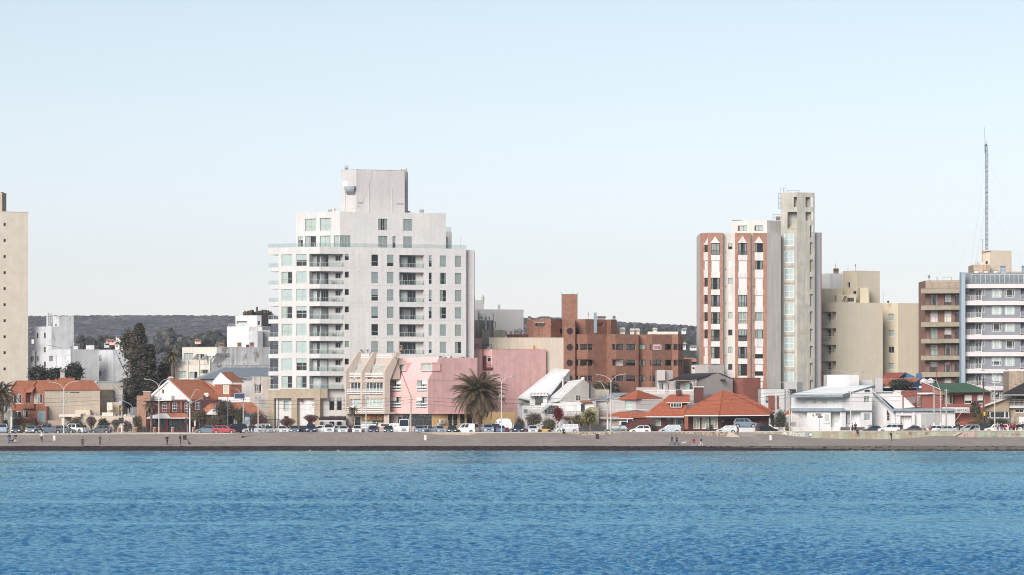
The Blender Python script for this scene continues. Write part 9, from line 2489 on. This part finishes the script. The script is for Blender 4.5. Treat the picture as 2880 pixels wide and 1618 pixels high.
# traffic lights
TL=mat('traffic_light_case',(.035,.045,.06),rough=.5)
def signal(label,x,y0,y1,Y,two=True):
 p=at(x,0,Y);zt,zb=at(x,y0,Y).z,at(x,y1,Y).z;t=thing('traffic_light',label,'traffic light',(p.x,Y,zb),'traffic lights');b=MB();b.box(p.x-.2,p.x+.2,Y-.15,Y+.15,zb,zt,TL);b.build('case',t)
 for i in range(3):
  z=zb+(zt-zb)*(i+.5)/3;b=MB();b.prism([(p.x-.18,Y-.16,z+.10),(p.x+.18,Y-.16,z+.10),(p.x+.16,Y-.42,z+.04),(p.x-.16,Y-.42,z+.04)],(0,0,.03),TL);o=b.build('visor',t)
  b=MB();b.lathe((0,0,0),[(.02,0),(.11,.02),(.12,.03)],mat(('green','amber','red')[i]+'_lens',((.02,.10,.06),(.14,.08,.01),(.14,.01,.01))[i],var=0,fine=0),10);q=addobj('lens',b.mesh('lens'),t,V3((p.x,Y-.15,z))-V3(t.location));q.rotation_euler=(R(90),0,0)
signal('traffic light on the white-based pole, nearer the frame edge',337,1175,1191,647.6);signal('traffic light low on the white-based pole, on its east side',344.5,1175,1190,647.4);signal('traffic light hung high at the end of the curved arm',322,1118,1131,645.6);signal('traffic light low on the thin curved pole beside the brick chimney',377,1174,1188,645.4)
signal('blue-grey traffic light low in front of the verandah, on the thin dark pole',524,1176,1190,645.4);signal('blue-grey traffic light hung over the restaurant roof on a long arm',575,1113,1127,645.6)
t=thing('signal_mast','dark curved steel pole with long arm carrying a signal, beside the brick chimney','signal pole',at(373,1216,646));b=MB();p=at(373,0,646);b.path([(p.x,646,2.7),(p.x,646,at(0,1146,646).z),tuple(at(368,1138,646)),tuple(at(350,1129,646)),tuple(at(322,1120,646))],.07,GYM,6);b.build('pole',t)
t=thing('signal_mast','dark steel pole with arm reaching across the restaurant roof','signal pole',at(528,1216,646));b=MB();p=at(528,0,646);b.path([(p.x,646,2.7),(p.x,646,at(0,1140,646).z),tuple(at(540,1132,646)),tuple(at(560,1124,646)),tuple(at(579,1117,646))],.07,GYM,6);b.build('pole',t)
b=MB();p=at(341,1151,647.7);b.box(p.x-.2,p.x+.2,647.6,647.8,p.z-.25,p.z+.25,mat('orange_signal_box',(.55,.22,.03)));tag(b.build('signal_box',origin=p),'small orange box on the white-based pole','box')
b=MB();p=at(338.5,1134,647.7);b.box(p.x-.25,p.x+.25,647.6,647.9,p.z-.4,p.z+.4,M_WHITE);tag(b.build('control_box',origin=p),'pale grey control box high on the white-based pole','box')
# electronic sign, solar totem
t=thing('message_board','dark blue electronic message board high on a pole beside the climbing plant','sign',at(674,1216,645.5));a_,c_=at(659,1106,645.5),at(688.5,1122,645.5)
b=MB();b.box(a_.x,c_.x,645.5,645.9,c_.z,a_.z,GYM);b.build('case',t);b=MB();b.box(a_.x+.1,c_.x-.1,645.47,645.5,c_.z+.1,a_.z-.1,mat('dark_blue_screen',(.015,.03,.08),rough=.2,var=0));b.build('screen',t)
t=thing('solar_totem','blue and grey advertising totem with a tilted solar panel and yellow base','advertising totem',at(695,1216,641));a_,c_=at(688,1172,641),at(702,1213,641)
b=MB();b.box(a_.x,c_.x,641,641.3,2.75,a_.z,mat('totem_grey',(.30,.33,.36)));b.build('panel',t);b=MB();b.prism([(a_.x+.12,640.97,a_.z-.9),(c_.x-.12,640.97,a_.z-.5),(c_.x-.12,640.97,a_.z-.9),(a_.x+.12,640.97,a_.z-1.3)],(0,.02,0),mat('poster_blue',(.05,.25,.45),var=0));b.build('poster',t)
b=MB();b.prism([(a_.x-.1,640.8,a_.z+.1),(c_.x+.1,640.8,a_.z-.05),(c_.x+.15,641.6,a_.z+.45),(a_.x-.05,641.6,a_.z+.6)],(0,0,.05),mat('solar_cells',(.05,.07,.10),rough=.2));b.build('solar_panel',t)
text('INFO',.26,mat('poster_red',(.5,.03,.03),var=0),t,V3(((a_.x+c_.x)/2,640.95,a_.z-1.35)),0,name='poster_lettering')
b=MB();p=at(686,1216,640.5);b.hexa([V3(v)+V3((p.x,640.5,2.73))for v in((-.35,0,0),(.35,0,0),(.35,.6,0),(-.35,.6,0),(-.25,.1,.75),(.25,.1,.75),(.25,.5,.75),(-.25,.5,.75))],mat('ochre_paint',(.36,.24,.07)));b.build('base',t)
# barrels and bins on the beach
def barrel(label,x,y,m,kind):
 Y=yb(x,y);p=at(x,y,Y);p.z=beach_z(p.x,Y);b=MB()
 if kind:b.lathe(p,[(.27,-.05),(.28,.02),(.30,.28),(.28,.30),(.28,.55),(.30,.57),(.29,.84),(.29,.86)],m,16);b.lathe(p,[(.25,.861),(.25,.865)],TRIM,16)
 else:b.box(p.x-.30,p.x+.30,Y-.28,Y+.28,p.z-.05,p.z+.74,m);b.box(p.x-.33,p.x+.33,Y-.31,Y+.31,p.z+.74,p.z+.80,m)
 o=b.build('beach_bin' if not kind else 'barrel_bin',origin=p);tag(o,label,'litter bin','litter bins on the beach')
M_DRUM=mat('chalky_white_drum',(.60,.56,.52),var=.12,scale=3);M_BIN=mat('near_black_bin',(.022,.016,.022),var=.2,scale=3)
barrel('white drum litter bin near the person in white',153.5,1239,M_DRUM,1);barrel('white drum litter bin below the concrete pole and blue saloons',1197,1238,M_DRUM,1);barrel('white drum litter bin below the picket fence',2168,1238,M_DRUM,1)
barrel('square black bin beside the man in dark blue',519.5,1237,M_BIN,0);barrel('square black bin below the dark grey estate car',1680,1234,M_BIN,0)
b=MB();Y=yb(683,1231);p=at(683,1231,Y);p.z=beach_z(p.x,Y);b.blob(p+V3((0,0,.12)),.28,M_BIN,(1.2,1,.7),4);b.tube(p+V3((.2,0,.15)),p+V3((1.6,1.5,.35)),.03,.02,M_BIN,4);tag(b.build('driftwood',origin=p),'black lump of driftwood with a thin branch on the upper sand','driftwood')
# garden fence with brick pillars before the restaurant
Q(*QB)
FR=thing('post_and_rail_fence','dark timber rail fence between white-edged brick pillars before the restaurant','fence',at(350,1175,655),None)
M_RAILW=mat('dark_red_timber',(.055,.022,.020),var=.2,scale=3)
for x in(8,178,348,540,-148):
 a_,c_=at(x-12,1130,654.6),at(x+12,1176,654.6);b=MB();b.box(a_.x,c_.x,654.6,655.1,2.7,a_.z,M_REDBRICK);b.box(a_.x-.03,c_.x+.03,654.57,655.13,a_.z,a_.z+.06,M_WHITE2)
 for i in range(4):b.box(a_.x-.02 if x!=348 else a_.x-.03,a_.x+.09,654.57,654.6,2.75+i*.22,2.86+i*.22,M_WHITE2)
 b.build('pillar',FR)
b=MB();x0_,x1_=at(-250,0,654.85).x,at(760,0,654.85).x
for z in(2.95,3.2,3.45):rb_=MB();rb_.box(x0_,x1_,654.82,654.88,z,z+.09,M_RAILW);rb_.build('rail',FR)
n=34
pm2=MB();pm2.box(-.05,.05,0,.08,0,.95,M_RAILW);pmesh=pm2.mesh('post')
for i in range(n):addobj('post',pmesh,FR,V3((x0_+(x1_-x0_)*i/(n-1),654.9,2.7))-V3(FR.location))
Q(*QP)
FB=thing('paling_fence','dark weathered paling fence at the foot of the speckled wall and porch','fence',at(600,1380,656.5),None);x0_,x1_=at(330,0,656.5).x,at(850,0,656.5).x;pmx=MB();pmx.box(-.07,.07,0,.03,0,1.25,mat('weathered_black_paling',(.045,.045,.05),var=.3,scale=4));pq=pmx.mesh('paling');rnd=random.Random(6)
for i in range(34):o=addobj('paling',pq,FB,V3((x0_+(x1_-x0_)*i/33,656.5,2.7))-V3(FB.location));o.scale=(1,1,rnd.uniform(.9,1.08));o.rotation_euler=(0,rnd.uniform(-.04,.04),0)
# == SEA WALL
Q()
WTOP=[(-400,1220.6),(0,1220.6),(250,1220),(700,1218.4),(1000,1217.6),(1300,1216.2),(1600,1214.6),(2000,1213.4),(2092,1213.4),(2120,1212.8),(2400,1212.2),(2700,1211.2),(2880,1211),(3300,1211)]
M_SW=patchmat('stained_sea_wall',(.36,.36,.27),(.30,.25,.18),.50,.8,.25);M_SWC=mat('cream_wall_coping',(.50,.45,.38),var=.12,scale=.8);M_MORT=mat('lime_mortar',(.44,.38,.28),var=.15,scale=2)
SWL=thing('sea_wall','low sea wall with cream coping from the west edge to the beach ramp','wall',at(900,1220,WALL_Y));SWR=thing('sea_wall','taller graffiti-covered sea wall from the ramp to the east edge','wall',at(2500,1220,WALL_Y))
def wallrun(xa,xb,parent,m):
 n=max(1,int((xb-xa)/60));b=MB();c=MB()
 for i in range(n):
  xs,xe=xa+(xb-xa)*i/n,xa+(xb-xa)*(i+1)/n;P_=at(xs,interp(xs,WTOP),WALL_Y);Q2=at(xe,interp(xe,WTOP),WALL_Y)
  b.hexa([V3((P_.x,WALL_Y,.4)),V3((Q2.x,WALL_Y,.4)),V3((Q2.x,WALL_Y+.35,.4)),V3((P_.x,WALL_Y+.35,.4)),V3((P_.x,WALL_Y,P_.z-.13)),V3((Q2.x,WALL_Y,Q2.z-.13)),V3((Q2.x,WALL_Y+.35,Q2.z-.13)),V3((P_.x,WALL_Y+.35,P_.z-.13))],m)
  c.hexa([V3((P_.x,WALL_Y-.08,P_.z-.13)),V3((Q2.x,WALL_Y-.08,Q2.z-.13)),V3((Q2.x,WALL_Y+.45,Q2.z-.13)),V3((P_.x,WALL_Y+.45,P_.z-.13)),V3((P_.x,WALL_Y-.08,P_.z)),V3((Q2.x,WALL_Y-.08,Q2.z)),V3((Q2.x,WALL_Y+.45,Q2.z)),V3((P_.x,WALL_Y+.45,P_.z))],M_SWC)
 b.build('wall',parent);c.build('coping',parent)
wallrun(-400,2046,SWL,M_MORT);wallrun(2122,3300,SWR,M_SW)
# coping dips down the ramp
b=MB();P_,Q2=at(2046,1213.4,WALL_Y),at(2080,1227,WALL_Y-1.2);b.hexa([P_+V3((0,-.08,-.13)),Q2+V3((0,-.08,-.13)),Q2+V3((0,.45,-.13)),P_+V3((0,.45,-.13)),P_+V3((0,-.08,0)),Q2+V3((0,-.08,0)),Q2+V3((0,.45,0)),P_+V3((0,.45,0))],M_SWC)
b.hexa([P_+V3((0,0,-2)),Q2+V3((0,0,-2)),Q2+V3((0,.35,-2)),P_+V3((0,.35,-2)),P_+V3((0,0,-.14)),Q2+V3((0,0,-.14)),Q2+V3((0,.35,-.14)),P_+V3((0,.35,-.14))],M_MORT);b.build('ramp_wall',SWL)
# stones showing in the wall beside the ramp, and further west
SM=[mat('wall_stone_'+n_,c_,var=.2,scale=3)for n_,c_ in(('brown',(.17,.11,.085)),('buff',(.36,.28,.20)),('grey',(.22,.19,.17)))]
rnd=random.Random(12);stm=[]
for v in range(6):
 for m_ in SM:
  b=MB();n=7;ring=[(math.cos(2*math.pi*i/n)*rnd.uniform(.75,1.1),math.sin(2*math.pi*i/n)*rnd.uniform(.7,1.05))for i in range(n)];b.prism([(x,0,z)for x,z in ring],(0,-1,0),m_);b.face([(x*.8,-1.25,z*.8)for x,z in ring],m_);stm.append(b.mesh('stone'))
for x in[1560+i*5.2 for i in range(38)]+[1895+i*4.4 for i in range(42)]:
 yt=interp(x,WTOP)+2.6;ybt=interp(x,SANDTOP)+1.5;y=yt+1.5
 while y<ybt:
  if rnd.random()<.8:
   p=at(x+rnd.uniform(-2,2),y,WALL_Y);s_=rnd.uniform(.10,.19);o=addobj('stone',rnd.choice(stm),SWL,p-V3(SWL.location));o.scale=(s_*1.35,.035,s_);o.rotation_euler=(0,rnd.uniform(-.5,.5),0)
  y+=rnd.uniform(2.8,4.2)
  # graffiti on the taller wall
GC={n_:mat('spray_'+n_,c_,var=.15,scale=5,fine=.1)for n_,c_ in dict(pink=(.58,.27,.21),salmon=(.62,.33,.22),mint=(.18,.38,.27),black=(.03,.03,.035),grey=(.24,.24,.26),white=(.60,.60,.58),red=(.42,.14,.10),blue=(.22,.32,.42),lilac=(.36,.27,.32)).items()}
def gtext(body,x,y,size,m,sx=1.0,shear=0):text(body,size,GC[m],SWR,at(x,y,WALL_Y-.012),0,name='graffiti',extrude=.004,sx=sx,shear=shear)
gtext('Martin',2244,1227,1.15,'white',1.0,.2);gtext('RCC',2565,1224,.75,'black',.8,.2);gtext('RC',2607,1223,.65,'black',.9,.2)
gtext('N',2525,1222,.5,'black',1.4)
def gpoly(pts,m,d=.014):b=MB();b.prism([at(x,y,WALL_Y)+V3((0,-d,0))for x,y in pts],(0,-.006,0),GC[m]);b.build('graffiti',SWR)
gpoly([(2200,1222),(2202,1217),(2208,1215.5),(2213,1218),(2214,1224),(2201,1224)],'white');gpoly([(2202,1221),(2204,1220),(2204,1223),(2202,1223)],'black',.02);gpoly([(2206,1221),(2209,1220),(2209,1223),(2206,1223)],'black',.02)
gpoly([(2265,1217),(2270,1216),(2273,1219),(2272,1227),(2266,1228),(2263,1223)],'blue');gpoly([(2280+4.5*math.cos(a),1223+4.8*math.sin(a))for a in[i*math.pi/6 for i in range(12)]],'white',.014);gpoly([(2280+5.5*math.cos(a),1223.4+5.8*math.sin(a))for a in[i*math.pi/6 for i in range(12)]],'black',.008)
rnd=random.Random(44)
for i in range(18):
 x=2700+i*2.7;w_=rnd.uniform(2,4.5);gpoly([(x,1230-rnd.uniform(0,3)),(x+w_*.4,1216+rnd.uniform(0,4)),(x+w_,1217+rnd.uniform(0,3)),(x+w_*.8,1230-rnd.uniform(0,2))],rnd.choice(('pink','salmon','lilac','grey','salmon')),.010+.004*(i%5))
for x in(2772,2794):gpoly([(x-6,1228),(x-2,1217),(x+4,1217),(x+6,1228),(x+2,1226),(x,1223),(x-3,1227)],'mint')
gtext('A',2772,1228,.9,'black',1.3);gtext('S',2797,1228,.9,'black',1.2)
for i in range(26):x=rnd.uniform(2380,2480)if i%2 else rnd.uniform(2810,2870);gpoly([(x,1217+rnd.uniform(0,6)),(x+rnd.uniform(2,7),1217+rnd.uniform(0,6)),(x+rnd.uniform(1,5),1226+rnd.uniform(-4,2))],rnd.choice(('red','salmon','grey'))if x<2500 else rnd.choice(('black','grey')),.008+.0015*i)
b=MB();P_,Q2=at(2704,1213.5,WALL_Y-.35),at(2678,1227,WALL_Y-.35);b.hexa([P_+V3((0,0,-.2)),Q2+V3((0,0,-.2)),Q2+V3((0,.35,-.2)),P_+V3((0,.35,-.2)),P_,Q2,Q2+V3((0,.35,0)),P_+V3((0,.35,0))],M_SWC);b.build('sloping_coping',SWR)
